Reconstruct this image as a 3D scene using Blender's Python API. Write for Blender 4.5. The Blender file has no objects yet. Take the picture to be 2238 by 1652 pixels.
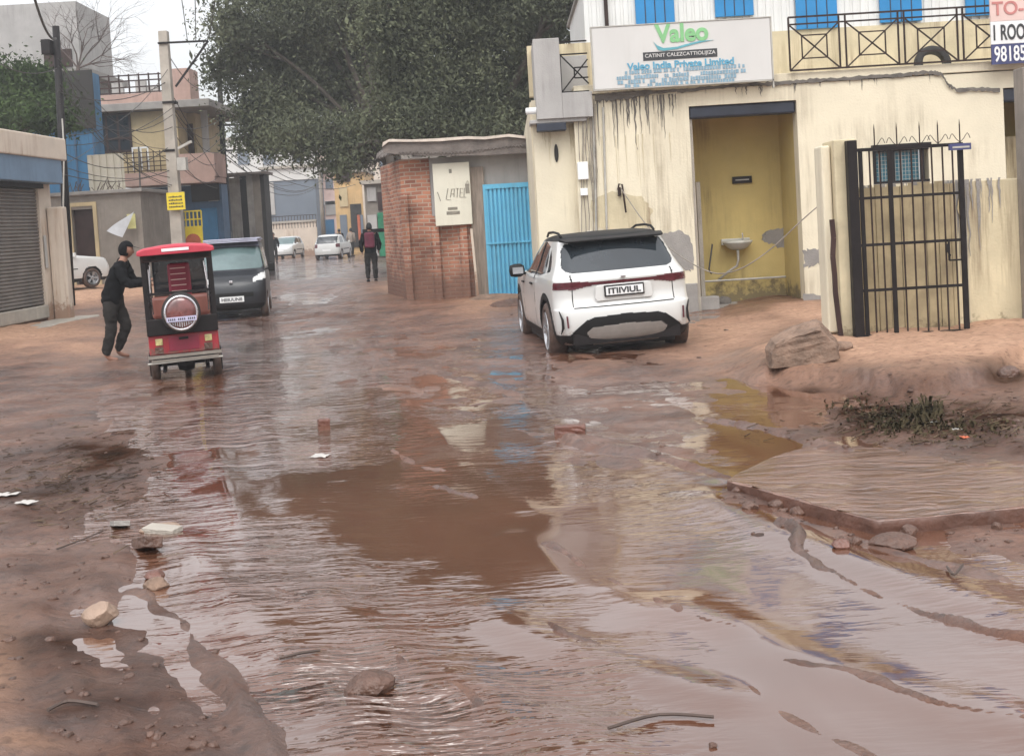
import bpy, bmesh, math, random
import numpy as np
from mathutils import Vector, Matrix
R = math.radians
random.seed(7); RNG = np.random.default_rng(7)
SC = bpy.context.scene
COL = SC.collection

# ------------------------------------------------------------------ camera
CAMH = 1.7
F = 2600.0; W = 2238.0; H = 1652.0            # focal length and photo size in viewing pixels
PITCH = R(3.0); ROLL = R(3.4)
HOR = 480.0
SHIFT = (HOR - H/2 + F*math.tan(PITCH))       # content offset (px, + = down)
cd = bpy.data.cameras.new('camera'); cam = bpy.data.objects.new('camera', cd); COL.objects.link(cam)
cd.sensor_width = 36.0; cd.lens = 36.0*F/W; cd.shift_y = SHIFT/W
cd.clip_start = 0.1; cd.clip_end = 2000
_f = Vector((0, math.cos(PITCH), -math.sin(PITCH))); _r0 = Vector((1,0,0)); _u0 = _r0.cross(_f)
_r = _r0*math.cos(ROLL) - _u0*math.sin(ROLL); _u = _u0*math.cos(ROLL) + _r0*math.sin(ROLL)
m = Matrix((_r, _u, -_f)).transposed().to_4x4(); m.translation = (0,0,CAMH)
cam.matrix_world = m
SC.camera = cam

def ray(px, py):
    return _f + _r*((px-W/2)/F) + _u*(-(py-H/2-SHIFT)/F)
def S(px, py, Y):
    d = ray(px, py); return Vector((0,0,CAMH)) + d*(Y/d.y)
def G(px, py, z=0.0):
    d = ray(px, py); return Vector((0,0,CAMH)) + d*((z-CAMH)/d.z)
def rectW(px0, py0, px1, py1, Y):              # world x0,x1,z0,z1 of an upright rectangle seen at depth Y
    c = S((px0+px1)/2, (py0+py1)/2, Y); s = F/Y
    w = (px1-px0)/s/2; h = (py1-py0)/s/2
    return c.x-w, c.x+w, c.z-h, c.z+h

# ------------------------------------------------------------------ sky and sun (overcast)
wd = bpy.data.worlds.new('World'); SC.world = wd; wd.use_nodes = True
nt = wd.node_tree; N = nt.nodes; L = nt.links
bg = N['Background']
sky = N.new('ShaderNodeTexSky'); sky.sky_type = 'NISHITA'; sky.sun_disc = False
sky.sun_elevation = R(52); sky.sun_rotation = R(200); sky.dust_density = 1.0; sky.air_density = 1.0
hs = N.new('ShaderNodeHueSaturation'); hs.inputs['Saturation'].default_value = 0.10
tc = N.new('ShaderNodeTexCoord'); sx = N.new('ShaderNodeSeparateXYZ')
mr = N.new('ShaderNodeMapRange'); mr.inputs[1].default_value = 0.0; mr.inputs[2].default_value = 0.8
mr.inputs[3].default_value = 0.60; mr.inputs[4].default_value = 2.8
nz = N.new('ShaderNodeTexNoise'); nz.inputs['Scale'].default_value = 2.2; nz.inputs['Detail'].default_value = 4
mr2 = N.new('ShaderNodeMapRange'); mr2.inputs[1].default_value = 0.3; mr2.inputs[2].default_value = 0.7
mr2.inputs[3].default_value = 0.92; mr2.inputs[4].default_value = 1.08
mu = N.new('ShaderNodeMath'); mu.operation = 'MULTIPLY'
mx = N.new('ShaderNodeVectorMath'); mx.operation = 'SCALE'
L.new(sky.outputs[0], hs.inputs['Color']); L.new(tc.outputs['Generated'], sx.inputs[0])
L.new(sx.outputs[2], mr.inputs[0]); L.new(tc.outputs['Generated'], nz.inputs['Vector']); L.new(nz.outputs[0], mr2.inputs[0])
L.new(mr.outputs[0], mu.inputs[0]); L.new(mr2.outputs[0], mu.inputs[1])
L.new(hs.outputs[0], mx.inputs[0]); L.new(mu.outputs[0], mx.inputs['Scale'])
L.new(mx.outputs[0], bg.inputs[0]); bg.inputs[1].default_value = 0.15
sl = bpy.data.lights.new('sun', 'SUN'); sun = bpy.data.objects.new('sun', sl); COL.objects.link(sun)
sl.energy = 0.9; sl.angle = R(28); sl.color = (1, .97, .92)
sun.rotation_euler = (R(38), 0, R(20))         # from behind the camera, slightly left, high
SC.view_settings.view_transform = 'Standard'; SC.view_settings.look = 'None'
SC.view_settings.gamma = 1; SC.view_settings.use_curve_mapping = False
SC.view_settings.exposure = 0.34
SC.render.engine = 'CYCLES'
SC.cycles.max_bounces = 6; SC.cycles.transparent_max_bounces = 6
SC.render.film_transparent = False

# ------------------------------------------------------------------ helpers
def tag(o, label=None, cat=None, group=None, kind=None):
    if label: o['label'] = label
    if cat: o['category'] = cat
    if group: o['group'] = group
    if kind: o['kind'] = kind
    return o
def empty(name, loc=(0,0,0), rz=0.0, label=None, cat=None, group=None):
    o = bpy.data.objects.new(name, None); COL.objects.link(o)
    o.location = loc; o.rotation_euler = (0,0,rz); o.empty_display_size = .2
    return tag(o, label, cat, group)
def link(name, me, m=None, parent=None, smooth=False):
    o = bpy.data.objects.new(name, me); COL.objects.link(o)
    if m is not None and not me.materials: me.materials.append(m)
    if parent: o.parent = parent
    if smooth:
        me.polygons.foreach_set('use_smooth', [True]*len(me.polygons))
    return o
def fast_mesh(name, V, Fq):
    V = np.asarray(V, dtype=np.float32); Fq = np.asarray(Fq, dtype=np.int32)
    me = bpy.data.meshes.new(name); k = Fq.shape[1]
    me.vertices.add(len(V)); me.vertices.foreach_set('co', V.ravel())
    me.loops.add(Fq.size); me.loops.foreach_set('vertex_index', Fq.ravel())
    me.polygons.add(len(Fq)); me.polygons.foreach_set('loop_start', np.arange(0, Fq.size, k, dtype=np.int32))
    me.polygons.foreach_set('loop_total', np.full(len(Fq), k, dtype=np.int32))
    me.update(calc_edges=True); return me

class MB:
    """collects shapes and links them as one mesh object"""
    def __init__(s): s.v = []; s.f = []
    def add(s, vs, fs):
        b = len(s.v); s.v += [tuple(v) for v in vs]; s.f += [tuple(b+i for i in f) for f in fs]; return s
    def box(s, x0, x1, y0, y1, z0, z1, M=None):
        vs = [(x0,y0,z0),(x1,y0,z0),(x1,y1,z0),(x0,y1,z0),(x0,y0,z1),(x1,y0,z1),(x1,y1,z1),(x0,y1,z1)]
        if M is not None: vs = [M @ Vector(v) for v in vs]
        return s.add(vs, [(3,2,1,0),(4,5,6,7),(0,1,5,4),(1,2,6,5),(2,3,7,6),(3,0,4,7)])
    def bar(s, a, b, w, d=None, up=Vector((0,0,1))):      # rectangular bar from a to b
        a = Vector(a); b = Vector(b); d = d or w; t = (b-a).normalized()
        if abs(t.dot(up)) > .95: up = Vector((0,1,0))
        p = t.cross(up).normalized(); q = p.cross(t).normalized()
        vs = []
        for c in (a, b):
            for i, j in ((-1,-1),(1,-1),(1,1),(-1,1)): vs.append(c + p*(i*w/2) + q*(j*d/2))
        return s.add(vs, [(3,2,1,0),(4,5,6,7),(0,1,5,4),(1,2,6,5),(2,3,7,6),(3,0,4,7)])
    def tube(s, pts, r, n=8, cap=True):
        pts = [Vector(p) for p in pts]; rr = r if isinstance(r, (list,tuple)) else [r]*len(pts)
        vs = []; fs = []; ref = None
        for i, p in enumerate(pts):
            t = (pts[min(i+1,len(pts)-1)] - pts[max(i-1,0)]).normalized()
            if ref is None: ref = Vector((0,0,1)) if abs(t.z) < .9 else Vector((1,0,0))
            a = t.cross(ref).normalized(); b = a.cross(t).normalized(); ref = b
            for k in range(n):
                th = 2*math.pi*k/n; vs.append(p + a*(rr[i]*math.cos(th)) + b*(rr[i]*math.sin(th)))
        for i in range(len(pts)-1):
            for k in range(n):
                k2 = (k+1) % n; fs.append((i*n+k, i*n+k2, (i+1)*n+k2, (i+1)*n+k))
        if cap: fs.append(tuple(range(n-1,-1,-1))); fs.append(tuple((len(pts)-1)*n+k for k in range(n)))
        return s.add(vs, fs)
    def lathe(s, prof, c=(0,0,0), axis='z', n=24):        # prof: (radius, height)
        vs = []; fs = []; c = Vector(c)
        for r_, h_ in prof:
            for k in range(n):
                th = 2*math.pi*k/n; x, y = r_*math.cos(th), r_*math.sin(th)
                vs.append(c + (Vector((x,y,h_)) if axis == 'z' else Vector((h_,x,y)) if axis == 'x' else Vector((x,h_,y))))
        for i in range(len(prof)-1):
            for k in range(n):
                k2 = (k+1) % n; fs.append((i*n+k, i*n+k2, (i+1)*n+k2, (i+1)*n+k))
        return s.add(vs, fs)
    def prism(s, poly, y0, y1):                            # poly in (x,z), extruded along y
        n = len(poly); vs = [(x,y0,z) for x,z in poly] + [(x,y1,z) for x,z in poly]
        fs = [tuple(range(n)), tuple(range(2*n-1,n-1,-1))] + [((i+1)%n, i, i+n, (i+1)%n+n) for i in range(n)]
        return s.add(vs, fs)
    def build(s, name, m, parent=None, smooth=False, bevel=0, label=None):
        me = bpy.data.meshes.new(name); me.from_pydata(s.v, [], s.f); me.validate()
        bm = bmesh.new(); bm.from_mesh(me)
        bmesh.ops.recalc_face_normals(bm, faces=bm.faces); bm.to_mesh(me); bm.free()
        o = link(name, me, m, parent, smooth)
        if bevel:
            md = o.modifiers.new('bevel', 'BEVEL'); md.width = bevel; md.segments = 2; md.limit_method = 'ANGLE'
        if label: o['label'] = label
        return o

# ------------------------------------------------------------------ numpy value noise
def _h(i, j, s):
    n = (i*374761393 + j*668265263 + s*1442695041) & 0xFFFFFFFF
    n = ((n ^ (n >> 13))*1274126177) & 0xFFFFFFFF
    return ((n ^ (n >> 16)) & 0xFFFF)/65535.0
def vnoise(x, y, s=0):
    xi = np.floor(x).astype(np.int64); yi = np.floor(y).astype(np.int64)
    fx = x-xi; fy = y-yi; fx = fx*fx*fx*(fx*(fx*6-15)+10); fy = fy*fy*fy*(fy*(fy*6-15)+10)
    a = _h(xi,yi,s); b = _h(xi+1,yi,s); c = _h(xi,yi+1,s); d = _h(xi+1,yi+1,s)
    return (a*(1-fx)+b*fx)*(1-fy) + (c*(1-fx)+d*fx)*fy - .5
def fbm(x, y, s=0, o=4, g=.5):
    t = 0; a = 1
    for k in range(o):
        t = t + a*vnoise(x*2**k+17.3*k, y*2**k-9.1*k, s+k); a *= g
    return t

# ------------------------------------------------------------------ materials
def newmat(name):
    m = bpy.data.materials.new(name); m.use_nodes = True
    return m, m.node_tree.nodes, m.node_tree.links, m.node_tree.nodes['Principled BSDF']
def ramp(N, pts):
    r = N.new('ShaderNodeValToRGB'); e = r.color_ramp.elements
    while len(e) < len(pts): e.new(.5)
    for k, (p, c) in enumerate(pts): e[k].position = p; e[k].color = (*c, 1) if len(c) == 3 else c
    return r
def M(name, col, rough=.6, var=.18, scale=3.0, metal=0.0, bump=0.0, bscale=40.0, coat=0.0, spec=.5, streak=0.0, streakcol=None, stretch=(1,1,1), base=0.0, basecol=(.09,.06,.045), basez=0.0):
    m, N, L, P = newmat(name)
    P.inputs['Roughness'].default_value = rough; P.inputs['Metallic'].default_value = metal
    P.inputs['Specular IOR Level'].default_value = spec; P.inputs['Coat Weight'].default_value = coat
    P.inputs['Coat Roughness'].default_value = .05
    tc = N.new('ShaderNodeTexCoord'); mp = N.new('ShaderNodeMapping'); mp.inputs['Scale'].default_value = stretch
    L.new(tc.outputs['Object'], mp.inputs[0])
    n1 = N.new('ShaderNodeTexNoise'); n1.inputs['Scale'].default_value = scale; n1.inputs['Detail'].default_value = 8
    n1.inputs['Roughness'].default_value = .62
    L.new(mp.outputs[0], n1.inputs['Vector'])
    lo = tuple(c*(1-var) for c in col); hi = tuple(min(c*(1+var), 1) for c in col)
    r = ramp(N, [(.3, lo), (.7, hi)]); L.new(n1.outputs[0], r.inputs[0]); out = r.outputs[0]
    if streak > 0:
        mp2 = N.new('ShaderNodeMapping'); mp2.inputs['Scale'].default_value = (5.5, 5.5, .35)
        L.new(tc.outputs['Object'], mp2.inputs[0])
        n2 = N.new('ShaderNodeTexNoise'); n2.inputs['Scale'].default_value = 1.6; n2.inputs['Detail'].default_value = 7
        n2.inputs['Roughness'].default_value = .7
        L.new(mp2.outputs[0], n2.inputs['Vector'])
        r2 = ramp(N, [(.46, (0,0,0)), (.70, (streak,)*3)]); L.new(n2.outputs[0], r2.inputs[0])
        n3 = N.new('ShaderNodeTexNoise'); n3.inputs['Scale'].default_value = .9; n3.inputs['Detail'].default_value = 5
        L.new(tc.outputs['Object'], n3.inputs['Vector'])
        r3 = ramp(N, [(.42, (0,0,0)), (.62, (1,1,1))]); L.new(n3.outputs[0], r3.inputs[0])
        mm = N.new('ShaderNodeMath'); mm.operation = 'MULTIPLY'; L.new(r2.outputs[0], mm.inputs[0]); L.new(r3.outputs[0], mm.inputs[1])
        mix = N.new('ShaderNodeMix'); mix.data_type = 'RGBA'
        L.new(mm.outputs[0], mix.inputs[0]); L.new(out, mix.inputs[6]); mix.inputs[7].default_value = (*(streakcol or tuple(c*.4 for c in col)), 1)
        out = mix.outputs[2]
    if base > 0:   # splashed dirt and rising damp low down, with a ragged outline
        sp = N.new('ShaderNodeSeparateXYZ'); L.new(tc.outputs['Object'], sp.inputs[0])
        nb = N.new('ShaderNodeTexNoise'); nb.inputs['Scale'].default_value = 3.2/max(base,.3); nb.inputs['Detail'].default_value = 9; nb.inputs['Roughness'].default_value = .7; L.new(tc.outputs['Object'], nb.inputs['Vector'])
        mb_ = N.new('ShaderNodeMath'); mb_.operation = 'MULTIPLY_ADD'; L.new(nb.outputs[0], mb_.inputs[0]); mb_.inputs[1].default_value = -2.0*base; L.new(sp.outputs[2], mb_.inputs[2])
        mr_ = N.new('ShaderNodeMapRange'); mr_.inputs[1].default_value = basez-base*.55; mr_.inputs[2].default_value = basez-base*.25; mr_.inputs[3].default_value = .8; mr_.inputs[4].default_value = 0; L.new(mb_.outputs[0], mr_.inputs[0])
        mxb = N.new('ShaderNodeMix'); mxb.data_type = 'RGBA'; L.new(mr_.outputs[0], mxb.inputs[0]); L.new(out, mxb.inputs[6]); mxb.inputs[7].default_value = (*basecol,1); out = mxb.outputs[2]
    L.new(out, P.inputs['Base Color'])
    if bump:
        n4 = N.new('ShaderNodeTexNoise'); n4.inputs['Scale'].default_value = bscale; n4.inputs['Detail'].default_value = 6
        L.new(mp.outputs[0], n4.inputs['Vector'])
        b = N.new('ShaderNodeBump'); b.inputs['Strength'].default_value = bump; b.inputs['Distance'].default_value = .02
        L.new(n4.outputs[0], b.inputs['Height']); L.new(b.outputs[0], P.inputs['Normal'])
    return m
def Mglass(name, col=(.02,.025,.03), rough=.05):
    m = M(name, col, rough, var=.3, scale=1.5, spec=.8); return m
def Mbrick(name, c1, c2, mortar, rot=0.0):
    m, N, L, P = newmat(name)
    tc = N.new('ShaderNodeTexCoord'); sp = N.new('ShaderNodeSeparateXYZ'); cb = N.new('ShaderNodeCombineXYZ')
    L.new(tc.outputs['Object'], sp.inputs[0])
    ad = N.new('ShaderNodeMath'); ad.operation = 'ADD'; L.new(sp.outputs[0], ad.inputs[0]); L.new(sp.outputs[1], ad.inputs[1])
    nd = N.new('ShaderNodeTexNoise'); nd.inputs['Scale'].default_value = 1.2; L.new(tc.outputs['Object'], nd.inputs['Vector'])
    md = N.new('ShaderNodeMath'); md.operation = 'MULTIPLY_ADD'; L.new(nd.outputs[0], md.inputs[0]); md.inputs[1].default_value = .09; L.new(sp.outputs[2], md.inputs[2])
    L.new(ad.outputs[0], cb.inputs[0]); L.new(md.outputs[0], cb.inputs[1])
    b = N.new('ShaderNodeTexBrick'); L.new(cb.outputs[0], b.inputs['Vector'])
    b.inputs['Color1'].default_value = (*c1,1); b.inputs['Color2'].default_value = (*c2,1); b.inputs['Mortar'].default_value = (*mortar,1)
    b.inputs['Scale'].default_value = 1.0; b.inputs['Brick Width'].default_value = .24; b.inputs['Row Height'].default_value = .085
    b.inputs['Mortar Size'].default_value = .013; b.inputs['Bias'].default_value = -.1; b.inputs['Mortar Smooth'].default_value = .3
    n = N.new('ShaderNodeTexNoise'); n.inputs['Scale'].default_value = 1.3; n.inputs['Detail'].default_value = 8; L.new(tc.outputs['Object'], n.inputs['Vector'])
    r = ramp(N, [(.3, (.45,.42,.4)), (.5, (.95,.95,.95)), (.75, (1.25,1.2,1.15))]); L.new(n.outputs[0], r.inputs[0])
    mx = N.new('ShaderNodeMix'); mx.data_type = 'RGBA'; mx.blend_type = 'MULTIPLY'; mx.inputs[0].default_value = 1
    L.new(b.outputs[0], mx.inputs[6]); L.new(r.outputs[0], mx.inputs[7])
    # splashed mud low on the wall
    n2 = N.new('ShaderNodeTexNoise'); n2.inputs['Scale'].default_value = 2.5; n2.inputs['Detail'].default_value = 6; L.new(tc.outputs['Object'], n2.inputs['Vector'])
    mh = N.new('ShaderNodeMath'); mh.operation = 'MULTIPLY_ADD'; L.new(n2.outputs[0], mh.inputs[0]); mh.inputs[1].default_value = -1.3; L.new(sp.outputs[2], mh.inputs[2])
    mr = N.new('ShaderNodeMapRange'); mr.inputs[1].default_value = -.15; mr.inputs[2].default_value = .35; mr.inputs[3].default_value = .85; mr.inputs[4].default_value = 0
    L.new(mh.outputs[0], mr.inputs[0])
    m2 = N.new('ShaderNodeMix'); m2.data_type = 'RGBA'; L.new(mr.outputs[0], m2.inputs[0]); L.new(mx.outputs[2], m2.inputs[6]); m2.inputs[7].default_value = (.16,.085,.06,1)
    L.new(m2.outputs[2], P.inputs['Base Color']); P.inputs['Roughness'].default_value = .85
    bp = N.new('ShaderNodeBump'); bp.inputs['Strength'].default_value = .7; bp.inputs['Distance'].default_value = .015; bp.invert = True
    L.new(b.outputs['Fac'], bp.inputs['Height']); L.new(bp.outputs[0], P.inputs['Normal'])
    return m

K = {}
K['cream'] = M('cream_plaster', (.67,.60,.455), .85, .10, .8, bump=.3, bscale=30, streak=.8, streakcol=(.30,.24,.16), base=.5, basez=-.35, basecol=(.26,.2,.14))
K['cream_dirty'] = M('dirty_cream_plaster', (.56,.48,.32), .85, .18, 1.8, bump=.3, bscale=30, streak=.95, streakcol=(.20,.14,.085), base=.45, basez=-.05, basecol=(.16,.12,.07))
K['mustard'] = M('mustard_plaster', (.50,.385,.145), .8, .12, 1.0, bump=.2, streak=.7, streakcol=(.20,.145,.06), base=.6, basez=-.1, basecol=(.11,.085,.05))
K['greycem'] = M('grey_cement', (.27,.25,.23), .85, .22, 2.5, bump=.5, bscale=50)
K['parapet'] = M('grey_parapet_cement', (.36,.345,.33), .8, .14, 1.2, bump=.3, streak=.5, streakcol=(.12,.11,.10))
K['stain'] = M('black_damp_stain', (.13,.115,.10), .85, .35, 6, bump=.4)
K['concrete'] = M('weathered_concrete', (.38,.34,.29), .8, .2, 2.2, bump=.5, bscale=40, streak=.4)
K['rubble'] = M('rubble_concrete', (.20,.13,.092), .85, .4, 7, bump=1.0, bscale=22)
K['stone'] = M('pale_stone', (.30,.205,.15), .55, .25, 6, bump=.4)
K['wetbrick'] = M('wet_brick', (.14,.058,.04), .35, .3, 9, bump=.5)
K['mudclod'] = M('mud_clod', (.105,.055,.038), .38, .35, 12, bump=1.0, bscale=30)
K['brick'] = Mbrick('brick_wall', (.46,.20,.12), (.25,.095,.062), (.42,.32,.25))
K['bluepaint'] = M('sky_blue_paint', (.11,.42,.63), .42, .10, 3, streak=.4, streakcol=(.18,.22,.22))
K['bluepanel'] = M('bright_blue_panel', (.012,.20,.46), .4, .10, 2)
K['whitesheet'] = M('white_sheet_metal', (.68,.68,.66), .5, .06, 2, streak=.3, streakcol=(.45,.42,.38))
K['black'] = M('black_painted_steel', (.014,.011,.011), .5, .35, 8, spec=.2)
K['rustblack'] = M('rusty_dark_steel', (.032,.019,.016), .6, .5, 10, spec=.2)
K['navy'] = M('dark_navy_shutter', (.016,.020,.034), .5, .3, 3)
K['wood'] = M('weathered_wood', (.26,.21,.17), .8, .3, 3, stretch=(8,8,.8), bump=.5)
K['board'] = M('pale_board', (.66,.63,.52), .6, .06, 1.2, streak=.4, streakcol=(.4,.36,.28))
K['signwhite'] = M('sign_white', (.58,.565,.54), .4, .04, 1.2, streak=.25, streakcol=(.42,.4,.37))
K['roofsheet'] = M('old_cement_sheet', (.16,.135,.12), .85, .35, 3, bump=.5, streak=.6, streakcol=(.05,.045,.04))
K['roofpale'] = M('pale_sheet_edge', (.58,.50,.43), .8, .2, 5)
K['green'] = M('sign_green', (.20,.46,.20), .5, .1, 5)
K['teal'] = M('sign_teal', (.10,.33,.38), .5, .1, 5)
K['signblue'] = M('sign_blue', (.09,.31,.45), .5, .1, 5)
K['planks'] = M('grubby_plaster', (.40,.32,.19), .85, .3, 3, streak=.8, streakcol=(.14,.10,.06), base=.4, basecol=(.12,.09,.05))
K['signgrey'] = M('sign_grey_blue', (.20,.32,.40), .5, .2, 9)
K['ink'] = M('black_ink', (.03,.03,.032), .5, .2, 5)
K['inkgrey'] = M('faded_ink', (.22,.20,.16), .6, .3, 8)
K['white'] = M('white_paint', (.75,.75,.74), .45, .05, 3)
K['pinkish'] = M('faded_pink_paint', (.68,.50,.45), .5, .06, 3)
K['redtxt'] = M('faded_red_paint', (.50,.19,.17), .5, .1, 3)
K['navytxt'] = M('navy_sign_paint', (.045,.05,.14), .45, .15, 3)
K['carwhite'] = M('white_car_paint', (.62,.615,.59), .28, .03, 1.2, coat=.7, base=.30, basez=.16, basecol=(.26,.17,.125))
K['caroldwhite'] = M('white_hatchback_paint', (.60,.60,.58), .35, .06, 1.2, coat=.5)
K['carblack'] = M('charcoal_van_paint', (.011,.012,.016), .35, .2, 1.2, coat=.12, base=.3, basez=.1, basecol=(.09,.055,.04))
K['cladding'] = M('black_plastic_cladding', (.012,.011,.011), .5, .3, 5, spec=.2)
K['skid'] = M('grey_skid_plate', (.22,.195,.175), .5, .15, 5)
K['glass'] = Mglass('dark_car_glass'); K['glass2'] = Mglass('windscreen_glass', (.10,.15,.15), .06)
K['redlamp'] = M('dark_red_lamp', (.09,.012,.02), .12, .35, 14, coat=.5)
K['headlamp'] = M('headlamp', (.6,.6,.58), .12, .3, 14, coat=.6)
K['tyre'] = M('tyre_rubber', (.022,.019,.017), .75, .4, 10, bump=.3)
K['mudtyre'] = M('muddy_tyre', (.075,.045,.033), .6, .5, 10, bump=.5)
K['rim'] = M('alloy_rim', (.45,.45,.46), .3, .2, 10, metal=.8)
K['chrome'] = M('chrome', (.6,.58,.6), .2, .15, 6, metal=.9)
K['rickred'] = M('red_rickshaw_paint', (.30,.010,.020), .4, .35, 2.5, coat=.25, streak=.6, streakcol=(.14,.03,.03), base=.3, basez=.22, basecol=(.15,.075,.055))
K['rickroof'] = M('red_rickshaw_roof', (.46,.035,.06), .5, .15, 3)
K['maroon'] = M('maroon_vinyl', (.22,.012,.035), .4, .2, 3)
K['seat'] = M('brown_vinyl_seat', (.26,.09,.065), .45, .25, 4)
K['lampyel'] = M('yellowed_lamp', (.42,.36,.16), .3, .4, 20)
K['skin'] = M('brown_skin', (.27,.13,.085), .55, .1, 6)
K['jacket'] = M('black_jacket', (.008,.008,.009), .85, .3, 5, spec=.12, bump=.4, bscale=25)
K['trousers'] = M('dark_grey_trousers', (.030,.027,.025), .9, .35, 4, spec=.12, bump=.4, bscale=25)
K['hair'] = M('black_hair', (.008,.007,.007), .6, .3, 20)
K['backpack'] = M('maroon_backpack', (.13,.012,.035), .6, .4, 6)
K['sand'] = M('sandy_shirt', (.3,.22,.17), .8, .2, 5)
K['porcelain'] = M('dirty_porcelain', (.48,.47,.42), .25, .15, 6)
K['pipe'] = M('grey_pvc_pipe', (.40,.38,.34), .5, .2, 6)
K['cable'] = M('cable_rubber', (.05,.045,.04), .6, .2, 6)
K['cablegrey'] = M('grey_cable', (.22,.19,.16), .6, .3, 6)
K['pinkwall'] = M('salmon_plaster', (.44,.29,.24), .8, .15, 1.5, streak=.5, streakcol=(.2,.14,.12))
K['yelwall'] = M('pale_yellow_plaster', (.48,.38,.22), .8, .14, 1.5, streak=.7, streakcol=(.2,.15,.1))
K['greywall'] = M('grey_plaster_wall', (.23,.20,.17), .85, .25, 1.8, streak=.6, bump=.4)
K['lightgrey'] = M('pale_grey_plaster', (.40,.38,.36), .8, .12, 1.4, streak=.5)
K['bluewall'] = M('deep_blue_wall', (.035,.15,.29), .6, .2, 1.4, streak=.6, streakcol=(.015,.03,.05))
K['dullblue'] = M('dull_blue_wall', (.06,.12,.21), .7, .25, 1.4, streak=.6, streakcol=(.03,.035,.04))
K['slate'] = M('slate_blue_wall', (.14,.165,.20), .75, .07, 1.0)
K['orangewall'] = M('orange_ochre_wall', (.56,.37,.17), .8, .15, 1.2, streak=.5)
K['shutter'] = M('steel_shutter', (.20,.175,.155), .5, .22, 2, metal=.3, streak=.6, streakcol=(.10,.12,.15))
K['awning'] = M('blue_grey_fascia', (.14,.21,.30), .5, .15, 1.5, streak=.4)
K['beige'] = M('beige_plaster', (.60,.51,.42), .85, .1, 1.5, streak=.9, streakcol=(.30,.17,.10), base=.6, basez=.1, basecol=(.24,.13,.08))
K['dark'] = M('dark_interior', (.025,.022,.02), .8, .3, 2)
K['darkbrown'] = M('dark_brown_metal', (.045,.025,.022), .7, .3, 2, spec=.2)
K['yellow'] = M('yellow_sign', (.72,.55,.03), .45, .1, 3)
K['tarp'] = M('white_plastic_sheet', (.58,.60,.62), .4, .12, 3)
K['curtain'] = M('cream_sheet_cladding', (.48,.44,.36), .7, .12, 2, streak=.6)
K['bark'] = M('tree_bark', (.075,.06,.048), .9, .35, 6, bump=.8, stretch=(1,1,.3))
K['twig'] = M('bare_twig', (.085,.06,.05), .9, .3, 6)
K['meshblue'] = M('blue_window_mesh', (.02,.13,.18), .4, .3, 5)
K['trash'] = M('white_litter', (.45,.42,.39), .5, .12, 12)
K['tin'] = M('corrugated_tin', (.30,.28,.26), .55, .3, 2, metal=.2, streak=.8, streakcol=(.06,.05,.045))
K['grnsign'] = M('green_shopfront', (.02,.20,.10), .6, .3, 5)
K['orangecloth'] = M('orange_cloth', (.45,.11,.05), .8, .2, 5)

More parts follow.
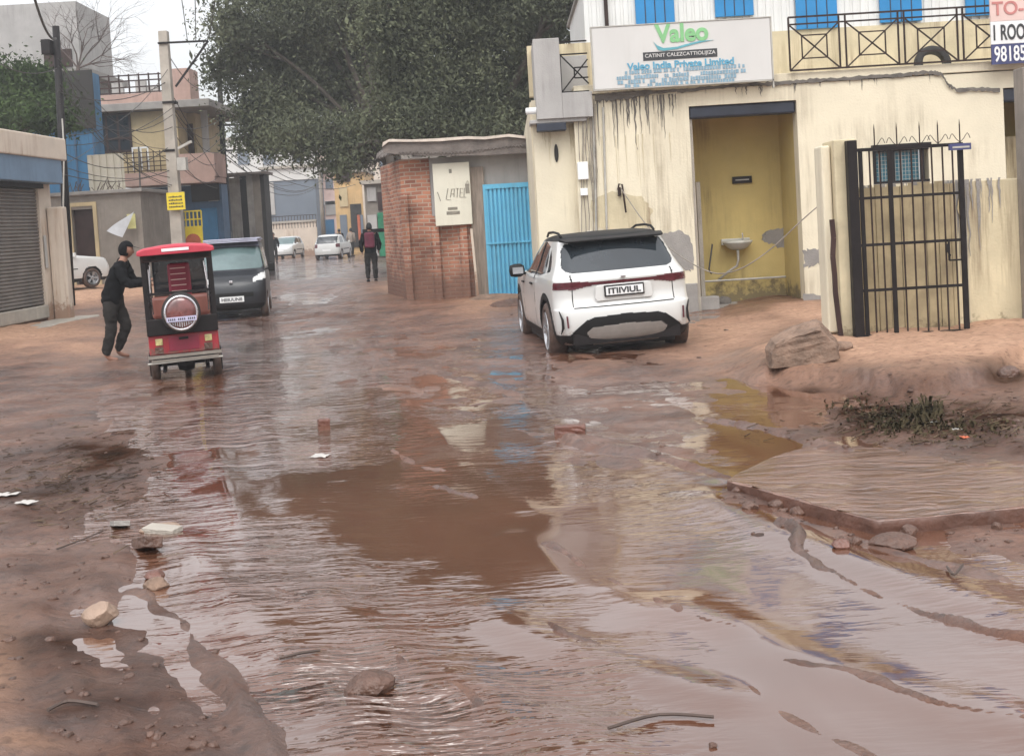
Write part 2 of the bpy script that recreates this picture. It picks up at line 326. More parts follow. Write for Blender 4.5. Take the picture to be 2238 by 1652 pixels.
# ------------------------------------------------------------------ ground plan: heights noted at map points (metres; below 0 = under water)
CTRL = [ # (map px, map py, height, ripple strength)
 (650,560,-.02,1),(650,600,-.03,1),(700,650,-.03,1),(560,720,-.03,1),(650,800,-.03,1),(550,900,-.03,1),(400,900,-.025,.8),(480,800,-.03,1),
 (300,870,0.0,.8),(190,800,.05,.4),(100,760,.14,.3),(0,740,.20,.3),(60,850,.05,.3),(0,950,.02,.3),(130,1000,.012,.3),(215,1080,.008,.4),
 (100,1150,.015,.3),(0,1300,.03,.3),(170,1220,.01,.4),(300,1360,-.008,.5),(200,1330,.012,.4),(150,1500,.028,.3),(0,1650,.05,.3),(330,1600,.018,.3),
 (430,1560,.012,.3),(520,1652,.014,.3),(380,1480,.004,.3),(640,1560,-.008,.4),(450,1350,-.02,.6),(400,1100,-.025,1),(400,1250,-.02,1),(550,1200,-.03,1),(650,1000,-.04,.3),
 (700,1150,-.05,.06),(800,1250,-.06,.05),(900,1350,-.06,.15),(600,1350,-.03,.9),(700,1500,-.03,1),(850,1600,-.03,1),(1000,1500,-.03,.8),(1050,1400,-.05,.25),
 (1300,1120,-.045,.05),(1400,1250,-.045,.05),(1700,1300,-.04,.04),(1500,1500,-.04,.05),(1600,1600,-.04,.05),(2000,1600,-.04,.08),(2200,1450,-.035,.08),
 (1900,1400,-.045,.03),(1250,1600,-.03,.7),(1200,1350,-.05,.15),(1000,970,-.045,.04),(1100,1000,-.035,.04),(900,1000,-.035,.05),(800,970,-.03,.1),(1000,1100,-.04,.05),
 (760,880,-.012,.5),(850,900,-.012,.3),(820,820,-.002,.6),(850,750,.002,.4),(1000,740,.008,.3),(1100,700,.03,.3),(900,700,.01,.4),(1000,850,-.002,.4),(1100,800,.002,.4),(1100,870,-.003,.2),
 (1250,850,.001,.3),(1400,850,.003,.3),(1600,850,.008,.3),(1300,950,-.002,.4),(1200,1010,-.005,.3),(1450,930,.002,.3),(1400,1040,-.004,.3),(1500,1000,-.004,.3),(1520,1080,-.006,.2),(1600,905,-.012,.1),(1660,985,-.025,.04),(1750,1010,-.015,.1),(1800,960,.01,.3),
 (1750,910,.01,.3),(1850,920,.05,.3),(2000,920,.07,.3),(2200,920,.09,.3),(1900,1000,.012,.4),(2100,1000,.02,.4),(2000,830,.16,.3),(2000,770,.17,.3),(2220,780,.2,.3),(1850,790,.15,.3),(1720,810,.10,.3),
 (1600,750,.03,.3),(1500,740,0.015,.3),(1300,775,.0,.3),(1200,790,-.004,.4),(1320,810,.02,.3),
 (770,650,.08,.3),(830,640,.13,.3),(870,655,.12,.3),(950,685,.06,.3),(1050,675,.09,.3),(800,700,.02,.5),(640,700,.004,.7),(760,610,.02,.6),(800,625,.12,.3),(720,560,-.01,.7),(760,540,.02,.7),
 (1600,700,.0,.3),(1700,690,.0,.3),(1800,720,.03,.3),(1500,690,.0,.3),(1700,1130,.0,.3),(1800,1180,-.01,.2),(2000,1220,-.02,.1),(2150,1180,.0,.3),(2238,1160,.0,.4),(2200,1270,-.012,.2),
 (190,665,.42,.3),(140,655,.44,.3),(245,655,.38,.3),(200,630,.45,.3),(230,700,.1,.3),(160,720,.13,.3),(300,600,.15,.3),(300,720,.02,.8),(350,700,-.02,1),(60,700,.16,.3),
]
_cp = np.array(CTRL, dtype=float)
def tomap(X, Y):                              # plan position -> map coordinates used by the lists above
    dz = -CAMH; X = np.asarray(X, float); Y = np.maximum(np.asarray(Y, float), .6)
    a = X*_f.x + Y*_f.y + dz*_f.z; b = X*_r.x + Y*_r.y + dz*_r.z; c = X*_u.x + Y*_u.y + dz*_u.z
    return W/2 + F*b/a, H/2 + SHIFT - F*c/a
def field(px, py, col):
    px = np.clip(px, -900, 3100); py = np.clip(py, 500, 2300); out = np.zeros_like(px); wt = np.zeros_like(px)
    v = np.log(np.maximum(py-455, 12.)); 
    for q in _cp:
        qx, qy = q[0], math.log(max(q[1]-455, 12.))
        d2 = ((px-qx)/170.0)**2 + ((v-qy)/.16)**2
        w = 1.0/(d2+.02)**1.9; out += w*q[col]; wt += w
    return out/wt
# ridges left by wheels: polylines on the same map, (points, height, width in m)
RIDGES = [
 ([(1180,1190),(1290,1250),(1380,1300),(1460,1330)], .055, .05), ([(1240,965),(1330,990),(1450,1010),(1590,1045)], .035, .05),
 ([(1560,915),(1700,940),(1850,985)], .03, .05), ([(950,1060),(1040,1085)], .052, .035),
 ([(1480,1340),(1620,1380),(1750,1450),(1900,1490),(2100,1545),(2300,1590)], .049, .05), ([(1700,1130),(1900,1190),(2050,1230),(2300,1290)], .02, .06),
 ([(1150,1310),(1260,1400),(1400,1460)], .045, .04), ([(600,1290),(760,1370),(860,1440),(960,1500),(1080,1560)], .036, .045),
 ([(300,1290),(440,1430),(560,1560),(650,1640)], .028, .05), ([(790,760),(860,790),(960,815),(1120,865)], .018, .06), ([(850,985),(930,1020),(1060,1050)], .035, .04),
 ([(1620,1480),(1700,1540),(1800,1600),(1900,1660)], .046, .05), ([(190,1250),(260,1380),(330,1480),(430,1600),(500,1700)], .016, .06),
 ([(60,1330),(140,1440),(230,1560),(330,1700)], .015, .07), ([(900,880),(1000,900),(1180,960)], .015, .05), ([(1700,1160),(1850,1270),(2050,1350),(2300,1420)], .038, .04),
 ([(620,700),(700,690),(800,690)], .05, .12), ([(1000,930),(1240,955),(1500,985)], .012, .05),
]
def segdist(X, Y, pts):
    best = np.full(X.shape, 1e9)
    for (a, b) in zip(pts[:-1], pts[1:]):
        dx, dy = b[0]-a[0], b[1]-a[1]; l2 = dx*dx+dy*dy
        t = np.clip(((X-a[0])*dx+(Y-a[1])*dy)/l2, 0, 1)
        best = np.minimum(best, np.hypot(X-a[0]-t*dx, Y-a[1]-t*dy))
    return best
SWELL = [ # broad low swells where the thin water sheet runs over buried ruts: (points, height, width)
 ([(1560,1100),(1720,1170),(1900,1240),(2100,1310),(2350,1400)], .030, .20), ([(1500,1330),(1650,1400),(1850,1480),(2050,1540),(2300,1600)], .013, .16),
 ([(1130,1170),(1250,1260),(1400,1330),(1600,1370)], .006, .12), ([(700,1300),(830,1400),(980,1480),(1150,1560),(1300,1640)], .022, .13),
 ([(1050,1330),(1180,1400),(1330,1470),(1560,1530)], .016, .12), ([(400,1180),(520,1330),(650,1470),(820,1620)], .022, .16), ([(900,1500),(1060,1560),(1200,1640)], .014, .1),
 ([(1240,960),(1400,1010),(1560,1050)], .018, .18), ([(600,900),(620,1050),(640,1150)], .010, .3), ([(520,760),(560,900),(640,1080),(760,1250)], .012, .16), ([(430,880),(470,1020),(560,1200),(700,1400)], .014, .15), ([(820,800),(900,900),(1020,1010),(1150,1110)], .009, .13), ([(1000,800),(1150,890),(1330,960)], .010, .14),
]
def calm(px, py):
    c = np.exp(-(((px-850)/330)**2+((py-1190)/210)**2)) + np.exp(-(((px-1330)/190)**2+((py-1180)/130)**2)**2) + .8*np.exp(-(((px-1620)/170)**2+((py-1370)/60)**2)**2) + .7*np.exp(-(((px-1500)/330)**2+((py-1560)/75)**2)**2) + np.exp(-(((px-1010)/190)**2+((py-960)/60)**2)**2)
    return np.clip(c, 0, 1)
def swell(X, Y):
    px, py = tomap(X, Y); k = 1-.8*calm(px, py); far = np.clip((40-Y)/30, 0, 1)
    u = X*.985 + Y*.16; v = Y*.985 - X*.16; w = .10*fbm(X*.8, Y*.5, 72, 3)
    h = (.017*fbm((u+w)*1.8, v*.42, 70, 2) + .0035*fbm((u+w)*5.5, v*1.3, 71, 2))*k*far
    for pts, hh, ww in SWELL:
        d = segdist(X+w*.8, Y+w*.8, [(G(a,b).x, G(a,b).y) for a, b in pts]); h = h + hh*np.exp(-(d/ww)**2)
    return h
SCARP = [(1500,805),(1640,835),(1760,842),(1850,852),(1960,868),(2060,872),(2150,850),(2238,815),(2400,790)]
def height(X, Y): return height0(X, Y) + swell(X, Y)
def height0(X, Y):
    px, py = tomap(X, Y); wob = fbm(X*.9, Y*.9, 5, 3)
    h = field(px + 30*wob, py, 2)
    wx = X + .05*fbm(X*2.5, Y*2.5, 31, 3)*2; wy = Y + .05*fbm(X*2.5, Y*2.5, 41, 3)*2
    for pts, hh, ww in RIDGES:
        P_ = [(G(a,b).x, G(a,b).y) for a, b in pts]
        d = segdist(wx, wy, P_); ww2 = ww*(1+.04*np.maximum(Y-6, 0)); 
        h = h + hh*np.exp(-(d/ww2)**2)*(1+.5*fbm(X*5, Y*5, 12, 2)) - .3*hh*np.exp(-((d-2.2*ww2)/ww2)**2)
    wetr = np.clip((h+.02)/.05, .25, 1)
    edge = np.exp(-(h/.02)**2)*np.clip(1-1.2*calm(px, py), 0, 1)
    h = h + edge*(.020*fbm(X*1.6, Y*4.2, 33, 4) + .016*fbm((X*.985+Y*.17)*5, Y*1.1, 34, 3))
    h = h + wetr*(.020*fbm(X*.8, Y*.8, 1, 3) + .022*fbm(X*3.0, Y*2.2, 2, 4) + .010*fbm(X*11, Y*9, 3, 3))
    # churned streaks running along the street
    u = X*.985 + Y*.17; s = fbm(u*5.5, Y*.7, 8, 3)
    h = h + .016*s*np.clip((h+.02)/.05, 0, 1)
    # edge of the dry bank below the gate
    xs_ = [q[0] for q in SCARP]; ysc = np.interp(px, xs_, [q[1] for q in SCARP]) + 10*fbm(px/55., py/200., 55, 3)
    st = 1/(1+np.exp(-(ysc-py)/2.2)); on = np.clip((px-1560)/120, 0, 1)*np.clip((940-py)/60,0,1)
    h = h + on*(st*.085 - (1-st)*.05)
    # trodden clods on the banks
    cl = fbm(X*15, Y*13, 95, 2); mk = np.clip(fbm(X*1.1, Y*1.1, 96, 3)*3+.35, 0, 1)*np.clip((h-.02)/.03, 0, 1)*np.clip((14-Y)/6, 0, 1)
    h = h + .022*np.clip(cl-.05, 0, 1)*mk
    # crumbly ditch with weeds
    k = np.exp(-(((px-2010)/260)**2 + ((py-925)/60)**2)); h = h + k*(.05*fbm(X*4, Y*4, 77, 4)-.03)
    return h
_gz = lambda x, y: float(height(np.array([float(x)]), np.array([float(y)]))[0])
def GZ(x, y): return max(_gz(x, y), float(swell(np.array([float(x)]), np.array([float(y)]))[0]))
def GP(px, py):                                # ground point under a map position, on the mud or water surface
    z = 0.0
    for _ in range(8):
        p = G(px, py, z); z = .5*z + .5*GZ(p.x, p.y)
    p = G(px, py, z); return Vector((p.x, p.y, z))

def Gv(px, py, z):
    px = np.asarray(px, float); py = np.asarray(py, float)
    dx, dy, dz = [_f[k] + _r[k]*((px-W/2)/F) + _u[k]*(-(py-H/2-SHIFT)/F) for k in range(3)]
    t = (z-CAMH)/dz; return dx*t, dy*t
def GPv(px, py):                               # same for whole arrays
    z = np.zeros(len(px))
    for _ in range(6):
        x, y = Gv(px, py, z); z = .5*z + .5*np.maximum(height(x, y), swell(x, y))
    x, y = Gv(px, py, z); return np.stack([x, y, z], 1)

def grid_mesh(name, us, ys, zf, ymin=3.2):
    U, Y = np.meshgrid(us, ys); X = U*np.maximum(Y, ymin)
    Z = zf(X, Y); n, mm_ = X.shape
    V = np.stack([X, Y, Z], -1).reshape(-1, 3)
    i = np.arange(n-1)[:,None]*mm_ + np.arange(mm_-1)[None,:]
    Fq = np.stack([i, i+1, i+mm_+1, i+mm_], -1).reshape(-1, 4)
    me = fast_mesh(name, V, Fq); me.polygons.foreach_set('use_smooth', [True]*len(me.polygons)); return me, X, Y, Z
_uc = np.linspace(-.50, .50, 520); _ul = -.50 - np.cumsum(np.linspace(.003, .035, 34)); _ur = .50 + np.cumsum(np.linspace(.003, .035, 34))
US = np.concatenate([_ul[::-1], _uc, _ur])
YS = np.concatenate([np.arange(-8, 3.2, .16), 3.2*np.exp(np.linspace(0, math.log(150/3.2), 640))])
me, TX, TY, TZ = grid_mesh('ground', US, YS, height)

DRY = [(1620,735,150,45,1),(1780,700,110,35,1),(1500,715,90,25,.7),(2000,785,330,60,1.1),(2230,790,120,70,1.1),(1850,775,160,40,1),(40,735,190,45,1.1),(170,770,90,28,.6),(-10,1480,60,130,.5),(1060,672,90,22,.8),(860,640,60,25,.5),(1330,790,60,18,.5),(60,1650,90,25,.5),(1500,780,120,22,.6)]
def dryness(X, Y):
    px, py = tomap(X, Y); d = np.zeros_like(px)
    for a, b_, sx_, sy_, v in DRY: d = np.maximum(d, v*np.exp(-(((px-a)/sx_)**2+((py-b_)/sy_)**2)))
    return np.clip(d + .35*fbm(X*.9, Y*.9, 91, 4)*np.clip(d*3, 0, 1), 0, 1)
DARK = [(1980,915,190,42,1),(2180,925,110,40,.9),(1760,862,110,14,.8),(1850,872,90,12,.9),(2120,905,70,30,1),(2200,845,70,14,.9),(130,1040,150,60,.5),(300,1130,60,60,.5),(200,1010,150,60,.7),(80,1100,120,60,.5),(120,1360,190,130,.42),(250,1560,200,130,.5),(330,1350,60,60,.4),(830,600,50,20,.5),(2238,1000,60,20,.4)]
def darkness(X, Y):
    px, py = tomap(X, Y); d = np.zeros_like(px)
    for a, b_, sx_, sy_, v in DARK: d = np.maximum(d, v*np.exp(-(((px-a)/sx_)**2+((py-b_)/sy_)**2)))
    return np.clip(d*(1+1.3*fbm(X*2.2, Y*2.2, 93, 4)), 0, 1)
def ground_mat():
    m, N, L, P = newmat('red_mud')
    tc = N.new('ShaderNodeTexCoord'); sp = N.new('ShaderNodeSeparateXYZ'); L.new(tc.outputs['Object'], sp.inputs[0])
    n1 = N.new('ShaderNodeTexNoise'); n1.inputs['Scale'].default_value = 1.1; n1.inputs['Detail'].default_value = 9; n1.inputs['Roughness'].default_value = .65
    L.new(tc.outputs['Object'], n1.inputs['Vector'])
    # how far above the water line decides how dry it is
    ad = N.new('ShaderNodeMath'); ad.operation = 'MULTIPLY_ADD'; L.new(n1.outputs[0], ad.inputs[0]); ad.inputs[1].default_value = .10; L.new(sp.outputs[2], ad.inputs[2])
    wet = N.new('ShaderNodeMapRange'); wet.inputs[1].default_value = .20; wet.inputs[2].default_value = .40; L.new(ad.outputs[0], wet.inputs[0])
    dr_ = N.new('ShaderNodeAttribute'); dr_.attribute_name = 'dry'; s2 = N.new('ShaderNodeMath'); s2.operation = 'MULTIPLY_ADD'; s2.use_clamp = True; L.new(dr_.outputs['Fac'], s2.inputs[0]); s2.inputs[1].default_value = 1.0; L.new(wet.outputs[0], s2.inputs[2]); wet = s2
    r1 = ramp(N, [(.34, (.060,.026,.016)), (.47, (.130,.059,.037)), (.60, (.205,.100,.064)), (.75, (.30,.165,.112))]); L.new(n1.outputs[0], r1.inputs[0])
    n2 = N.new('ShaderNodeTexNoise'); n2.inputs['Scale'].default_value = 5; n2.inputs['Detail'].default_value = 8; L.new(tc.outputs['Object'], n2.inputs['Vector'])
    r2 = ramp(N, [(.3, (.37,.21,.135)), (.7, (.52,.315,.205))]); L.new(n2.outputs[0], r2.inputs[0])
    mx = N.new('ShaderNodeMix'); mx.data_type = 'RGBA'; L.new(wet.outputs[0], mx.inputs[0]); L.new(r1.outputs[0], mx.inputs[6]); L.new(r2.outputs[0], mx.inputs[7])
    n5 = N.new('ShaderNodeTexNoise'); n5.inputs['Scale'].default_value = 17; n5.inputs['Detail'].default_value = 5; L.new(tc.outputs['Object'], n5.inputs['Vector'])
    r5 = ramp(N, [(.30, (.45,.42,.40)), (.48, (1,1,1))]); L.new(n5.outputs[0], r5.inputs[0])
    mx5 = N.new('ShaderNodeMix'); mx5.data_type = 'RGBA'; mx5.blend_type = 'MULTIPLY'; mx5.inputs[0].default_value = .8
    L.new(mx.outputs[2], mx5.inputs[6]); L.new(r5.outputs[0], mx5.inputs[7])
    da = N.new('ShaderNodeAttribute'); da.attribute_name = 'dark'; mx6 = N.new('ShaderNodeMix'); mx6.data_type = 'RGBA'
    L.new(da.outputs['Fac'], mx6.inputs[0]); L.new(mx5.outputs[2], mx6.inputs[6]); mx6.inputs[7].default_value = (.026,.016,.012,1); L.new(mx6.outputs[2], P.inputs['Base Color'])
    rr = N.new('ShaderNodeMapRange'); rr.inputs[1].default_value = 0; rr.inputs[2].default_value = 1; rr.inputs[3].default_value = .38; rr.inputs[4].default_value = .85
    L.new(wet.outputs[0], rr.inputs[0]); L.new(rr.outputs[0], P.inputs['Roughness'])
    P.inputs['IOR'].default_value = 1.5
    mp = N.new('ShaderNodeMapping'); mp.inputs['Scale'].default_value = (.7, 1.3, 1); L.new(tc.outputs['Object'], mp.inputs[0])
    n3 = N.new('ShaderNodeTexNoise'); n3.inputs['Scale'].default_value = 34; n3.inputs['Detail'].default_value = 9; n3.inputs['Roughness'].default_value = .72
    L.new(mp.outputs[0], n3.inputs['Vector'])
    n6 = N.new('ShaderNodeTexNoise'); n6.inputs['Scale'].default_value = 7; n6.inputs['Detail'].default_value = 6; n6.inputs['Distortion'].default_value = .6; L.new(mp.outputs[0], n6.inputs['Vector'])
    b0 = N.new('ShaderNodeBump'); b0.inputs['Strength'].default_value = .7; b0.inputs['Distance'].default_value = .05; L.new(n6.outputs[0], b0.inputs['Height'])
    b = N.new('ShaderNodeBump'); b.inputs['Strength'].default_value = .8; b.inputs['Distance'].default_value = .03
    L.new(n3.outputs[0], b.inputs['Height']); L.new(b0.outputs[0], b.inputs['Normal']); L.new(b.outputs[0], P.inputs['Normal']); L.new(b.outputs[0], P.inputs['Coat Normal'])
    cw = N.new('ShaderNodeMapRange'); cw.inputs[1].default_value = 0; cw.inputs[2].default_value = .6; cw.inputs[3].default_value = .95; cw.inputs[4].default_value = 0; L.new(wet.outputs[0], cw.inputs[0])
    n7 = N.new('ShaderNodeTexNoise'); n7.inputs['Scale'].default_value = 2.6; n7.inputs['Detail'].default_value = 6; L.new(mp.outputs[0], n7.inputs['Vector']); r7 = ramp(N, [(.34, (0,0,0)), (.52, (1,1,1))]); L.new(n7.outputs[0], r7.inputs[0])
    m7 = N.new('ShaderNodeMath'); m7.operation = 'MULTIPLY'; L.new(cw.outputs[0], m7.inputs[0]); L.new(r7.outputs[0], m7.inputs[1]); m8 = N.new('ShaderNodeMapRange'); m8.inputs[1].default_value = 0; m8.inputs[2].default_value = .7; m8.inputs[3].default_value = 1; m8.inputs[4].default_value = 0; L.new(da.outputs['Fac'], m8.inputs[0])
    m9 = N.new('ShaderNodeMath'); m9.operation = 'MULTIPLY'; L.new(m7.outputs[0], m9.inputs[0]); L.new(m8.outputs[0], m9.inputs[1]); L.new(m9.outputs[0], P.inputs['Coat Weight'])
    m10 = N.new('ShaderNodeMath'); m10.operation = 'MULTIPLY'; L.new(m8.outputs[0], m10.inputs[0]); m10.inputs[1].default_value = .4; L.new(m10.outputs[0], P.inputs['Specular IOR Level'])
    P.inputs['Coat IOR'].default_value = 1.55; P.inputs['Coat Roughness'].default_value = .17
    return m
MUD = ground_mat()
at = me.attributes.new('dry', 'FLOAT', 'POINT'); at.data.foreach_set('value', dryness(TX, TY).ravel().astype(np.float32))
at = me.attributes.new('dark', 'FLOAT', 'POINT'); at.data.foreach_set('value', darkness(TX, TY).ravel().astype(np.float32))
g = link('ground', me, MUD); tag(g, kind='structure')
# wide flat sheet under everything, out to the horizon
o = MB().add([(-260,-60,-.35),(260,-60,-.35),(260,420,-.35),(-260,420,-.35)], [(0,1,2,3)]).build('ground_sheet', M('far_earth', (.22,.14,.1), .8)); tag(o, kind='structure')

def water_mat():
    m, N, L, P = newmat('muddy_water')
    tc = N.new('ShaderNodeTexCoord')
    n1 = N.new('ShaderNodeTexNoise'); n1.inputs['Scale'].default_value = .55; n1.inputs['Detail'].default_value = 6; L.new(tc.outputs['Object'], n1.inputs['Vector'])
    r1 = ramp(N, [(.3, (.092,.038,.021)), (.7, (.150,.066,.039))]); L.new(n1.outputs[0], r1.inputs[0]); L.new(r1.outputs[0], P.inputs['Base Color'])
    P.inputs['Roughness'].default_value = .06; P.inputs['IOR'].default_value = 1.65; P.inputs['Coat Weight'].default_value = .6; P.inputs['Coat IOR'].default_value = 1.65; P.inputs['Coat Roughness'].default_value = .075; L.new(P.inputs['Normal'].links[0].from_socket, P.inputs['Coat Normal']) if P.inputs['Normal'].links else None
    at = N.new('ShaderNodeAttribute'); at.attribute_name = 'ripple'
    def layer(sc, rot, sx_, sy_, det):
        mp = N.new('ShaderNodeMapping'); mp.inputs['Scale'].default_value = (sx_, sy_, 1); mp.inputs['Rotation'].default_value = (0,0,rot); L.new(tc.outputs['Object'], mp.inputs[0])
        n = N.new('ShaderNodeTexNoise'); n.inputs['Scale'].default_value = sc; n.inputs['Detail'].default_value = det; n.inputs['Distortion'].default_value = .35
        n.inputs['Roughness'].default_value = .5
        L.new(mp.outputs[0], n.inputs['Vector']); return n.outputs[0]
    a = layer(3.6, R(6), .42, 1.5, 4); c = layer(12.0, R(-8), .5, 1.7, 2)
    md = N.new('ShaderNodeMath'); md.operation = 'MULTIPLY_ADD'; L.new(c, md.inputs[0]); md.inputs[1].default_value = .38; L.new(a, md.inputs[2])
    # patchy gusts
    n4 = N.new('ShaderNodeTexNoise'); n4.inputs['Scale'].default_value = .9; n4.inputs['Detail'].default_value = 7; n4.inputs['Roughness'].default_value = .65; L.new(tc.outputs['Object'], n4.inputs['Vector'])
    r4 = N.new('ShaderNodeMapRange'); r4.inputs[1].default_value = .42; r4.inputs[2].default_value = .60; r4.inputs[3].default_value = .12; r4.inputs[4].default_value = 1.7; L.new(n4.outputs[0], r4.inputs[0])
    pw = N.new('ShaderNodeMath'); pw.operation = 'MULTIPLY'; L.new(at.outputs['Fac'], pw.inputs[0]); L.new(r4.outputs[0], pw.inputs[1])
    b = N.new('ShaderNodeBump'); b.inputs['Distance'].default_value = .24
    L.new(pw.outputs[0], b.inputs['Strength']); L.new(md.outputs[0], b.inputs['Height']); L.new(b.outputs[0], P.inputs['Normal']); L.new(b.outputs[0], P.inputs['Coat Normal'])
    return m
flat = swell
us2 = np.linspace(-.75, .75, 420); ys2 = np.concatenate([np.arange(-8, 3.2, .5), 3.2*np.exp(np.linspace(0, math.log(140/3.2), 480))])
me, WX, WY, WZ = grid_mesh('water', us2, ys2, flat)
px, py = tomap(WX, WY); px = px+90*fbm(WX*1.3, WY*.9, 81, 4); py = py*(1+.07*fbm(WX*1.3, WY*.9, 82, 4)); rip = np.clip(np.clip(field(px, py, 3)-.10, 0, 1)**1.3*1.15, .018, 1)
def blur(A_, k, ax):
    c_ = np.cumsum(np.concatenate([np.repeat(np.take(A_, [0], ax), k+1, ax), A_, np.repeat(np.take(A_, [-1], ax), k, ax)], ax), ax); n_ = A_.shape[ax]
    return (np.take(c_, range(2*k+1, 2*k+1+n_), ax) - np.take(c_, range(0, n_), ax))/(2*k+1)
for _ in range(3): rip = blur(blur(rip, 13, 1), 13, 0)
u_ = WX*.985 + WY*.16; rip = rip*np.clip(.75 + 1.5*fbm(u_*1.7, WY*.45, 83, 4), .12, 1.7)
at = me.attributes.new('ripple', 'FLOAT', 'POINT'); at.data.foreach_set('value', rip.ravel().astype(np.float32))
wt = link('water', me, water_mat()); tag(wt, kind='structure')

# ------------------------------------------------------------------ broken road slab with its thick edge
def slab():
    cs = [(1589,1050),(1700,1080),(1800,1108),(1914,1137),(2020,1128),(2130,1118),(2238,1108),(2420,1094)]
    back = [(1625,1020),(1690,985),(1790,960),(1900,965),(2030,975),(2140,975),(2260,975),(2450,975)]
    vs = []; fs = []; n = 60; k = 40
    fr = [G(a,b,.078) for a, b in cs]; bk = [G(a,b,.02) for a, b in back]
    def samp(P_, t):
        t *= len(P_)-1; i = min(int(t), len(P_)-2); return P_[i].lerp(P_[i+1], t-i)
    prof = [(0,-.12,.01),(0,-.02,.0),(0,.04,-.004),(0,.072,.0),(0,.078,.02)]     # face rows then the top
    rows = []
    for j in range(k+1):
        rows.append((j/k)**1.5)
    for i in range(n+1):
        t = i/n; a = samp(fr, t); b = samp(bk, t)
        for (_, z, back_) in prof[:-1]:
            d = (b-a).normalized(); q = a + d*back_; wv = .012*float(fbm(np.array([t*18]), np.array([z*14]), 60, 3)[0])
            vs.append((q.x+wv, q.y+wv, z))
        for s_ in rows:
            q = a.lerp(b, max(s_, .004)); nn = float(fbm(np.array([q.x*3.]), np.array([q.y*2.]), 61, 4)[0])
            st = float(fbm(np.array([(q.x*.9-q.y*.45)*9]), np.array([(q.x+q.y)*1.2]), 62, 2)[0])
            z = .078*(1-s_)**.7 + .010*nn*(1-s_*.5) + .007*st - .01*s_
            vs.append((q.x, q.y, z))
    c = len(prof)-1+len(rows)
    for i in range(n):
        for j in range(c-1): fs.append((i*c+j, (i+1)*c+j, (i+1)*c+j+1, i*c+j+1))
    me = bpy.data.meshes.new('road_slab'); me.from_pydata(vs, [], fs)
    o = link('road_slab', me, None, None, True)
    return o
wf_m, N_, L_, P_ = newmat('flooded_slab_top'); P_.inputs['Roughness'].default_value = .2; P_.inputs['Coat Weight'].default_value = .8; P_.inputs['Coat Roughness'].default_value = .10; P_.inputs['Coat IOR'].default_value = 1.6
t_ = N_.new('ShaderNodeTexCoord'); m_1 = N_.new('ShaderNodeMapping'); m_1.inputs['Rotation'].default_value = (0,0,R(-32)); m_1.inputs['Scale'].default_value = (.6, 1.7, 1); L_.new(t_.outputs['Object'], m_1.inputs[0])
q_ = N_.new('ShaderNodeTexNoise'); q_.inputs['Scale'].default_value = 4.5; q_.inputs['Detail'].default_value = 8; q_.inputs['Distortion'].default_value = 1.2; L_.new(m_1.outputs[0], q_.inputs['Vector'])
r_1 = ramp(N_, [(.35, (.11,.05,.032)), (.55, (.19,.095,.063)), (.75, (.27,.15,.105))]); L_.new(q_.outputs[0], r_1.inputs[0]); L_.new(r_1.outputs[0], P_.inputs['Base Color'])
b_1 = N_.new('ShaderNodeBump'); b_1.inputs['Strength'].default_value = .7; b_1.inputs['Distance'].default_value = .04; L_.new(q_.outputs[0], b_1.inputs['Height']); L_.new(b_1.outputs[0], P_.inputs['Normal']); L_.new(b_1.outputs[0], P_.inputs['Coat Normal'])
o = slab(); o.data.materials.append(wf_m); o.data.materials.append(M('shaded_wet_slab_side', (.105,.048,.032), .5, .3, 6, bump=.7, bscale=18))  # wet side coloured darker to stand in for its weaker sky reflection
for i_, p_ in enumerate(o.data.polygons):
    if i_ % (4+41-1) < 3: p_.material_index = 1
tag(o, 'broken concrete road slab edge standing above the muddy water, coated with wet mud', 'road slab')

# ------------------------------------------------------------------ helpers for walls, writing and damage
def text_mesh(name, s, size, m, x, y, z, parent, width=None, extrude=.006, face='front', bold=0.0, roll=0.0, ry=0.0, height=None):
    """letters as thin solid mesh standing on an upright plane that faces the camera side (-y)"""
    cu = bpy.data.curves.new(name, 'FONT'); cu.body = s; cu.size = size; cu.extrude = extrude; cu.offset = bold
    cu.align_x = 'CENTER'; cu.align_y = 'CENTER'; cu.resolution_u = 4
    o = bpy.data.objects.new(name, cu); COL.objects.link(o)
    dg = bpy.context.evaluated_depsgraph_get(); dg.update()
    me = bpy.data.meshes.new_from_object(o.evaluated_get(dg)); bpy.data.objects.remove(o)
    co = np.empty(len(me.vertices)*3, np.float32); me.vertices.foreach_get('co', co); co = co.reshape(-1,3)
    w = co[:,0].max()-co[:,0].min(); h = co[:,1].max()-co[:,1].min(); cx = (co[:,0].max()+co[:,0].min())/2; cy = (co[:,1].max()+co[:,1].min())/2
    sx_ = (width/w) if width else 1; sy_ = (height/h) if height else sx_ if width else 1
    X = (co[:,0]-cx)*sx_; Z = (co[:,1]-cy)*sy_; Y = -co[:,2]
    X, Z = X*math.cos(roll) - Z*math.sin(roll), X*math.sin(roll) + Z*math.cos(roll)
    out = np.stack([X, Y, Z], -1).astype(np.float32); me.vertices.foreach_set('co', out.ravel()); me.update()
    me.materials.clear(); ob = link(name, me, m, parent); ob.location = (x, y, z); ob.rotation_euler = (0,0,ry); return ob
def patch(name, m, pts, Y, parent, th=.006, jit=.03, sub=5, seed=1):
    """irregular flat area of missing plaster, a few mm proud of the wall"""
    rnd = random.Random(seed); P_ = [S(a, b, Y) for a, b in pts]; out = []
    for i, p in enumerate(P_):
        q = P_[(i+1) % len(P_)]
        for k in range(sub):
            c = p.lerp(q, k/sub); out.append((c.x + rnd.uniform(-jit, jit), c.z + rnd.uniform(-jit, jit)))
    return MB().prism(out, Y-th, Y+.002).build(name, m, parent)
def rects(mb, lst, Y, y0, y1):
    for r_ in lst:
        x0,x1,z0,z1 = rectW(*r_, Y); mb.box(x0,x1,y0,y1,z0,z1)
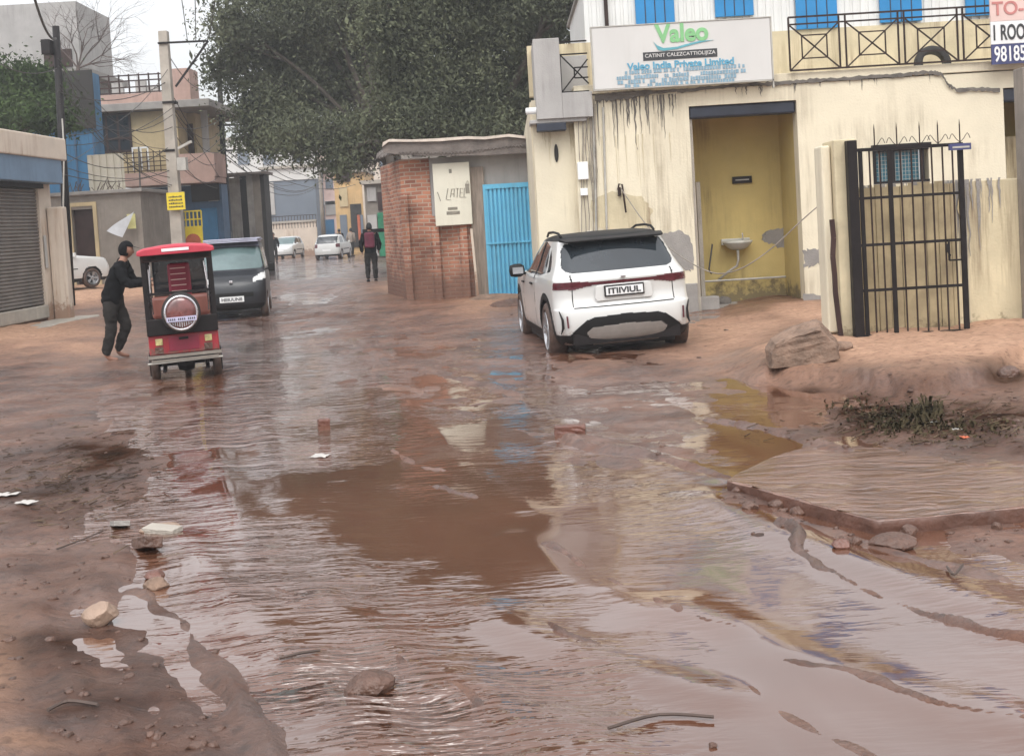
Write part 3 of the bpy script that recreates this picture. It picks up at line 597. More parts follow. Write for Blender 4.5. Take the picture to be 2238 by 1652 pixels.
def corrugated(x0, x1, z0, z1, y, pitch=.12, depth=.02):
    mb = MB(); n = int((x1-x0)/pitch); p = (x1-x0)/n; pts = []
    for i in range(n):
        a = x0+i*p; pts += [(a, y), (a+.55*p, y), (a+.62*p, y+depth), (a+.93*p, y+depth)]
    pts.append((x1, y)); vs = [(a, b, z0) for a, b in pts] + [(a, b, z1) for a, b in pts]; k = len(pts)
    return mb.add(vs, [(i, i+1, i+1+k, i+k) for i in range(k-1)])
def grimy_box(name, m, x0, x1, y0, y1, z0, z1, parent=None, **k):
    return MB().box(x0,x1,y0,y1,z0,z1).build(name, m, parent, **k)

# ================================================================== yellow building on the right
YF = 19.5
bld = empty('yellow_building', (3, YF, 0), 0, 'two storey cream yellow building with dark open doorway, white sheet upper floor and blue panels', 'building')
bld.location = (0,0,0)
ax0 = S(1172, 400, YF).x; dx0 = S(1516, 450, YF).x; dx1 = S(1751, 450, YF).x; axR = S(2560, 400, YF).x
zt = (S(1300,214,YF).z + S(2050,160,YF).z)/2      # underside of the balcony slab line
dz1 = S(1625, 226, YF).z
rx0, rx1, _, rz1 = rectW(2196, 190, 2330, 392, YF)
wx0, wx1, wz0, wz1 = rectW(1908, 322, 2030, 400, YF)
cx_ = S(1262, 400, YF).x
wall = MB()
wall.box(ax0, cx_, YF+.22, YF+.5, -.2, zt)                        # set back strip at the street corner
wall.box(cx_, dx0, YF, YF+.3, -.2, zt)
wall.box(dx0, dx1, YF, YF+.3, dz1, zt)
wall.box(dx1, wx0, YF, YF+.3, -.2, zt); wall.box(wx0, wx1, YF, YF+.3, -.2, wz0); wall.box(wx0, wx1, YF, YF+.3, wz1, zt)
wall.box(wx1, rx0, YF, YF+.3, -.2, zt); wall.box(rx0, rx1, YF, YF+.3, rz1, zt); wall.box(rx1, axR, YF, YF+.3, -.2, zt)
wall.box(ax0-.02, ax0+.25, YF+.5, YF+7.5, -.2, zt)                # street side wall running back
wall.build('wall', K['cream'], bld)
al = MB(); D = 1.35
al.box(dx0-.2, dx0, YF+.3, YF+D, -.1, dz1+.3); al.box(dx1, dx1+.2, YF+.3, YF+D, -.1, dz1+.3)
al.box(dx0-.2, dx1+.2, YF+D, YF+D+.2, -.1, dz1+.3); al.box(dx0-.2, dx1+.2, YF+.3, YF+D, dz1+.12, dz1+.3)
al.build('doorway_niche', K['mustard'], bld); al = MB()
al.box(rx0-.3, rx0, YF+.3, YF+1.6, .0, rz1+.2); al.box(rx1, rx1+.3, YF+.3, YF+1.6, 0, rz1+.2); al.box(rx0-.3, rx1+.3, YF+1.6, YF+1.8, 0, rz1+.2); al.box(rx0-.3, rx1+.3, YF+.3, YF+1.6, rz1+.05, rz1+.2)
al.build('doorway_niche', K['mustard'], bld)
MB().box(rx0+.3, rx1+.1, YF+.9, YF+.95, .2, rz1-.75).build('inner_panel', K['cream_dirty'], bld)
MB().box(dx0+.01, dx1-.01, YF+.04, YF+.30, dz1-.20, dz1-.004).build('rolled_shutter', K['navy'], bld, bevel=.03)
MB().box(rx0+.01, rx1-.01, YF+.04, YF+.30, rz1-.22, rz1-.004).build('rolled_shutter', K['navy'], bld, bevel=.03)
MB().box(dx0+.002, dx0+.06, YF+.1, YF+.14, .0, dz1-.2).box(dx0+.20, dx0+.27, YF+.9, YF+.97, 0, 2.15).build('shutter_guide', K['concrete'], bld)
mb = MB(); mb.tube([(dx0+.02, YF+D-.12, .42), (dx1-.02, YF+D-.12, .42)], .018).build('pipe_rail', K['pipe'], bld)
# floor and plinth inside the doorway
MB().box(dx0-.1, dx1+.1, YF+.3, YF+D+.05, -.1, .03).build('niche_floor', K['greycem'], bld)
MB().box(cx_, dx0-.003, YF-.03, YF-.002, -.15, .48).build('plinth', K['greycem'], bld, bevel=.02)
# damage
P1 = [(1438,515),(1470,505),(1500,508),(1514,530),(1514,592),(1495,592),(1478,578),(1458,585),(1440,560)]
patch('bare_cement_patch', K['greycem'], P1, YF, bld, seed=2)
patch('bare_cement_patch', K['greycem'], [(1755,548),(1775,543),(1800,546),(1819,545),(1820,570),(1800,575),(1775,580),(1758,588)], YF, bld, seed=3)
patch('bare_cement_patch', K['greycem'], [(1756,640),(1790,645),(1822,640),(1824,686),(1757,690)], YF, bld, seed=4, jit=.015)
patch('bare_cement_patch', K['greycem'], [(1665,515),(1685,500),(1725,498),(1735,510),(1765,512),(1765,548),(1720,545),(1690,535),(1668,530)], YF+D, bld, seed=5)
patch('bare_cement_patch', K['greycem'], [(1290,440),(1340,420),(1400,430),(1425,455),(1420,500),(1360,505),(1300,498)], YF, bld, seed=6, jit=.03).data.materials[0] = K['cream_dirty']
pj = [(0.35,1.25),(.55,1.3),(.7,1.5),(.9,1.8),(1.02,1.75),(1.0,1.2),(.8,.9),(.5,.85)]
MB().add([(dx0+.006, YF+a, b) for a, b in pj], [tuple(range(len(pj)))]).build('bare_cement_patch', K['greycem'], bld)
# cracked black line under the balcony
pts = [(1300,216),(1340,212),(1400,205),(1480,199),(1560,193),(1640,185),(1690,183),(1740,179),(1800,175),(1860,172),(1930,167),(1990,163),(2035,158),(2058,163),(2072,186),(2090,197),(2140,196),(2192,197)]
mb = MB(); rnd = random.Random(4); up = []; dn = []
P_ = []
for i in range(len(pts)-1):
    for k in range(8):
        t = k/8; P_.append((pts[i][0]*(1-t)+pts[i+1][0]*t, pts[i][1]*(1-t)+pts[i+1][1]*t))
for i, (a, b) in enumerate(P_):
    th = .018 + .020*rnd.random() + (.03 if a < 1420 else 0)
    p = S(a, b + rnd.uniform(-1.2,1.2), YF-.03); up.append((p.x, p.z+th)); dn.append((p.x, p.z-th*rnd.uniform(.6,1.3)))
vs = [(x, YF-.034, z) for x, z in up] + [(x, YF-.034, z) for x, z in dn]; n_ = len(up)
mb.add(vs, [(i, i+n_, i+n_+1, i+1) for i in range(n_-1)]).build('damp_crack', K['stain'], bld)
# damp streaks running down from the corner
rnd = random.Random(12)
def streaks(x0p, x1p, yp, n, l0, l1, w, par, Y, mat):
    mb = MB()
    for i in range(n):
        a = rnd.uniform(x0p, x1p); p = S(a, yp - (a-1300)*.06, Y); l = rnd.uniform(l0, l1)*(1 if rnd.random() < .7 else 1.7); ww = w*rnd.uniform(.3, 1.1)
        k = 7; L_ = []; R_ = []
        for j in range(k+1):
            t = j/k; o = rnd.uniform(-.25,.25)*ww; e = ww*(1-t*.85)*rnd.uniform(.5,1)
            L_.append((p.x+o-e/2, Y-.004-.0004*i, p.z-l*t)); R_.append((p.x+o+e/2, Y-.004-.0004*i, p.z-l*t))
        mb.add(L_+R_, [(j, j+1, j+k+2, j+k+1) for j in range(k)])
    return mb.build('damp_streak', mat, par)
streaks(1300, 1480, 216, 26, .15, .9, .05, bld, YF, K['stain'])
streaks(1480, 2050, 205, 20, .04, .22, .05, bld, YF, K['stain'])
streaks(1290, 1470, 300, 12, .3, .9, .022, bld, YF, K['cream_dirty'])
streaks(1180, 1250, 270, 10, .1, .5, .05, bld, YF+.22, K['cream_dirty'])
# oval vent in the set back strip
p = S(1216, 335, YF+.2); MB().prism([(p.x+.035*math.cos(t*.3927), p.z+.15*math.sin(t*.3927)) for t in range(16)], YF+.20, YF+.23).build('oval_hole', K['dark'], bld)
# balcony slab, parapet, railing
zb = (S(1727,162,YF-.1).z + S(2165,130,YF-.1).z)/2
MB().box(cx_+.02, axR, YF-.022, YF+1.5, zt+.02, zb).build('balcony_slab', K['cream'], bld, bevel=.01)
YU = YF+1.1
cz = S(1900, 57, YU).z
MB().box(ax0, axR, YU, YU+.2, zb-.02, cz).build('upper_wall', K['cream_dirty'], bld)
ztop = 5.62
corrugated(S(1275,0,YU).x, axR, cz+.003, ztop, YU+.02, .135, .022).build('upper_sheet_wall', K['whitesheet'], bld)
MB().box(S(1320,20,YU).x, S(1328,20,YU).x, YU-.06, YU, zb, ztop).build('post', K['rustblack'], bld)
MB().box(S(1275,0,YU).x-.05, axR, YU-.05, YU+4.5, ztop, ztop+.06).build('upper_roof', K['tin'], bld)
MB().box(S(1275,0,YU).x, S(1275,0,YU).x+.05, YU+.05, YU+4.3, zb, ztop).build('side_sheet_wall', K['whitesheet'], bld)
for a, b, c in ((1388,1473,53),(1562,1646,37),(1738,1828,64),(1921,2013,49),(2109,2190,35)):
    x0 = S(a, 20, YU).x; x1 = S(b, 20, YU).x; z0 = S((a+b)/2, c, YU).z; f = MB().box(x0, x1, YU-.05, YU-.004, z0, min(z0+1.75, ztop-.18)).build('blue_shutter', K['bluepanel'], bld, bevel=.006)
    mm_ = MB(); n_ = 4
    for k in range(1, n_): xx = x0+(x1-x0)*k/n_; mm_.box(xx-.008, xx+.008, YU-.056, YU-.048, z0+.01, ztop-.19)
    mm_.build('groove', K['navy'], f)
# grey parapet box on the corner
gx0, gx1, gz0, gz1 = rectW(1169, 86, 1226, 262, YF-.15)
b2x1 = S(1292, 170, YF-.15).x; zlow = S(1250, 205, YF-.15).z
pb = MB(); pb.box(gx0, gx1, YF-.15, YF+1.1, gz0+.02, gz1); pb.box(gx1, b2x1, YF-.15, YF+.1, gz0+.02, zlow+.02); pb.box(gx1+.03, b2x1, YF+.6, YF+.7, zlow, gz1-.2)
pb.box(ax0-.05, cx_+.2, YF-.1, YF+.5, gz0-.04, gz0+.02)
pb.build('corner_parapet', K['parapet'], bld, bevel=.008)
MB().box(S(1172,262,YF).x, S(1236,262,YF).x, YF-.12, YF+.15, gz0-.17, gz0-.045).build('small_awning', K['navy'], bld, bevel=.01)
mb = MB(); a0 = S(1228,205,YF-.1); a1 = S(1288,205,YF-.1); z0 = zlow+.03; z1 = S(1228, 93, YF-.1).z; yy = YF-.11
for p, q in (((a0.x,z0),(a0.x,z1-.2)),((a0.x,z0),(a1.x,z0)),((a0.x,z1-.2),(a1.x,z1-.2)),((a0.x,z1),(a1.x,z1)),((a0.x,z0),(a1.x,z0+(a1.x-a0.x)*1.15)),((a0.x,z1-.2),(a1.x,z1-.2-(a1.x-a0.x)*1.1)),((a0.x+.22,z0+.22),(a0.x+.22,z1-.42)),((a0.x+.22,z0+.22),(a1.x,z0+.22)),((a0.x+.22,z1-.42),(a1.x,z1-.42))):
    mb.bar((p[0],yy,p[1]), (q[0],yy,q[1]), .022)
mb.build('corner_railing', K['black'], bld)
# long balcony railing with crossed squares
rl = MB(); yr = YF-.07
def RX(px, py): return S(px, py, yr).x
xs = [(RX(1725,100), RX(1835,100)), (RX(1849,100), RX(1964,95)), (RX(1977,90), RX(2093,85)), (RX(2105,80), RX(2221,78)), (RX(2233,75), RX(2350,70))]
z0 = zb+.03; z2 = S(1727, 39, yr).z; z1 = S(1727, 52, yr).z-.02
rl.bar((xs[0][0],yr,z2),(xs[-1][1],yr,z2),.028); rl.bar((xs[0][0],yr,z1),(xs[-1][1],yr,z1),.024); rl.bar((xs[0][0],yr,z0),(xs[-1][1],yr,z0),.028)
for a, b in xs:
    for q in (a, b): rl.bar((q,yr,z0),(q,yr,z2),.026)
    rl.bar((a,yr,z0),(b,yr,z1),.022); rl.bar((a,yr,z1),(b,yr,z0),.022)
    ix = (b-a)*.25; iz = (z1-z0)*.25
    for p, q in (((a+ix,z0+iz),(b-ix,z0+iz)),((a+ix,z1-iz),(b-ix,z1-iz)),((a+ix,z0+iz),(a+ix,z1-iz)),((b-ix,z0+iz),(b-ix,z1-iz))):
        rl.bar((p[0],yr-.003,p[1]),(q[0],yr-.003,q[1]),.02)
rl.build('balcony_railing', K['rustblack'], bld)
# window with blue mesh
wf = MB(); yy = YF+.04
wf.box(wx0,wx1,YF-.02,YF+.08,wz1-.06,wz1-.003); wf.box(wx0,wx1,YF-.02,YF+.08,wz0+.003,wz0+.04)
for q in (wx0, wx0+(wx1-wx0)*.33, wx0+(wx1-wx0)*.86): wf.box(q+.003,q+.05,YF-.018,YF+.078,wz0+.04,wz1-.06)
wf.box(wx0-.02, wx1+.02, YF-.1, YF-.003, wz1+.0, wz1+.05)
wf_ = wf.build('window', K['black'], bld)
MB().box(wx0+.05, wx1-.14, YF+.09, YF+.10, wz0+.04, wz1-.06).build('pane', K['meshblue'], wf_)
gm = MB()
for i in range(14): q = wx0+.05+i*(wx1-wx0-.2)/13; gm.box(q,q+.006,YF+.05,YF+.056,wz0+.04,wz1-.06)
for i in range(8): q = wz0+.06+i*(wz1-wz0-.14)/7; gm.box(wx0+.05,wx1-.14,YF+.057,YF+.063,q,q+.006)
gm.build('mesh_grille', K['pipe'], wf_)
# conduits and cables down the corner
mb = MB(); rnd = random.Random(3)
for i in range(9):
    a = 1266+i*4.2+rnd.uniform(-1,1); tp = S(a, 222+rnd.uniform(-8,8), YF-.05); bt = S(a+7+rnd.uniform(-4,4), rnd.choice((400,440,520,575)), YF-.03)
    pts = [tp.lerp(bt, t/6)+Vector((rnd.uniform(-.02,.02), rnd.uniform(-.02,.01), 0)) for t in range(7)]
    mb.tube(pts, rnd.uniform(.005,.009), 5)
mb.build('wall_cables', K['cablegrey'], bld)
mb = MB(); 
for a, e in ((1296, 590),(1318, 560)): mb.tube([S(a,235,YF-.025), S(a+10,e,YF-.025)], .018, 8)
mb.build('conduit_pipe', K['pipe'], bld)
for r_ in [(1262,355,1285,393),(1268,412,1284,428),(1283,505,1296,520)]:
    mb = MB(); rects(mb, [r_], YF, YF-.10, YF-.003); mb.build('meter_box', K['white'], bld, bevel=.01)
mb = MB(); a = S(1150,244,YF); mb.tube([a, S(1180,242,YF-.05)], .055, 12); mb.build('drain_pipe', K['white'], bld)
# dark plates inside the doorway
x0,x1,z0,z1 = rectW(1600,386,1642,401,YF+D); f = MB().box(x0,x1,YF+D-.05,YF+D-.003,z0,z1).build('wall_vent', K['black'], bld); MB().box(x0+.05,x1-.05,YF+D-.056,YF+D-.05,z0+.05,z1-.05).build('slot', K['pipe'], f)
p = S(1523, 358, YF+.9); MB().box(dx0+.002, dx0+.08, YF+.86, YF+.94, p.z-.04, p.z+.05).build('switch', K['black'], bld)

# sign board
sx0,sx1,sz0,sz1 = rectW(1297, 52, 1684, 184, YF-.25)
ys = YF-.25
sg = empty('company_sign', ((sx0+sx1)/2, ys, sz0), 0, 'wide white hoarding with green Valeo lettering, swoosh and blue company lines above the doorway', 'sign')
def rel(o, par): o.parent = par; o.matrix_parent_inverse = Matrix.Translation(par.location).inverted(); return o
rel(MB().box(sx0,sx1,ys,ys+.05,sz0,sz1).build('board', K['signwhite'], None, bevel=.004), sg)
fr = MB(); fr.box(sx0-.02,sx0-.002,ys-.01,ys+.06,sz0,sz1); fr.box(sx1+.002,sx1+.025,ys-.01,ys+.06,sz0-.14,sz1); fr.box(sx0-.02,sx1+.025,ys-.01,ys+.06,sz0-.025,sz0-.003); fr.box(sx0-.02,sx1+.025,ys-.01,ys+.06,sz1+.003,sz1+.02)
rel(fr.build('frame', K['pipe'], None), sg)
def SP(px, py): return S(px, py, ys)
yt = ys-.006
p = SP(1489, 72); rel(text_mesh('lettering', 'Valeo', .3, K['green'], p.x, yt, p.z, None, width=.86, bold=.010, roll=0, height=.30), sg)
sw = [(1428,92),(1436,100),(1450,106),(1480,103),(1500,97),(1530,90),(1560,88),(1530,94),(1500,102),(1480,108),(1450,112),(1438,110)]
rel(MB().prism([(SP(a,b).x, SP(a,b).z) for a, b in sw], yt-.004, yt+.002).build('swoosh', K['teal'], None), sg)
x0,x1,z0,z1 = rectW(1406, 111, 1567, 129, ys); rel(MB().box(x0,x1,yt-.002,yt+.003,z0,z1).build('black_band', K['ink'], None, bevel=.002), sg)
rel(text_mesh('lettering', 'CATINIT CALEZCATTIOLIJIZA', .1, K['signwhite'], (x0+x1)/2, yt-.006, (z0+z1)/2, None, width=(x1-x0)*.95, height=(z1-z0)*.58, bold=.001, extrude=.002), sg)
p = SP(1487, 140); rel(text_mesh('lettering', 'Valeo India Private Limited', .13, K['signblue'], p.x, yt, p.z, None, width=1.72, height=.115, bold=.004, extrude=.004), sg)
mb = MB(); rnd = random.Random(9)
for (a0_, a1_, yy_) in ((1366,1628,153),(1348,1628,164),(1350,1610,174),(1366,1606,183)):
    a = a0_
    while a < a1_:
        w = rnd.uniform(3.2, 6.0); yy2 = yy_ - (a-1489)*.0600; q0 = SP(a, yy2+3.3); q1 = SP(a+w, yy2-3.3)
        if rnd.random() < .9: mb.box(q0.x, q1.x, yt-.002, yt+.003, q0.z, q0.z+.062*rnd.uniform(.8,1.1))
        a += w + (1.6 if rnd.random() < .85 else 5)
rel(mb.build('small_print', K['signgrey'], None), sg)

# painted to-let board at the right edge
YB = YF-.3
t0,t1,tz0,tz1 = rectW(2166, -10, 2300, 137, YB)
tl = empty('to_let_board', ((t0+t1)/2, YB, tz0), 0, 'hand painted pink, white and navy TO-LET board reading 1 ROOM and 98185', 'sign')
zA = S(2166, 78, YB).z; zA = S(2230, 47+27, YB).z; 
zm1 = S(2200, 46, YB).z; zm2 = S(2200, 96, YB).z
rel(MB().box(t0,t1,YB,YB+.03,zm1,tz1).build('pink_panel', K['pinkish'], None), tl)
rel(MB().box(t0,t1,YB,YB+.03,zm2,zm1-.004).build('white_panel', K['white'], None), tl)
rel(MB().box(t0,t1,YB,YB+.03,tz0,zm2-.004).build('navy_panel', K['navytxt'], None), tl)
rel(text_mesh('lettering', 'TO-LET', .4, K['redtxt'], t0+.52, YB-.004, (zm1+tz1)/2, None, width=.98, height=.22, bold=.006), tl)
rel(text_mesh('lettering', '1 ROOM', .3, K['ink'], t0+.36, YB-.004, (zm1+zm2)/2, None, width=.64, height=.25, bold=.006), tl)
rel(text_mesh('lettering', '98185', .3, K['white'], t0+.29, YB-.004, (zm2+tz0)/2, None, width=.50, height=.25, bold=.004), tl)

# tyre lying on the balcony
p = S(2050, 140, YF+.35)
def tyre_mb(R_, r_, w, c, axis, n=36):
    prof = [(r_, -w*.42), (r_+.02, -w*.5), ((r_+R_)/2, -w*.52), (R_-.02, -w*.45), (R_, -w*.3), (R_, w*.3), (R_-.02, w*.45), ((r_+R_)/2, w*.52), (r_+.02, w*.5), (r_, w*.42), (r_, -w*.42)]
    return MB().lathe(prof, c, axis, n)
o = tyre_mb(.30, .185, .17, (0,0,0), 'y').build('tyre', K['tyre'], None, smooth=True); o.location = (p.x, YF+.6, zb+.08); o.rotation_euler = (R(-12),0,0)
tag(o, 'worn black tyre leaning behind the balcony railing', 'tyre')

# wash basin inside the doorway
bx = empty('wash_basin', (0,0,0), 0, 'grimy white wash basin with drain pipe on the mustard doorway wall', 'wash basin')
c = S(1612, 533, YF+D-.22); bs = MB()
rim = [(.30,.0),(.31,.03),(.27,.035),(.22,-.06),(.10,-.10),(.09,-.13),(.18,-.10),(.27,-.03),(.30,0)]
bs.lathe(rim, (0,0,0), 'z', 28); o = bs.build('bowl', K['porcelain'], bx, smooth=True); o.scale = (.85,.68,1); o.location = (c.x, c.y, c.z+.02)
MB().box(c.x-.25,c.x+.25,YF+D-.07,YF+D-.004,c.z-.02,c.z+.09).build('back_ledge', K['porcelain'], bx, bevel=.01)
MB().tube([(c.x+.12,YF+D-.09,c.z+.07),(c.x+.12,YF+D-.09,c.z+.17),(c.x+.1,YF+D-.17,c.z+.17)], .012).build('tap', K['chrome'], bx)
MB().tube([(c.x,c.y,c.z-.1),(c.x,c.y,c.z-.28),(c.x-.02,c.y+.03,c.z-.38),(c.x-.16,YF+D-.1,c.z-.48),(c.x-.34,YF+D-.06,c.z-.62)], .022).build('drain_pipe', K['pipe'], bx, smooth=True)
MB().tube([(c.x-.42,YF+D-.12,c.z+.02),(c.x-.50,YF+D-.12,c.z-.42),(c.x-.46,YF+D-.12,c.z-.5)], .014).build('hose', K['cable'], bx, smooth=True)
# concrete block and junk by the doorway
p = S(1552, 668, YF+.05); o = MB().box(-.16,.17,-.1,.14,-.02,.2).build('concrete_block', K['greycem'], None, bevel=.012); o.location = (p.x, YF+.25, .03); o.rotation_euler = (0,0,R(8)); tag(o, 'grey concrete block at the left foot of the open doorway', 'block')
def lump(name, m, sx_, sy_, sz_, seed, loc, rz=0, cut=.35, sub=3, tilt=0):
    """irregular broken lump with flat-ish faces"""
    bm = bmesh.new(); bmesh.ops.create_icosphere(bm, subdivisions=sub, radius=1); rnd = random.Random(seed)
    pl = [(Vector((rnd.gauss(0,1), rnd.gauss(0,1), rnd.gauss(0,1))).normalized(), rnd.uniform(.55,.85)) for _ in range(9)]
    for v in bm.verts:
        for n_, d in pl:
            k = v.co.dot(n_)
            if k > d: v.co -= n_*(k-d)*(1-cut*.3)
        v.co += v.co.normalized()*rnd.uniform(-.03,.03)
        v.co = Vector((v.co.x*sx_, v.co.y*sy_, v.co.z*sz_))
    me = bpy.data.meshes.new(name); bm.to_mesh(me); bm.free()
    o = link(name, me, m); o.location = loc; o.rotation_euler = (R(tilt),0,rz)
    return o
for (px_, py_, sz_, sd) in ((1585,640,.09,1),(1555,655,.07,2),(1535,640,.08,5)):
    p = S(px_, py_, YF+.9); o = lump('rubble_piece', K['stain'], sz_*1.3, sz_, sz_, sd, (p.x, YF+1.0, .08)); tag(o, ('rightmost and largest dark rubble piece under the basin drain', 'smallest dark rubble piece in the middle of the doorway floor', 'dark rubble piece beside the left jamb of the doorway')[(1,2,5).index(sd)], 'rubble')

# hanging cable from the hook
hk = S(1357,412,YF-.06); e2 = S(1822,424,YF-3.0)
ctrl = [hk, S(1400,475,YF-.7), S(1440,522,YF-1.2), S(1490,562,YF-1.7), S(1540,590,YF-2.1), S(1580,598,YF-2.3), S(1630,582,YF-2.5), S(1690,540,YF-2.7), S(1750,484,YF-2.9), S(1795,445,YF-3.0), e2]
def smooth_path(P_, k=6):
    out = []
    for i in range(len(P_)-1):
        p0 = P_[max(i-1,0)]; p1 = P_[i]; p2 = P_[i+1]; p3 = P_[min(i+2,len(P_)-1)]
        for j in range(k):
            t = j/k; out.append(.5*((2*p1)+(p2-p0)*t+(2*p0-5*p1+4*p2-p3)*t*t+(3*p1-p0-3*p2+p3)*t**3))
    out.append(P_[-1]); return out
cb = empty('hanging_cable', (0,0,0), 0, 'dark cable sagging from a wall hook across the doorway to the gate pillar', 'cable')
MB().tube(smooth_path(ctrl), .009, 6).build('cable', K['cablegrey'], cb)
MB().tube([hk+Vector((-.05,.0,-.02)), hk+Vector((-.03,-.02,.07)), hk+Vector((.02,-.03,.06)), hk+Vector((.03,-.03,-.05)), hk+Vector((.06,-.02,-.4))], .016, 6).box(hk.x-.05,hk.x+.0,YF-.06,YF-.002,hk.z-.12,hk.z+.02).build('hook', K['rustblack'], cb)

# ================================================================== compound wall, pillar and folded gate
YG = 13.1
gw = empty('compound_wall', (0,0,0), 0, 'stained cream boundary wall with crumbling pillar behind the open black gate', 'wall')
x0 = S(1868, 600, YG).x; zw = S(2150, 394, YG).z; xr = S(2700, 500, YG).x
MB().box(x0, xr, YG, YG+.23, -.1, zw).build('wall', K['cream_dirty'], gw, bevel=.012)
px0 = S(1836, 520, YG-.2).x; px1 = S(1868, 520, YG-.2).x; zp = S(1850, 305, YG-.2).z
MB().box(px0-.03, px1+.06, YG-.22, YG+.25, -.1, zp).build('pillar', K['cream_dirty'], gw, bevel=.012)
rnd = random.Random(8); cpts = [(1818,480),(1822,520),(1820,560),(1824,600),(1826,640),(1832,690),(1838,735)]
mb = MB(); 
for i in range(len(cpts)-1):
    mb.bar(S(*cpts[i], YG-.24), S(*cpts[i+1], YG-.24), .05, .03)
mb.build('rusty_edge', K['darkbrown'], gw)
# thin left strip of the pillar, broken away at the bottom
MB().box(px0-.14, px0-.035, YG-.1, YG+.2, .25, zp-.05).build('old_plaster_edge', K['cream'], gw, bevel=.02)
rnd = random.Random(31)
streaks(1885, 2238, 441, 34, .1, .7, .045, gw, YG, K['greycem']); streaks(1890, 2110, 441, 18, .3, 1.1, .022, gw, YG-.014, K['greycem']); streaks(1885, 2110, 441, 14, .9, 1.5, .09, gw, YG-.024, K['planks'])
gt = empty('iron_gate', (0,0,0), 0, 'black iron bar gate folded open against the cream compound wall', 'gate')
yg = YG-.30
def GG(px, py): return S(px, py, yg)
mb = MB(); a = GG(1858,308); b = GG(1880,738)
xa = (a.x+b.x)/2; mb.box(xa-.055, xa+.05, yg-.05, yg+.06, b.z, a.z); mb.build('hinge_post', K['black'], gt, bevel=.006)
xl = GG(1888,530).x; xr_ = GG(2106,530).x; zt_ = GG(1990,322).z; zb_ = GG(1995,738).z; xm = GG(1951,530).x
zr = [GG(1990,428).z, GG(1998,530).z, GG(2002,629).z]
mb = MB(); mb.bar((xr_,yg,zb_),(xr_,yg,zt_+.02),.055,.035); mb.bar((xl,yg,zb_),(xl,yg,zt_),.04,.03); mb.bar((xa+.05,yg,zt_),(xr_,yg,zt_),.05,.035); mb.bar((xa+.05,yg,zb_+.04),(xr_,yg,zb_+.04),.09,.04)
for z in zr: mb.bar((xl-.06,yg,z),(xr_,yg,z),.036,.03)
mb.bar((xm,yg-.004,zb_),(xm,yg-.004,zt_),.045,.03)
mb.build('gate_frame', K['black'], gt)
bp = MB(); xq = xl-.05
while xq < xr_: bp.box(xq, min(xq+.13, xr_+.02), YG-.035-.006*(int(xq*50)%2), YG-.004, zb_+.05, zw-.015); xq += .137
bp.build('boarded_panel', K['planks'], gw)
nb = 9
for i in range(nb):
    q = xl + (xr_-xl)*(i+.9)/(nb+.6)
    MB().bar((q,yg+.004,zb_+.05),(q+random.uniform(-.006,.006),yg+.004,zt_),.016,.012).build('bar', K['rustblack'], gt)
sp = MB()
for i, pxs in enumerate((1911,1960,2010,2050,2098)):
    q = S(pxs, 310, yg).x; sp.tube([(q,yg,zt_),(q,yg,zt_+.21),(q,yg,zt_+.27)], [.007,.007,.001], 6)
    for s_ in (-1, 1):
        if pxs in (1911,) and s_ < 0: continue
        sp.tube([(q+s_*.11*t**.6, yg, zt_+.02+.10*math.sin(min(t*1.4,1)*math.pi*.5) - .10*max(t-.7,0)*2) for t in (0,.2,.4,.6,.8,1)], .004, 5)
sp.build('spikes', K['rustblack'], gt)
mb = MB(); q = GG(2068,545); mb.tube([(q.x,yg-.03,q.z+.06),(q.x,yg-.04,q.z-.02),(q.x+.03,yg-.04,q.z-.07)], .01, 6); q2 = GG(2085,548)
for p_, r_ in (((q2.x-.06,q2.z+.13),(q2.x-.06,q2.z-.1)),((q2.x-.06,q2.z-.1),(q2.x+.09,q2.z-.1))): mb.bar((p_[0],yg-.02,p_[1]),(r_[0],yg-.02,r_[1]),.018)
mb.build('latch', K['black'], gt)
x0_,x1_,z0_,z1_ = rectW(2074,314,2121,328,yg-.05); f = MB().box(x0_,x1_,yg-.07,yg-.03,z0_,z1_).build('top_hinge_plate', K['navytxt'], gt); MB().box(x0_+.03,x1_-.02,yg-.074,yg-.068,z0_+.02,z1_-.03).build('shine_strip', K['pipe'], f)
# brown pillar at the far right edge
x0 = S(2226, 270, YG-.1).x; z1_ = S(2240, 150, YG-.1).z
o = MB().box(x0, x0+.45, YG-.25, YG-.003, 0, z1_).build('brown_pillar', K['greywall'], None, bevel=.01); tag(o, 'brownish grey pillar cut by the right edge above the compound wall', 'pillar')
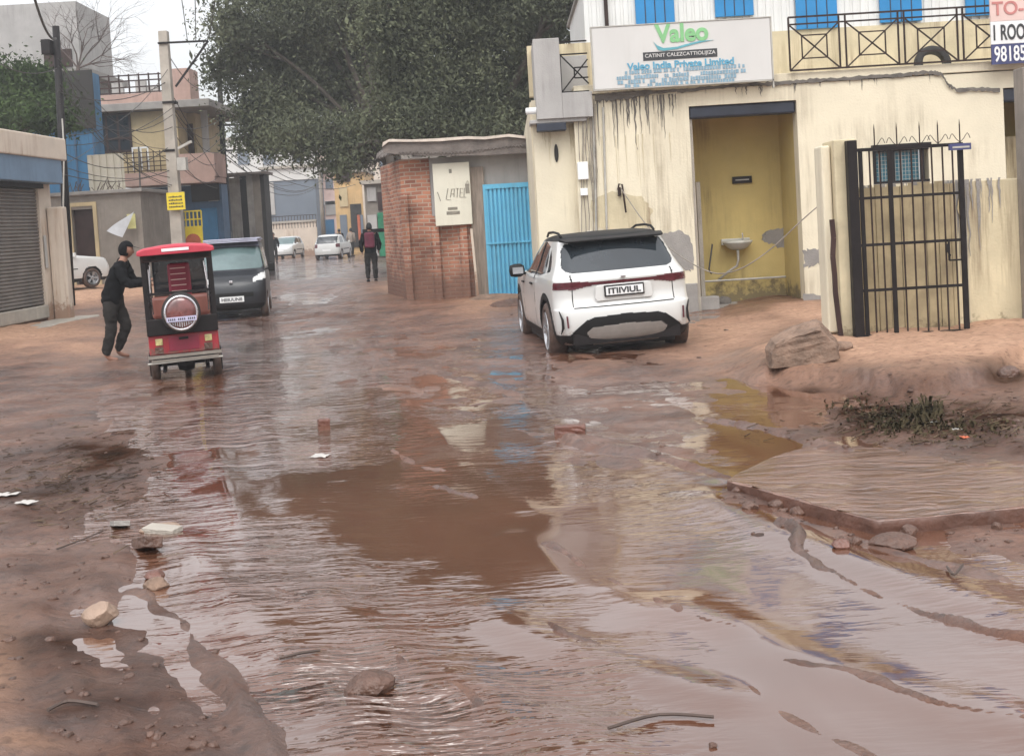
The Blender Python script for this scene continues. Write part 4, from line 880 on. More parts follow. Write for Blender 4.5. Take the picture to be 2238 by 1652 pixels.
# rubble block by the pillar
pb_ = GP(1770, 793)
def rubble_block():
    bm = bmesh.new(); prof = [(-.42,0.0),(-.43,.20),(-.36,.31),(-.20,.40),(.02,.47),(.13,.50),(.17,.47),(.26,.36),(.33,.27),(.34,.12),(.20,.05),(.05,.02)]
    rows = 9; ring = []; rnd = random.Random(5)
    for j in range(rows):
        t = j/(rows-1); s_ = 1 - .25*abs(t-.4); ring.append([bm.verts.new((x*s_+rnd.uniform(-.012,.012), -.28+.6*t+rnd.uniform(-.012,.012), z*s_*(.92+.1*math.sin(t*3))+rnd.uniform(-.012,.012))) for x, z in prof])
    n_ = len(prof)
    for j in range(rows-1):
        for i in range(n_): bm.faces.new((ring[j][i], ring[j][(i+1)%n_], ring[j+1][(i+1)%n_], ring[j+1][i]))
    bm.faces.new(ring[0][::-1]); bm.faces.new(ring[-1]); bmesh.ops.triangulate(bm, faces=[f for f in bm.faces if len(f.verts) > 4])
    bmesh.ops.subdivide_edges(bm, edges=bm.edges, cuts=2, use_grid_fill=True)
    for v in bm.verts: v.co += Vector((rnd.uniform(-1,1), rnd.uniform(-1,1), rnd.uniform(-1,1)))*.009
    bmesh.ops.recalc_face_normals(bm, faces=bm.faces)
    me = bpy.data.meshes.new('rubble_block'); bm.to_mesh(me); bm.free(); return link('rubble_block', me, K['rubble'])
o = rubble_block(); o.scale = (.9,.9,.86); o.location = (pb_.x, pb_.y+.15, pb_.z-.03); o.rotation_euler = (0,0,R(-8)); tag(o, 'large broken lump of brown masonry lying against the gate pillar', 'rubble')
for i, (a, b, s_, mm_, lb) in enumerate(((1808,762,.07,'stone','small pale stone at the right end of the masonry lump'),(1836,757,.10,'rubble','flat broken piece at the foot of the gate pillar'),(1792,775,.05,'stone','tiny pale stone under the masonry lump'))):
    p = GP(a, b+8); o = lump('stone', K[mm_], s_*1.3, s_, s_*.7, 30+i, (p.x, p.y, p.z+s_*.4)); tag(o, lb, 'stone')

# ================================================================== brick shed, board and blue door
YS = 25.7
sh = empty('brick_shed', (0,0,0), 0, 'low brick shed with sagging cement sheet roof beside the blue door', 'shed')
xa = S(882, 500, YS).x; xb = S(1046, 500, YS).x; xc = S(1166, 380, YS).x; zr_ = S(1000, 342, YS).z; xl2 = S(838, 480, YS+2.6).x
bw = MB(); zbr = zr_
bw.box(xa, S(946,500,YS).x, YS, YS+.23, -.1, zbr); bw.box(S(946,500,YS).x, xb, YS-.003, YS+.23, -.1, S(990, 470, YS).z)
bw.add([(xa,YS,-.1),(xl2,YS+2.6,-.1),(xl2,YS+2.6,zbr),(xa,YS,zbr)], [(0,1,2,3)])
bw.build('brick_wall', K['brick'], sh)
MB().box(S(946,500,YS).x+.003, xc, YS+.02, YS+.2, S(990,470,YS).z+.003, zr_).build('plaster_wall', K['lightgrey'], sh)
pl = MB(); 
for a, t in ((888,425),(952,490),(1013,492)): q = S(a+3, 550, YS).x; pl.box(q-.075, q+.075, YS-.10, YS-.004, -.1, S(a, t, YS).z)
pl.build('brick_pier', K['brick'], sh)
def roof():
    mb = MB(); n_ = 46; xL = xl2+.15; xR = xc+.05; f = []; b = []
    rnd = random.Random(6)
    rows = [(YS-.45, -.02), (YS-.15, .10), (YS+3.2, .45)]
    V_ = []
    for yy_, dz_ in rows:
        for i in range(n_*2+1):
            t = i/(n_*2); x = xL + (xR-xL)*t; skew = max(0, (xa-x))*1.6 if yy_ < YS+1 else 0
            V_.append((x, yy_+skew, zr_+.08+dz_+.022*math.sin(i*math.pi/1.0+.5*math.pi)*(1) + .03*math.sin(t*9) + .01*rnd.uniform(-1,1)))
    k = n_*2+1; F_ = []
    for r_ in range(2):
        for i in range(k-1): F_.append((r_*k+i, r_*k+i+1, (r_+1)*k+i+1, (r_+1)*k+i))
    mb.add(V_, F_); return mb
o = roof().build('roof_sheet', K['roofsheet'], sh); md = o.modifiers.new('thick', 'SOLIDIFY'); md.thickness = .03
mb = MB(); rnd = random.Random(2); x = xl2-.1; zf = zr_+.12
rf = MB()
P0 = [(838,334),(870,338),(945,342),(1060,340),(1168,334),(1168,308),(1100,300),(1000,304),(900,310),(850,312),(836,322)]
rf.prism([(S(a,b,YS-.4).x, S(a,b,YS-.4).z) for a, b in P0], YS-.44, YS-.36)
rf.build('roof_edge_beam', K['roofsheet'], sh)
P0 = [(836,322),(850,311),(900,311),(960,310),(1020,305),(1060,306),(1110,300),(1168,306),(1168,301),(1112,294),(1058,300),(1020,299),(950,304),(900,306),(852,305),(838,312)]
rf = MB(); rf.prism([(S(a,b,YS-.4).x, S(a,b,YS-.4).z) for a, b in P0], YS-.50, YS-.1)
rf.build('pale_roof_edge', K['roofpale'], sh)
# hanging pale board
x0,x1,z0,z1 = rectW(949, 357, 1029, 492, YS-.15)
bd = empty('pale_board', (0,0,0), 0, 'pale cream painted board with faded writing hanging on the brick shed', 'board')
MB().box(x0,x1,YS-.2,YS-.17,z0,z1).build('panel', K['board'], bd, bevel=.006)
def strokes(lst, Y, w, m, par, name):
    mb = MB()
    for l in lst:
        for a, b in zip(l[:-1], l[1:]): mb.bar(S(*a, Y), S(*b, Y), w, .004)
    return mb.build(name, m, par)
strokes([[(979,412),(975,436),(985,437)],[(987,414),(984,432)],[(987,414),(993,413),(992,431)],[(985,424),(993,424)],[(996,412),(1003,412)],[(1000,412),(999,432)],[(1006,412),(1005,431),(1012,431)],[(1006,421),(1011,421)],[(1006,412),(1012,412)],[(1015,411),(1014,431),(1019,431)],[(956,420),(963,440)],[(1018,402),(1022,395),(1026,404)]], YS-.205, .016, K['inkgrey'], bd, 'lettering')
for r_ in [(979,453,1000,459),(976,462,1005,469),(981,370,987,379),(1017,402,1026,423)]: mb = MB(); rects(mb, [r_], YS-.2, YS-.206, YS-.199); mb.build('faded_print', K['inkgrey'], bd)
# wooden post and plank
o = MB().box(S(1031,500,YS).x, S(1064,500,YS).x, YS-.1, YS+.05, .0, S(1047,365,YS).z).build('wooden_post', K['wood'], None, bevel=.01); tag(o, 'broad weathered grey wooden post between the pale board and the blue door', 'post')
o = MB().bar(S(1030,500,YS-.24), S(1046,662,YS-.24), .05, .05).build('leaning_stick', K['beige'], None); tag(o, 'thin pale stick leaning at the foot of the brick shed', 'stick')
# blue corrugated door
x0,x1,z0,z1 = rectW(1062, 401, 1172, 652, YS-.12)
dr = empty('blue_gate', (0,0,0), 0, 'bright sky blue ribbed metal door between the post and the yellow building', 'gate')
fr = MB(); yy = YS-.14
fr.box(x0,x1,yy,yy+.05,z1-.10,z1); fr.box(x0,x1,yy,yy+.05,z0,z0+.10); fr.box(x0,x0+.05,yy,yy+.05,z0+.1,z1-.1); fr.box(x1-.05,x1,yy,yy+.05,z0+.1,z1-.1)
fr.box(x0,x1,yy-.01,yy+.04,(z0+z1)/2-.05,(z0+z1)/2-.01)
fr.build('door_frame', K['bluepaint'], dr)
corrugated(x0+.05, x1-.05, z0+.1, z1-.1, yy+.02, .088, .045).build('ribbed_panel', K['bluepaint'], dr)
MB().box(x0, x1, YS-.005, YS+.0, z0, z1).build('back_plate', K['dark'], dr)
o = MB().box(x1+.02, x1+.10, YS-.1, YS+.1, 0, zr_).build('grey_door_post', K['wood'], None); tag(o, 'narrow grey post right of the blue door against the yellow wall', 'post')
# low ramp in front of the door
mb = MB(); a = GP(1030,690); 
o = lump('threshold_ramp', K['rubble'], .85, .7, .17, 44, (S(1090,670,24.6).x, 24.7, .03)); tag(o, 'low broken mud and cement ramp in front of the blue door', 'ramp')
o = lump('mud_heap', K['mudclod'], .5, .45, .16, 45, (S(1128,695,22).x, 22.6, .05)); tag(o, 'rough wet mud heap beside the front wheel of the white car', 'mud heap')

# ================================================================== vehicles
def place(o, x, y, z, rz, rx=0, ry=0): o.location = (x, y, z); o.rotation_euler = (rx, ry, rz)
def crom(rows, n):
    """smooth resampling of rows of numbers"""
    A = np.array(rows, float); out = []
    for i in range(len(A)-1):
        p0 = A[max(i-1,0)]; p1 = A[i]; p2 = A[i+1]; p3 = A[min(i+2, len(A)-1)]
        k = max(2, int(n*max(abs(p2[0]-p1[0]), np.abs(p2[1:3]-p1[1:3]).max()*.35)))
        for j in range(k):
            t = j/k; c = .5*((2*p1)+(p2-p0)*t+(2*p0-5*p1+4*p2-p3)*t*t+(3*p1-p0-3*p2+p3)*t**3)
            lo = np.minimum(p1, p2)-.006; hi = np.maximum(p1, p2)+.006; out.append(np.clip(c, lo, hi))
    out.append(A[-1]); return np.array(out)
def contour(yr, yf, w, rcx, rcy, bulge_r, bulge_f, taper, den=1):
    """closed plan outline: rear centre -> right side -> front -> left side"""
    pts = []
    hl = (yf-yr)/2; ym = (yf+yr)/2
    for t in np.linspace(0, 1, 26*den)[:-1]: pts.append(((w-rcx)*t, yr))
    for t in np.linspace(0, 1, 12*den)[:-1]: a = t*math.pi/2; pts.append((w-rcx+rcx*math.sin(a), yr+rcy-rcy*math.cos(a)))
    for t in np.linspace(0, 1, 90*den)[:-1]: pts.append((w, yr+rcy+(yf-yr-2*rcy)*t))
    for t in np.linspace(0, 1, 12)[:-1]: a = t*math.pi/2; pts.append((w-rcx+rcx*math.cos(a), yf-rcy+rcy*math.sin(a)))
    for t in np.linspace(0, 1, 26): pts.append(((w-rcx)*(1-t), yf))
    out = []
    for x, y in pts:
        u = (y-ym)/hl; xx = x*(1-taper*max(abs(u)-.25,0)**2)
        k = (x/max(w,1e-3))**2
        yy = y + (bulge_r*k if u < 0 else -bulge_f*k)*min(1, abs(u)**3)
        out.append((xx, yy))
    left = [(-x, y) for x, y in out[-2:0:-1]]
    return out + left
def car_shell(root, rows, classify, mats, wheels, n=34, rc=(.28,.20), bulge=(.10,.14), taper=.10, offs=None, den=1):
    RW = crom(rows, n); C_ = [contour(r_[1], r_[2], r_[3], min(rc[0], r_[3]*.6), rc[1], bulge[0], bulge[1], taper, den) for r_ in RW]
    m_ = len(C_[0]); V = np.array([(x, y, RW[i][0]) for i in range(len(RW)) for x, y in C_[i]]); V = V.reshape(len(RW), m_, 3)
    faces = {}
    top = V[-1]; 
    for i in range(len(RW)-1):
        for j in range(m_):
            k = (j+1) % m_; q = [(i,j),(i,k),(i+1,k),(i+1,j)]; P_ = [V[a] for a in q]
            c = sum(P_)/4; nn = np.cross(P_[2]-P_[0], P_[3]-P_[1]); l = np.linalg.norm(nn); nn = nn/l if l > 0 else nn
            key = classify(c[0], c[1], c[2], nn)
            if key: faces.setdefault(key, []).append([a*m_+b for a, b in q])
    Vf = V.reshape(-1, 3)
    faces.setdefault('roof', faces.get('roof', []))
    capc = len(Vf); Vf = np.vstack([Vf, top.mean(0)[None,:]])
    for j in range(m_): faces['roof'].append([(len(RW)-1)*m_+j, (len(RW)-1)*m_+(j+1)%m_, capc])
    offs = offs or {}
    for key, fl in faces.items():
        if not fl: continue
        name, mat = mats[key]
        used = sorted({v for f in fl for v in f}); idx = {v: i for i, v in enumerate(used)}
        me = bpy.data.meshes.new(name); me.from_pydata([tuple(Vf[v]) for v in used], [], [[idx[v] for v in f] for f in fl])
        d = offs.get(key, 0)
        if d:
            me.update(); nr = np.array([v.normal[:] for v in me.vertices])
            for v in me.vertices: v.co += Vector(v.normal)*d
        link(name, me, K[mat] if isinstance(mat, str) else mat, root, True)
def wheel(root, x, y, r, w, side, spokes=5, muddy=False, rimmat='rim'):
    o = tyre_mb(r, r*.66, w, (0,0,0), 'x', 40).build('wheel', K['mudtyre' if muddy else 'tyre'], root, smooth=True); o.location = (x, y, r)
    s = side; rm = MB(); ro = s*w*.38
    rm.lathe([(r*.67, ro+s*.02), (r*.66, ro+s*.03), (r*.60, ro), (r*.58, ro-s*.06), (0.01, ro-s*.07)], (0,0,0), 'x', 32)
    for k in range(spokes):
        a = 2*math.pi*k/spokes
        for da in (-.14, .14):
            rm.bar((ro, .05*math.cos(a), .05*math.sin(a)), (ro+s*.015, r*.62*math.cos(a+da), r*.62*math.sin(a+da)), .035, .02, up=Vector((1,0,0)))
    rm.lathe([(.055, ro-s*.02), (.055, ro+s*.02), (.01, ro+s*.025)], (0,0,0), 'x', 12)
    rm.build('rim', K[rimmat], o)
    dk = MB(); dk.lathe([(r*.575, ro-s*.062), (.01, ro-s*.064)], (0,0,0), 'x', 24); dk.build('hub', K['black'], o)
    return o
def inside(px_, py_, poly):
    c = False; n = len(poly); j = n-1
    for i in range(n):
        xi, yi = poly[i]; xj, yj = poly[j]
        if (yi > py_) != (yj > py_) and px_ < (xj-xi)*(py_-yi)/(yj-yi)+xi: c = not c
        j = i
    return c

# ---- white crossover seen from behind (local +y is forward)
suv = empty('white_crossover', (0,0,0), 0, 'muddy white crossover car seen from behind parked in front of the yellow building', 'car')
rows = [(.20,.16,4.05,.78),(.26,.06,4.18,.84),(.34,.02,4.24,.870),(.45,.0,4.28,.885),(.55,.0,4.29,.890),(.62,.015,4.29,.892),(.645,.05,4.28,.892),(.75,.085,4.25,.890),(.88,.075,4.16,.885),(.95,.06,4.00,.875),(.985,.10,3.55,.862),
        (1.03,.16,3.12,.835),(1.12,.24,2.95,.790),(1.24,.35,2.70,.745),(1.36,.46,2.40,.695),(1.42,.52,2.22,.66),(1.455,.62,2.05,.60),(1.475,.80,1.85,.50),(1.485,1.0,1.6,.3)]
wy = (.80, 3.42); wr = .345
SW = [(.62,1.06),(.78,1.23),(1.02,1.345),(1.5,1.405),(2.15,1.385),(2.62,1.24),(2.98,1.02),(2.5,1.0),(1.2,1.005)]
def cl_suv(x, y, z, n):
    ax = abs(x)
    if abs(n[0]) > .45 or ax > .78:
        for w_ in wy:
            d = math.hypot(y-w_, z-wr+.0)
            if d < .385 and ax > .6 and z < .80: return None
            if d < .455 and ax > .6 and z < .85 and y > .0: return 'clad'
        if z < .33 and ax > .6: return 'clad'
    rear = n[1] < -.35 and y < .9
    if rear:
        if inside(ax, z, [(0,1.035),(.58,1.035),(.665,1.06),(.70,1.10),(.655,1.30),(.60,1.375),(0,1.405)]): return 'rwin'
        if z > 1.40: return 'spoil'
        if .892 < z < .918 and ax < .60: return 'lamp'
        if inside(ax, z, [(.38,.888),(.60,.852),(.95,.868),(.95,.938),(.60,.938),(.38,.922)]): return 'lamp'
        # lower cladding hoop and skid plate
        if inside(ax, z, [(0,.20),(.40,.20),(.50,.35),(.42,.405),(0,.425)]): return 'skid'
        if inside(ax, z, [(0,.19),(.95,.19),(.95,.315),(.70,.315),(.66,.36),(.50,.485),(.40,.515),(0,.535)]): return 'clad'
        if z < .30: return 'clad'
        if ax < .62 and .628 < z < .645: return 'slot'
        if abs(ax-.625) < .007 and .65 < z < 1.02: return 'slot'
    if abs(n[0]) > .35 and z > 1.0 and inside(y, z, SW):
        for a, b in ((1.60,.05),):
            if abs(y-a-(z-1.2)*-.25) < .035: return 'pillar'
        if abs(y-.93-(z-1.2)*.6) < .04: return 'body'
        return 'swin'
    if n[1] > .2 and n[2] > .2 and z > 1.02 and 2.2 < y < 3.3 and ax < .70: return 'wind'
    if z > 1.405: return 'roof'
    if abs(n[0]) > .8 and z > .35 and (abs(y-1.62) < .008 or abs(y-2.75) < .008): return 'slot'
    return 'body'
car_shell(suv, rows, cl_suv, {'body':('body','carwhite'),'clad':('lower_cladding','cladding'),'rwin':('rear_window','glass'),'spoil':('spoiler','cladding'),'lamp':('tail_lamp','redlamp'),
  'skid':('skid_plate','skid'),'slot':('trim_line','black'),'pillar':('window_pillar','cladding'),'swin':('side_window','glass'),'wind':('windscreen','glass'),'roof':('roof','cladding')}, wy, den=2, n=125, rc=(.20,.20), bulge=(.09,.25), taper=.12,
  offs={'lamp':.010,'clad':.008,'rwin':-.006,'slot':-.012,'skid':.012,'swin':-.006})
for y_ in wy:
    for s in (-1,1): wheel(suv, s*.775, y_, wr, .225, s, muddy=True)
MB().box(-.80,.80,1.25,2.95,.15,.55).box(-.62,.62,.2,4.1,.155,.62).build('underbody', K['black'], suv)  # made wide and low to deepen the shade beneath the car
MB().box(-.66,.66,.06,.5,.215,.34).build('rear_floor', K['black'], suv)
sp_ = MB(); sp_.add([(-.62,.36,1.405),(.62,.36,1.405),(.66,.62,1.44),(-.66,.62,1.44),(-.60,.37,1.385),(.60,.37,1.385),(.66,.62,1.40),(-.66,.62,1.40)], [(0,1,2,3),(7,6,5,4),(0,4,5,1),(1,5,6,2),(3,2,6,7),(0,3,7,4)])
sp_.build('roof_spoiler', K['cladding'], suv, bevel=.01)
for s in (-1,1):
    MB().tube([(s*.60,.78,1.455),(s*.605,.95,1.50),(s*.61,1.3,1.515),(s*.60,1.8,1.505),(s*.585,2.05,1.455)], .016, 8).build('roof_rail', K['cladding'], suv, smooth=True)
    mr_ = MB(); mr_.lathe([(.02,-.11),(.085,-.10),(.105,-.03),(.105,.04),(.07,.09),(.01,.10)], (0,0,0), 'x', 20); o = mr_.build('side_mirror', K['cladding'], suv, smooth=True); o.location = (s*.98, 2.55, 1.03); o.scale = (1.05,.6,.85)
    MB().bar((s*.84,2.62,.97),(s*.93,2.58,1.0),.05,.03).build('mirror_arm', K['cladding'], suv)
    MB().box(-.07,.07,-.006,.004,-.05,.05).build('mirror_glass', K['rim'], o).location = (0,-.10,.0)
    h = MB(); h.bar((s*.90,1.75,.88),(s*.90,1.93,.885),.022,.02); h.build('door_handle', K['cladding'], suv); h = MB(); h.bar((s*.90,2.6,.87),(s*.90,2.78,.87),.022,.02); h.build('door_handle', K['cladding'], suv)
np_ = empty('plate_holder', (0,0,0)); np_.parent = suv
pl_ = MB().box(-.245,.245,.015,.05,.745,.875).build('number_plate', K['black'], suv, bevel=.004); bpy.data.objects.remove(np_)
MB().box(-.228,.228,.010,.016,.762,.858).build('plate_face', K['white'], pl_)
text_mesh('plate_writing', 'ITIIVIUL', .1, K['ink'], 0, .006, .81, pl_, width=.40, height=.068, bold=.003, extrude=.002)
MB().prism([(-.34,.70),(.34,.70),(.36,.74),(.34,.875),(.30,.885),(-.30,.885),(-.34,.875),(-.36,.74)], .046, .06).build('plate_recess', K['carwhite'], suv, bevel=.008)
MB().box(-.03,.03,.02,.05,.955,.985).build('badge', K['chrome'], suv, bevel=.006)
MB().tube([(-.26,.38,1.10),(.18,.33,1.125)], .006, 5).build('rear_wiper', K['black'], suv)
for s in (-1,1):
    MB().bar((s*.715,.062,.42),(s*.72,.068,.56),.020,.02).build('reflector', K['redlamp'], suv, bevel=.003)
    MB().tube([(s*.800,.115,.355),(s*.775,.092,.42),(s*.775,.092,.52),(s*.805,.118,.62)], [.006,.017,.015,.006], 8).build('bumper_slot', K['black'], suv)
suv.scale = (1,1,1.05); pc = S(1372, 760, 14.3)
place(suv, pc.x+.03, 14.35, -.075, R(6.5), 0, R(-1.6))

# ---- charcoal van facing the camera (local +y forward, turned to face us)
van = empty('charcoal_van', (0,0,0), 0, 'dark charcoal minivan facing the camera with bundled sheets on its roof', 'van')
rows = [(.22,.10,3.35,.66),(.30,.03,3.44,.70),(.45,0,3.48,.73),(.62,.0,3.48,.74),(.80,.01,3.42,.74),(.92,.02,3.30,.735),(1.0,.03,3.10,.725),(1.06,.05,2.96,.715),(1.2,.07,2.84,.69),(1.4,.12,2.66,.65),(1.55,.17,2.48,.62),(1.62,.24,2.36,.58),(1.66,.35,2.2,.5),(1.68,.5,2.0,.35)]
wyv = (.55, 2.92)
def cl_van(x, y, z, n):
    ax = abs(x)
    for w_ in wyv:
        if math.hypot(y-w_, z-.27) < .32 and ax > .55 and abs(n[0]) > .4 and z < .65: return None
    if n[1] > .2 and y > 2.2:
        if inside(ax, z, [(0,1.08),(.60,1.08),(.66,1.12),(.60,1.50),(.55,1.54),(0,1.56)]): return 'wind'
        if inside(ax, z, [(.44,.80),(.74,.86),(.76,1.0),(.62,.98),(.46,.88)]): return 'lamp'
        if z < .62 and ax < .66: return 'clad' if (z < .34 or (.50 < z < .60 and ax < .45)) else 'body'
    if abs(n[0]) > .5 and z > 1.08 and z < 1.5 and (.3 < y < 2.75-(z-1.08)*.6) and not (abs(y-1.35) < .05 or abs(y-.8) < .03): return 'swin'
    if n[1] < -.5 and .95 < z < 1.5 and ax < .55: return 'swin'
    if z > 1.585: return 'roof'
    return 'body'
car_shell(van, rows, cl_van, {'body':('body','carblack'),'wind':('windscreen','glass2'),'lamp':('headlamp','headlamp'),'clad':('grille','cladding'),'swin':('side_window','glass'),'roof':('roof','carblack')}, wyv, n=46, rc=(.18,.12), bulge=(.05,.14), taper=.08, offs={'lamp':.006,'wind':-.004})
for y_ in wyv:
    for s in (-1,1): wheel(van, s*.645, y_, .27, .16, s, muddy=True)
MB().box(-.6,.6,.3,3.2,.25,.5).build('underbody', K['black'], van)
p_ = MB().box(-.25,.25,3.49,3.51,.40,.52).build('number_plate', K['white'], van); text_mesh('plate_writing', 'HIIIUUNII', .1, K['ink'], 0, 3.516, .46, p_, width=.42, height=.07, bold=.002, extrude=.002, ry=math.pi)
MB().box(-.035,.035,3.44,3.47,.80,.85).build('badge', K['chrome'], van, bevel=.005)
lr = MB(); rnd = random.Random(5)
lm = []
for i in range(9):
    z = 1.655+.030*(i//3); y = 1.0+.62*(i%3); lr.box(-.60+rnd.uniform(-.03,.03), .60+rnd.uniform(-.03,.03), y-.35, y+.35, z, z+.026)
lr.build('roof_load', M('pale_lilac_sheets', (.38,.38,.47), .5, .2, 4), van, bevel=.01)
MB().add([(-.60,2.50,1.56),(.60,2.50,1.56),(.57,2.30,1.66),(-.57,2.30,1.66)], [(0,1,2,3)]).build('load_flap', M('grey_lilac_sheets', (.13,.13,.17), .5, .6, 9, stretch=(1,1,9)), van)
for s in (-1,1):
    o = MB().box(-.07,.07,-.03,.03,-.09,.09).build('side_mirror', K['cladding'], van, bevel=.02); o.location = (s*.84, 2.72, 1.08)
    MB().bar((s*.70,2.75,1.04),(s*.80,2.73,1.06),.03).build('mirror_arm', K['cladding'], van)
q = S(510, 697, 24.2)
place(van, q.x-.02, 24.2+3.4, -.03, R(190))
# rotate about the front: keep front bumper centre at the wanted point
van.scale = (.97,1,.96); va = R(190); van.location = (q.x + math.sin(va)*3.48, 24.2 - math.cos(va)*3.48, -.03)

# ---- white hatchback in the side lane (seen side on, nose to the right)
def hatch(name, label, paint, loc, rz, group=None, n=24):
    c = empty(name, (0,0,0), 0, label, 'car', group)
    rows = [(.20,.10,3.75,.72),(.30,.02,3.85,.78),(.50,.0,3.88,.81),(.70,.02,3.84,.81),(.85,.05,3.70,.80),(.92,.07,3.2,.79),(.97,.09,2.85,.77),(1.1,.15,2.6,.72),(1.3,.30,2.25,.66),(1.40,.42,2.0,.6),(1.45,.6,1.8,.5),(1.47,.8,1.6,.3)]
    def cl(x, y, z, nn):
        ax = abs(x)
        for w_ in (.62, 3.05):
            if math.hypot(y-w_, z-.29) < .34 and ax > .6 and abs(nn[0]) > .4 and z < .66: return None
        if abs(nn[0]) > .4 and inside(y, z, [(.45,.98),(.62,1.25),(.85,1.34),(1.9,1.36),(2.25,1.2),(2.62,.98)]) and abs(y-1.45) > .05: return 'win'
        if nn[1] < -.3 and y < .7 and .95 < z < 1.33 and ax < .62: return 'win'
        if nn[1] > .2 and nn[2] > .2 and z > .97 and z < 1.38 and ax < .62 and 1.8 < y < 3: return 'wind'
        if nn[1] > .3 and y > 3.4 and .62 < z < .78 and ax > .45: return 'lamp'
        if nn[1] < -.3 and .70 < z < .92 and ax > .55: return 'tail'
        if z < .28: return 'clad'
        if abs(nn[0]) > .7 and .56 < z < .60 and .98 < y < 2.6: return 'clad'
        if abs(nn[1]) > .5 and ax < .25 and .48 < z < .58: return 'plate'
        return 'body'
    car_shell(c, rows, cl, {'body':('body',paint),'win':('side_window','glass'),'wind':('windscreen','glass2'),'lamp':('headlamp','headlamp'),'tail':('tail_lamp','redlamp'),'clad':('lower_trim','cladding'),'plate':('number_plate','white'),'roof':('roof',paint)}, None, n=n, rc=(.22,.18), bulge=(.08,.2), taper=.12)
    for y_ in (.62, 3.05):
        for s in (-1,1): wheel(c, s*.70, y_, .29, .17, s, muddy=True)
    MB().box(-.65,.65,.3,3.5,.22,.55).build('underbody', K['black'], c)
    for s in (-1,1): o = MB().box(-.07,.07,-.03,.04,-.06,.06).build('side_mirror', K[paint], c, bevel=.02); o.location = (s*.86, 2.45, .98)
    place(c, *loc, rz); return c
YH = 35.0; nose = S(240, 600, YH); zH = S(200, 626, YH).z
hatch('white_hatchback', 'white hatchback half hidden behind the plastered pillar of the left lane', 'caroldwhite', (nose.x-2.75, YH-2.6, zH-.02), R(-37), n=40)
cp = G(715, 567); 
c2 = hatch('white_hatchback', 'distant white car seen from behind on the flooded street', 'caroldwhite', (cp.x, cp.y, -.02), R(-4))
cp = S(622, 552, 80); hatch('grey_white_hatchback', 'far off pale car facing the camera at the left kerb', 'caroldwhite', (cp.x+.2, 82.6, -.02), R(176))

# ================================================================== electric rickshaw from behind
rk = empty('electric_rickshaw', (0,0,0), 0, 'red electric rickshaw seen from behind with a covered spare wheel and red canopy', 'rickshaw')
hw = .44
b = MB(); b.box(-hw,hw,0,.06,.36,.60); b.box(-hw,-hw+.05,.06,1.9,.36,.60); b.box(hw-.05,hw,.06,1.9,.36,.60); b.box(-hw+.05,hw-.05,.06,1.9,.36,.40)
bd_ = b.build('body', K['rickred'], rk, bevel=.012)
MB().box(-.19,.19,-.008,-.002,.40,.57).build('tail_panel', K['maroon'], bd_, bevel=.003)
MB().box(-.06,.06,-.02,-.010,.53,.56).build('tail_handle', K['black'], bd_)
for s in (-1,1):
    MB().box(s*.31-.045,s*.31+.045,-.02,-.002,.48,.56).build('tail_lamp', K['lampyel'], rk, bevel=.006)
    MB().box(s*.31-.06,s*.31+.045,-.014,-.002,.38,.46).build('mud_patch', K['mudclod'], rk, bevel=.004)
MB().box(-hw-.005,hw+.005,-.05,.0,.60,.80).build('black_waist_panel', K['black'], rk, bevel=.01)
fr = MB()
for s in (-1,1):
    fr.bar((s*(hw-.02),.0,.60),(s*(hw-.02),.0,1.56),.055,.05); fr.bar((s*(hw-.02),1.85,.40),(s*(hw-.02),1.75,1.56),.045); fr.bar((s*(hw-.02),.95,.60),(s*(hw-.02),.95,1.56),.03)
    fr.bar((s*(hw-.02),.0,.95),(s*(hw-.02),1.8,.95),.025)
fr.bar((-hw+.02,0,1.53),(hw-.02,0,1.53),.06); fr.bar((-hw+.02,1.78,1.53),(hw-.02,1.78,1.53),.06)
fr.bar((-hw+.02,0,1.10),(hw-.02,0,1.10),.03)
fr.build('frame', K['black'], rk)
MB().box(-hw-.0,hw+.0,-.03,.02,1.485,1.585).build('header_band', K['darkbrown'], rk, bevel=.01)
# canopy: curved lid
cn = MB(); prof = [(-.49,1.575),(-.48,1.625),(-.40,1.655),(-.2,1.675),(0,1.682),(.2,1.675),(.40,1.655),(.48,1.625),(.49,1.575),(.45,1.565),(-.45,1.565)]
ys_ = [-.12,-.09,0,1.9,2.1,2.2]; sc_ = [.80,.94,1,1,.95,.8]; vs = []
for y_, s in zip(ys_, sc_):
    for x, z in prof: vs.append((x*(.9+.1*s), y_, 1.565+(z-1.565)*s))
k = len(prof); fs = [(i*k+j, i*k+(j+1)%k, (i+1)*k+(j+1)%k, (i+1)*k+j) for i in range(len(ys_)-1) for j in range(k)] + [tuple(range(k)), tuple(range((len(ys_)-1)*k, len(ys_)*k))[::-1]]
cn_ = cn.add(vs, fs).build('canopy', K['rickroof'], rk, smooth=False, bevel=.008)
MB().box(-.17,.17,-.128,-.10,1.60,1.635).build('canopy_label', K['white'], cn_, bevel=.002)
MB().box(-.37,.37,.28,.36,.78,1.05).build('seat_back', K['seat'], rk, bevel=.05)
MB().box(-.38,.38,.36,.75,.62,.76).build('seat', K['seat'], rk, bevel=.03)
MB().box(-.38,.38,1.15,1.5,.62,.74).build('front_seat', K['maroon'], rk, bevel=.03)
mb = MB().box(-.155,.155,1.50,1.56,.76,1.42).build('driver_backrest', K['maroon'], rk, bevel=.03)
for i in range(5): MB().box(-.12,.09,1.490,1.498,1.05+i*.075,1.062+i*.075).build('trim_strip', K['pinkish'], mb)
MB().box(-.38,.38,1.72,1.76,.40,1.0).build('dashboard', K['black'], rk, bevel=.02)
MB().box(-.37,.37,1.77,1.775,1.0,1.50).build('windscreen', K['glass'], rk)
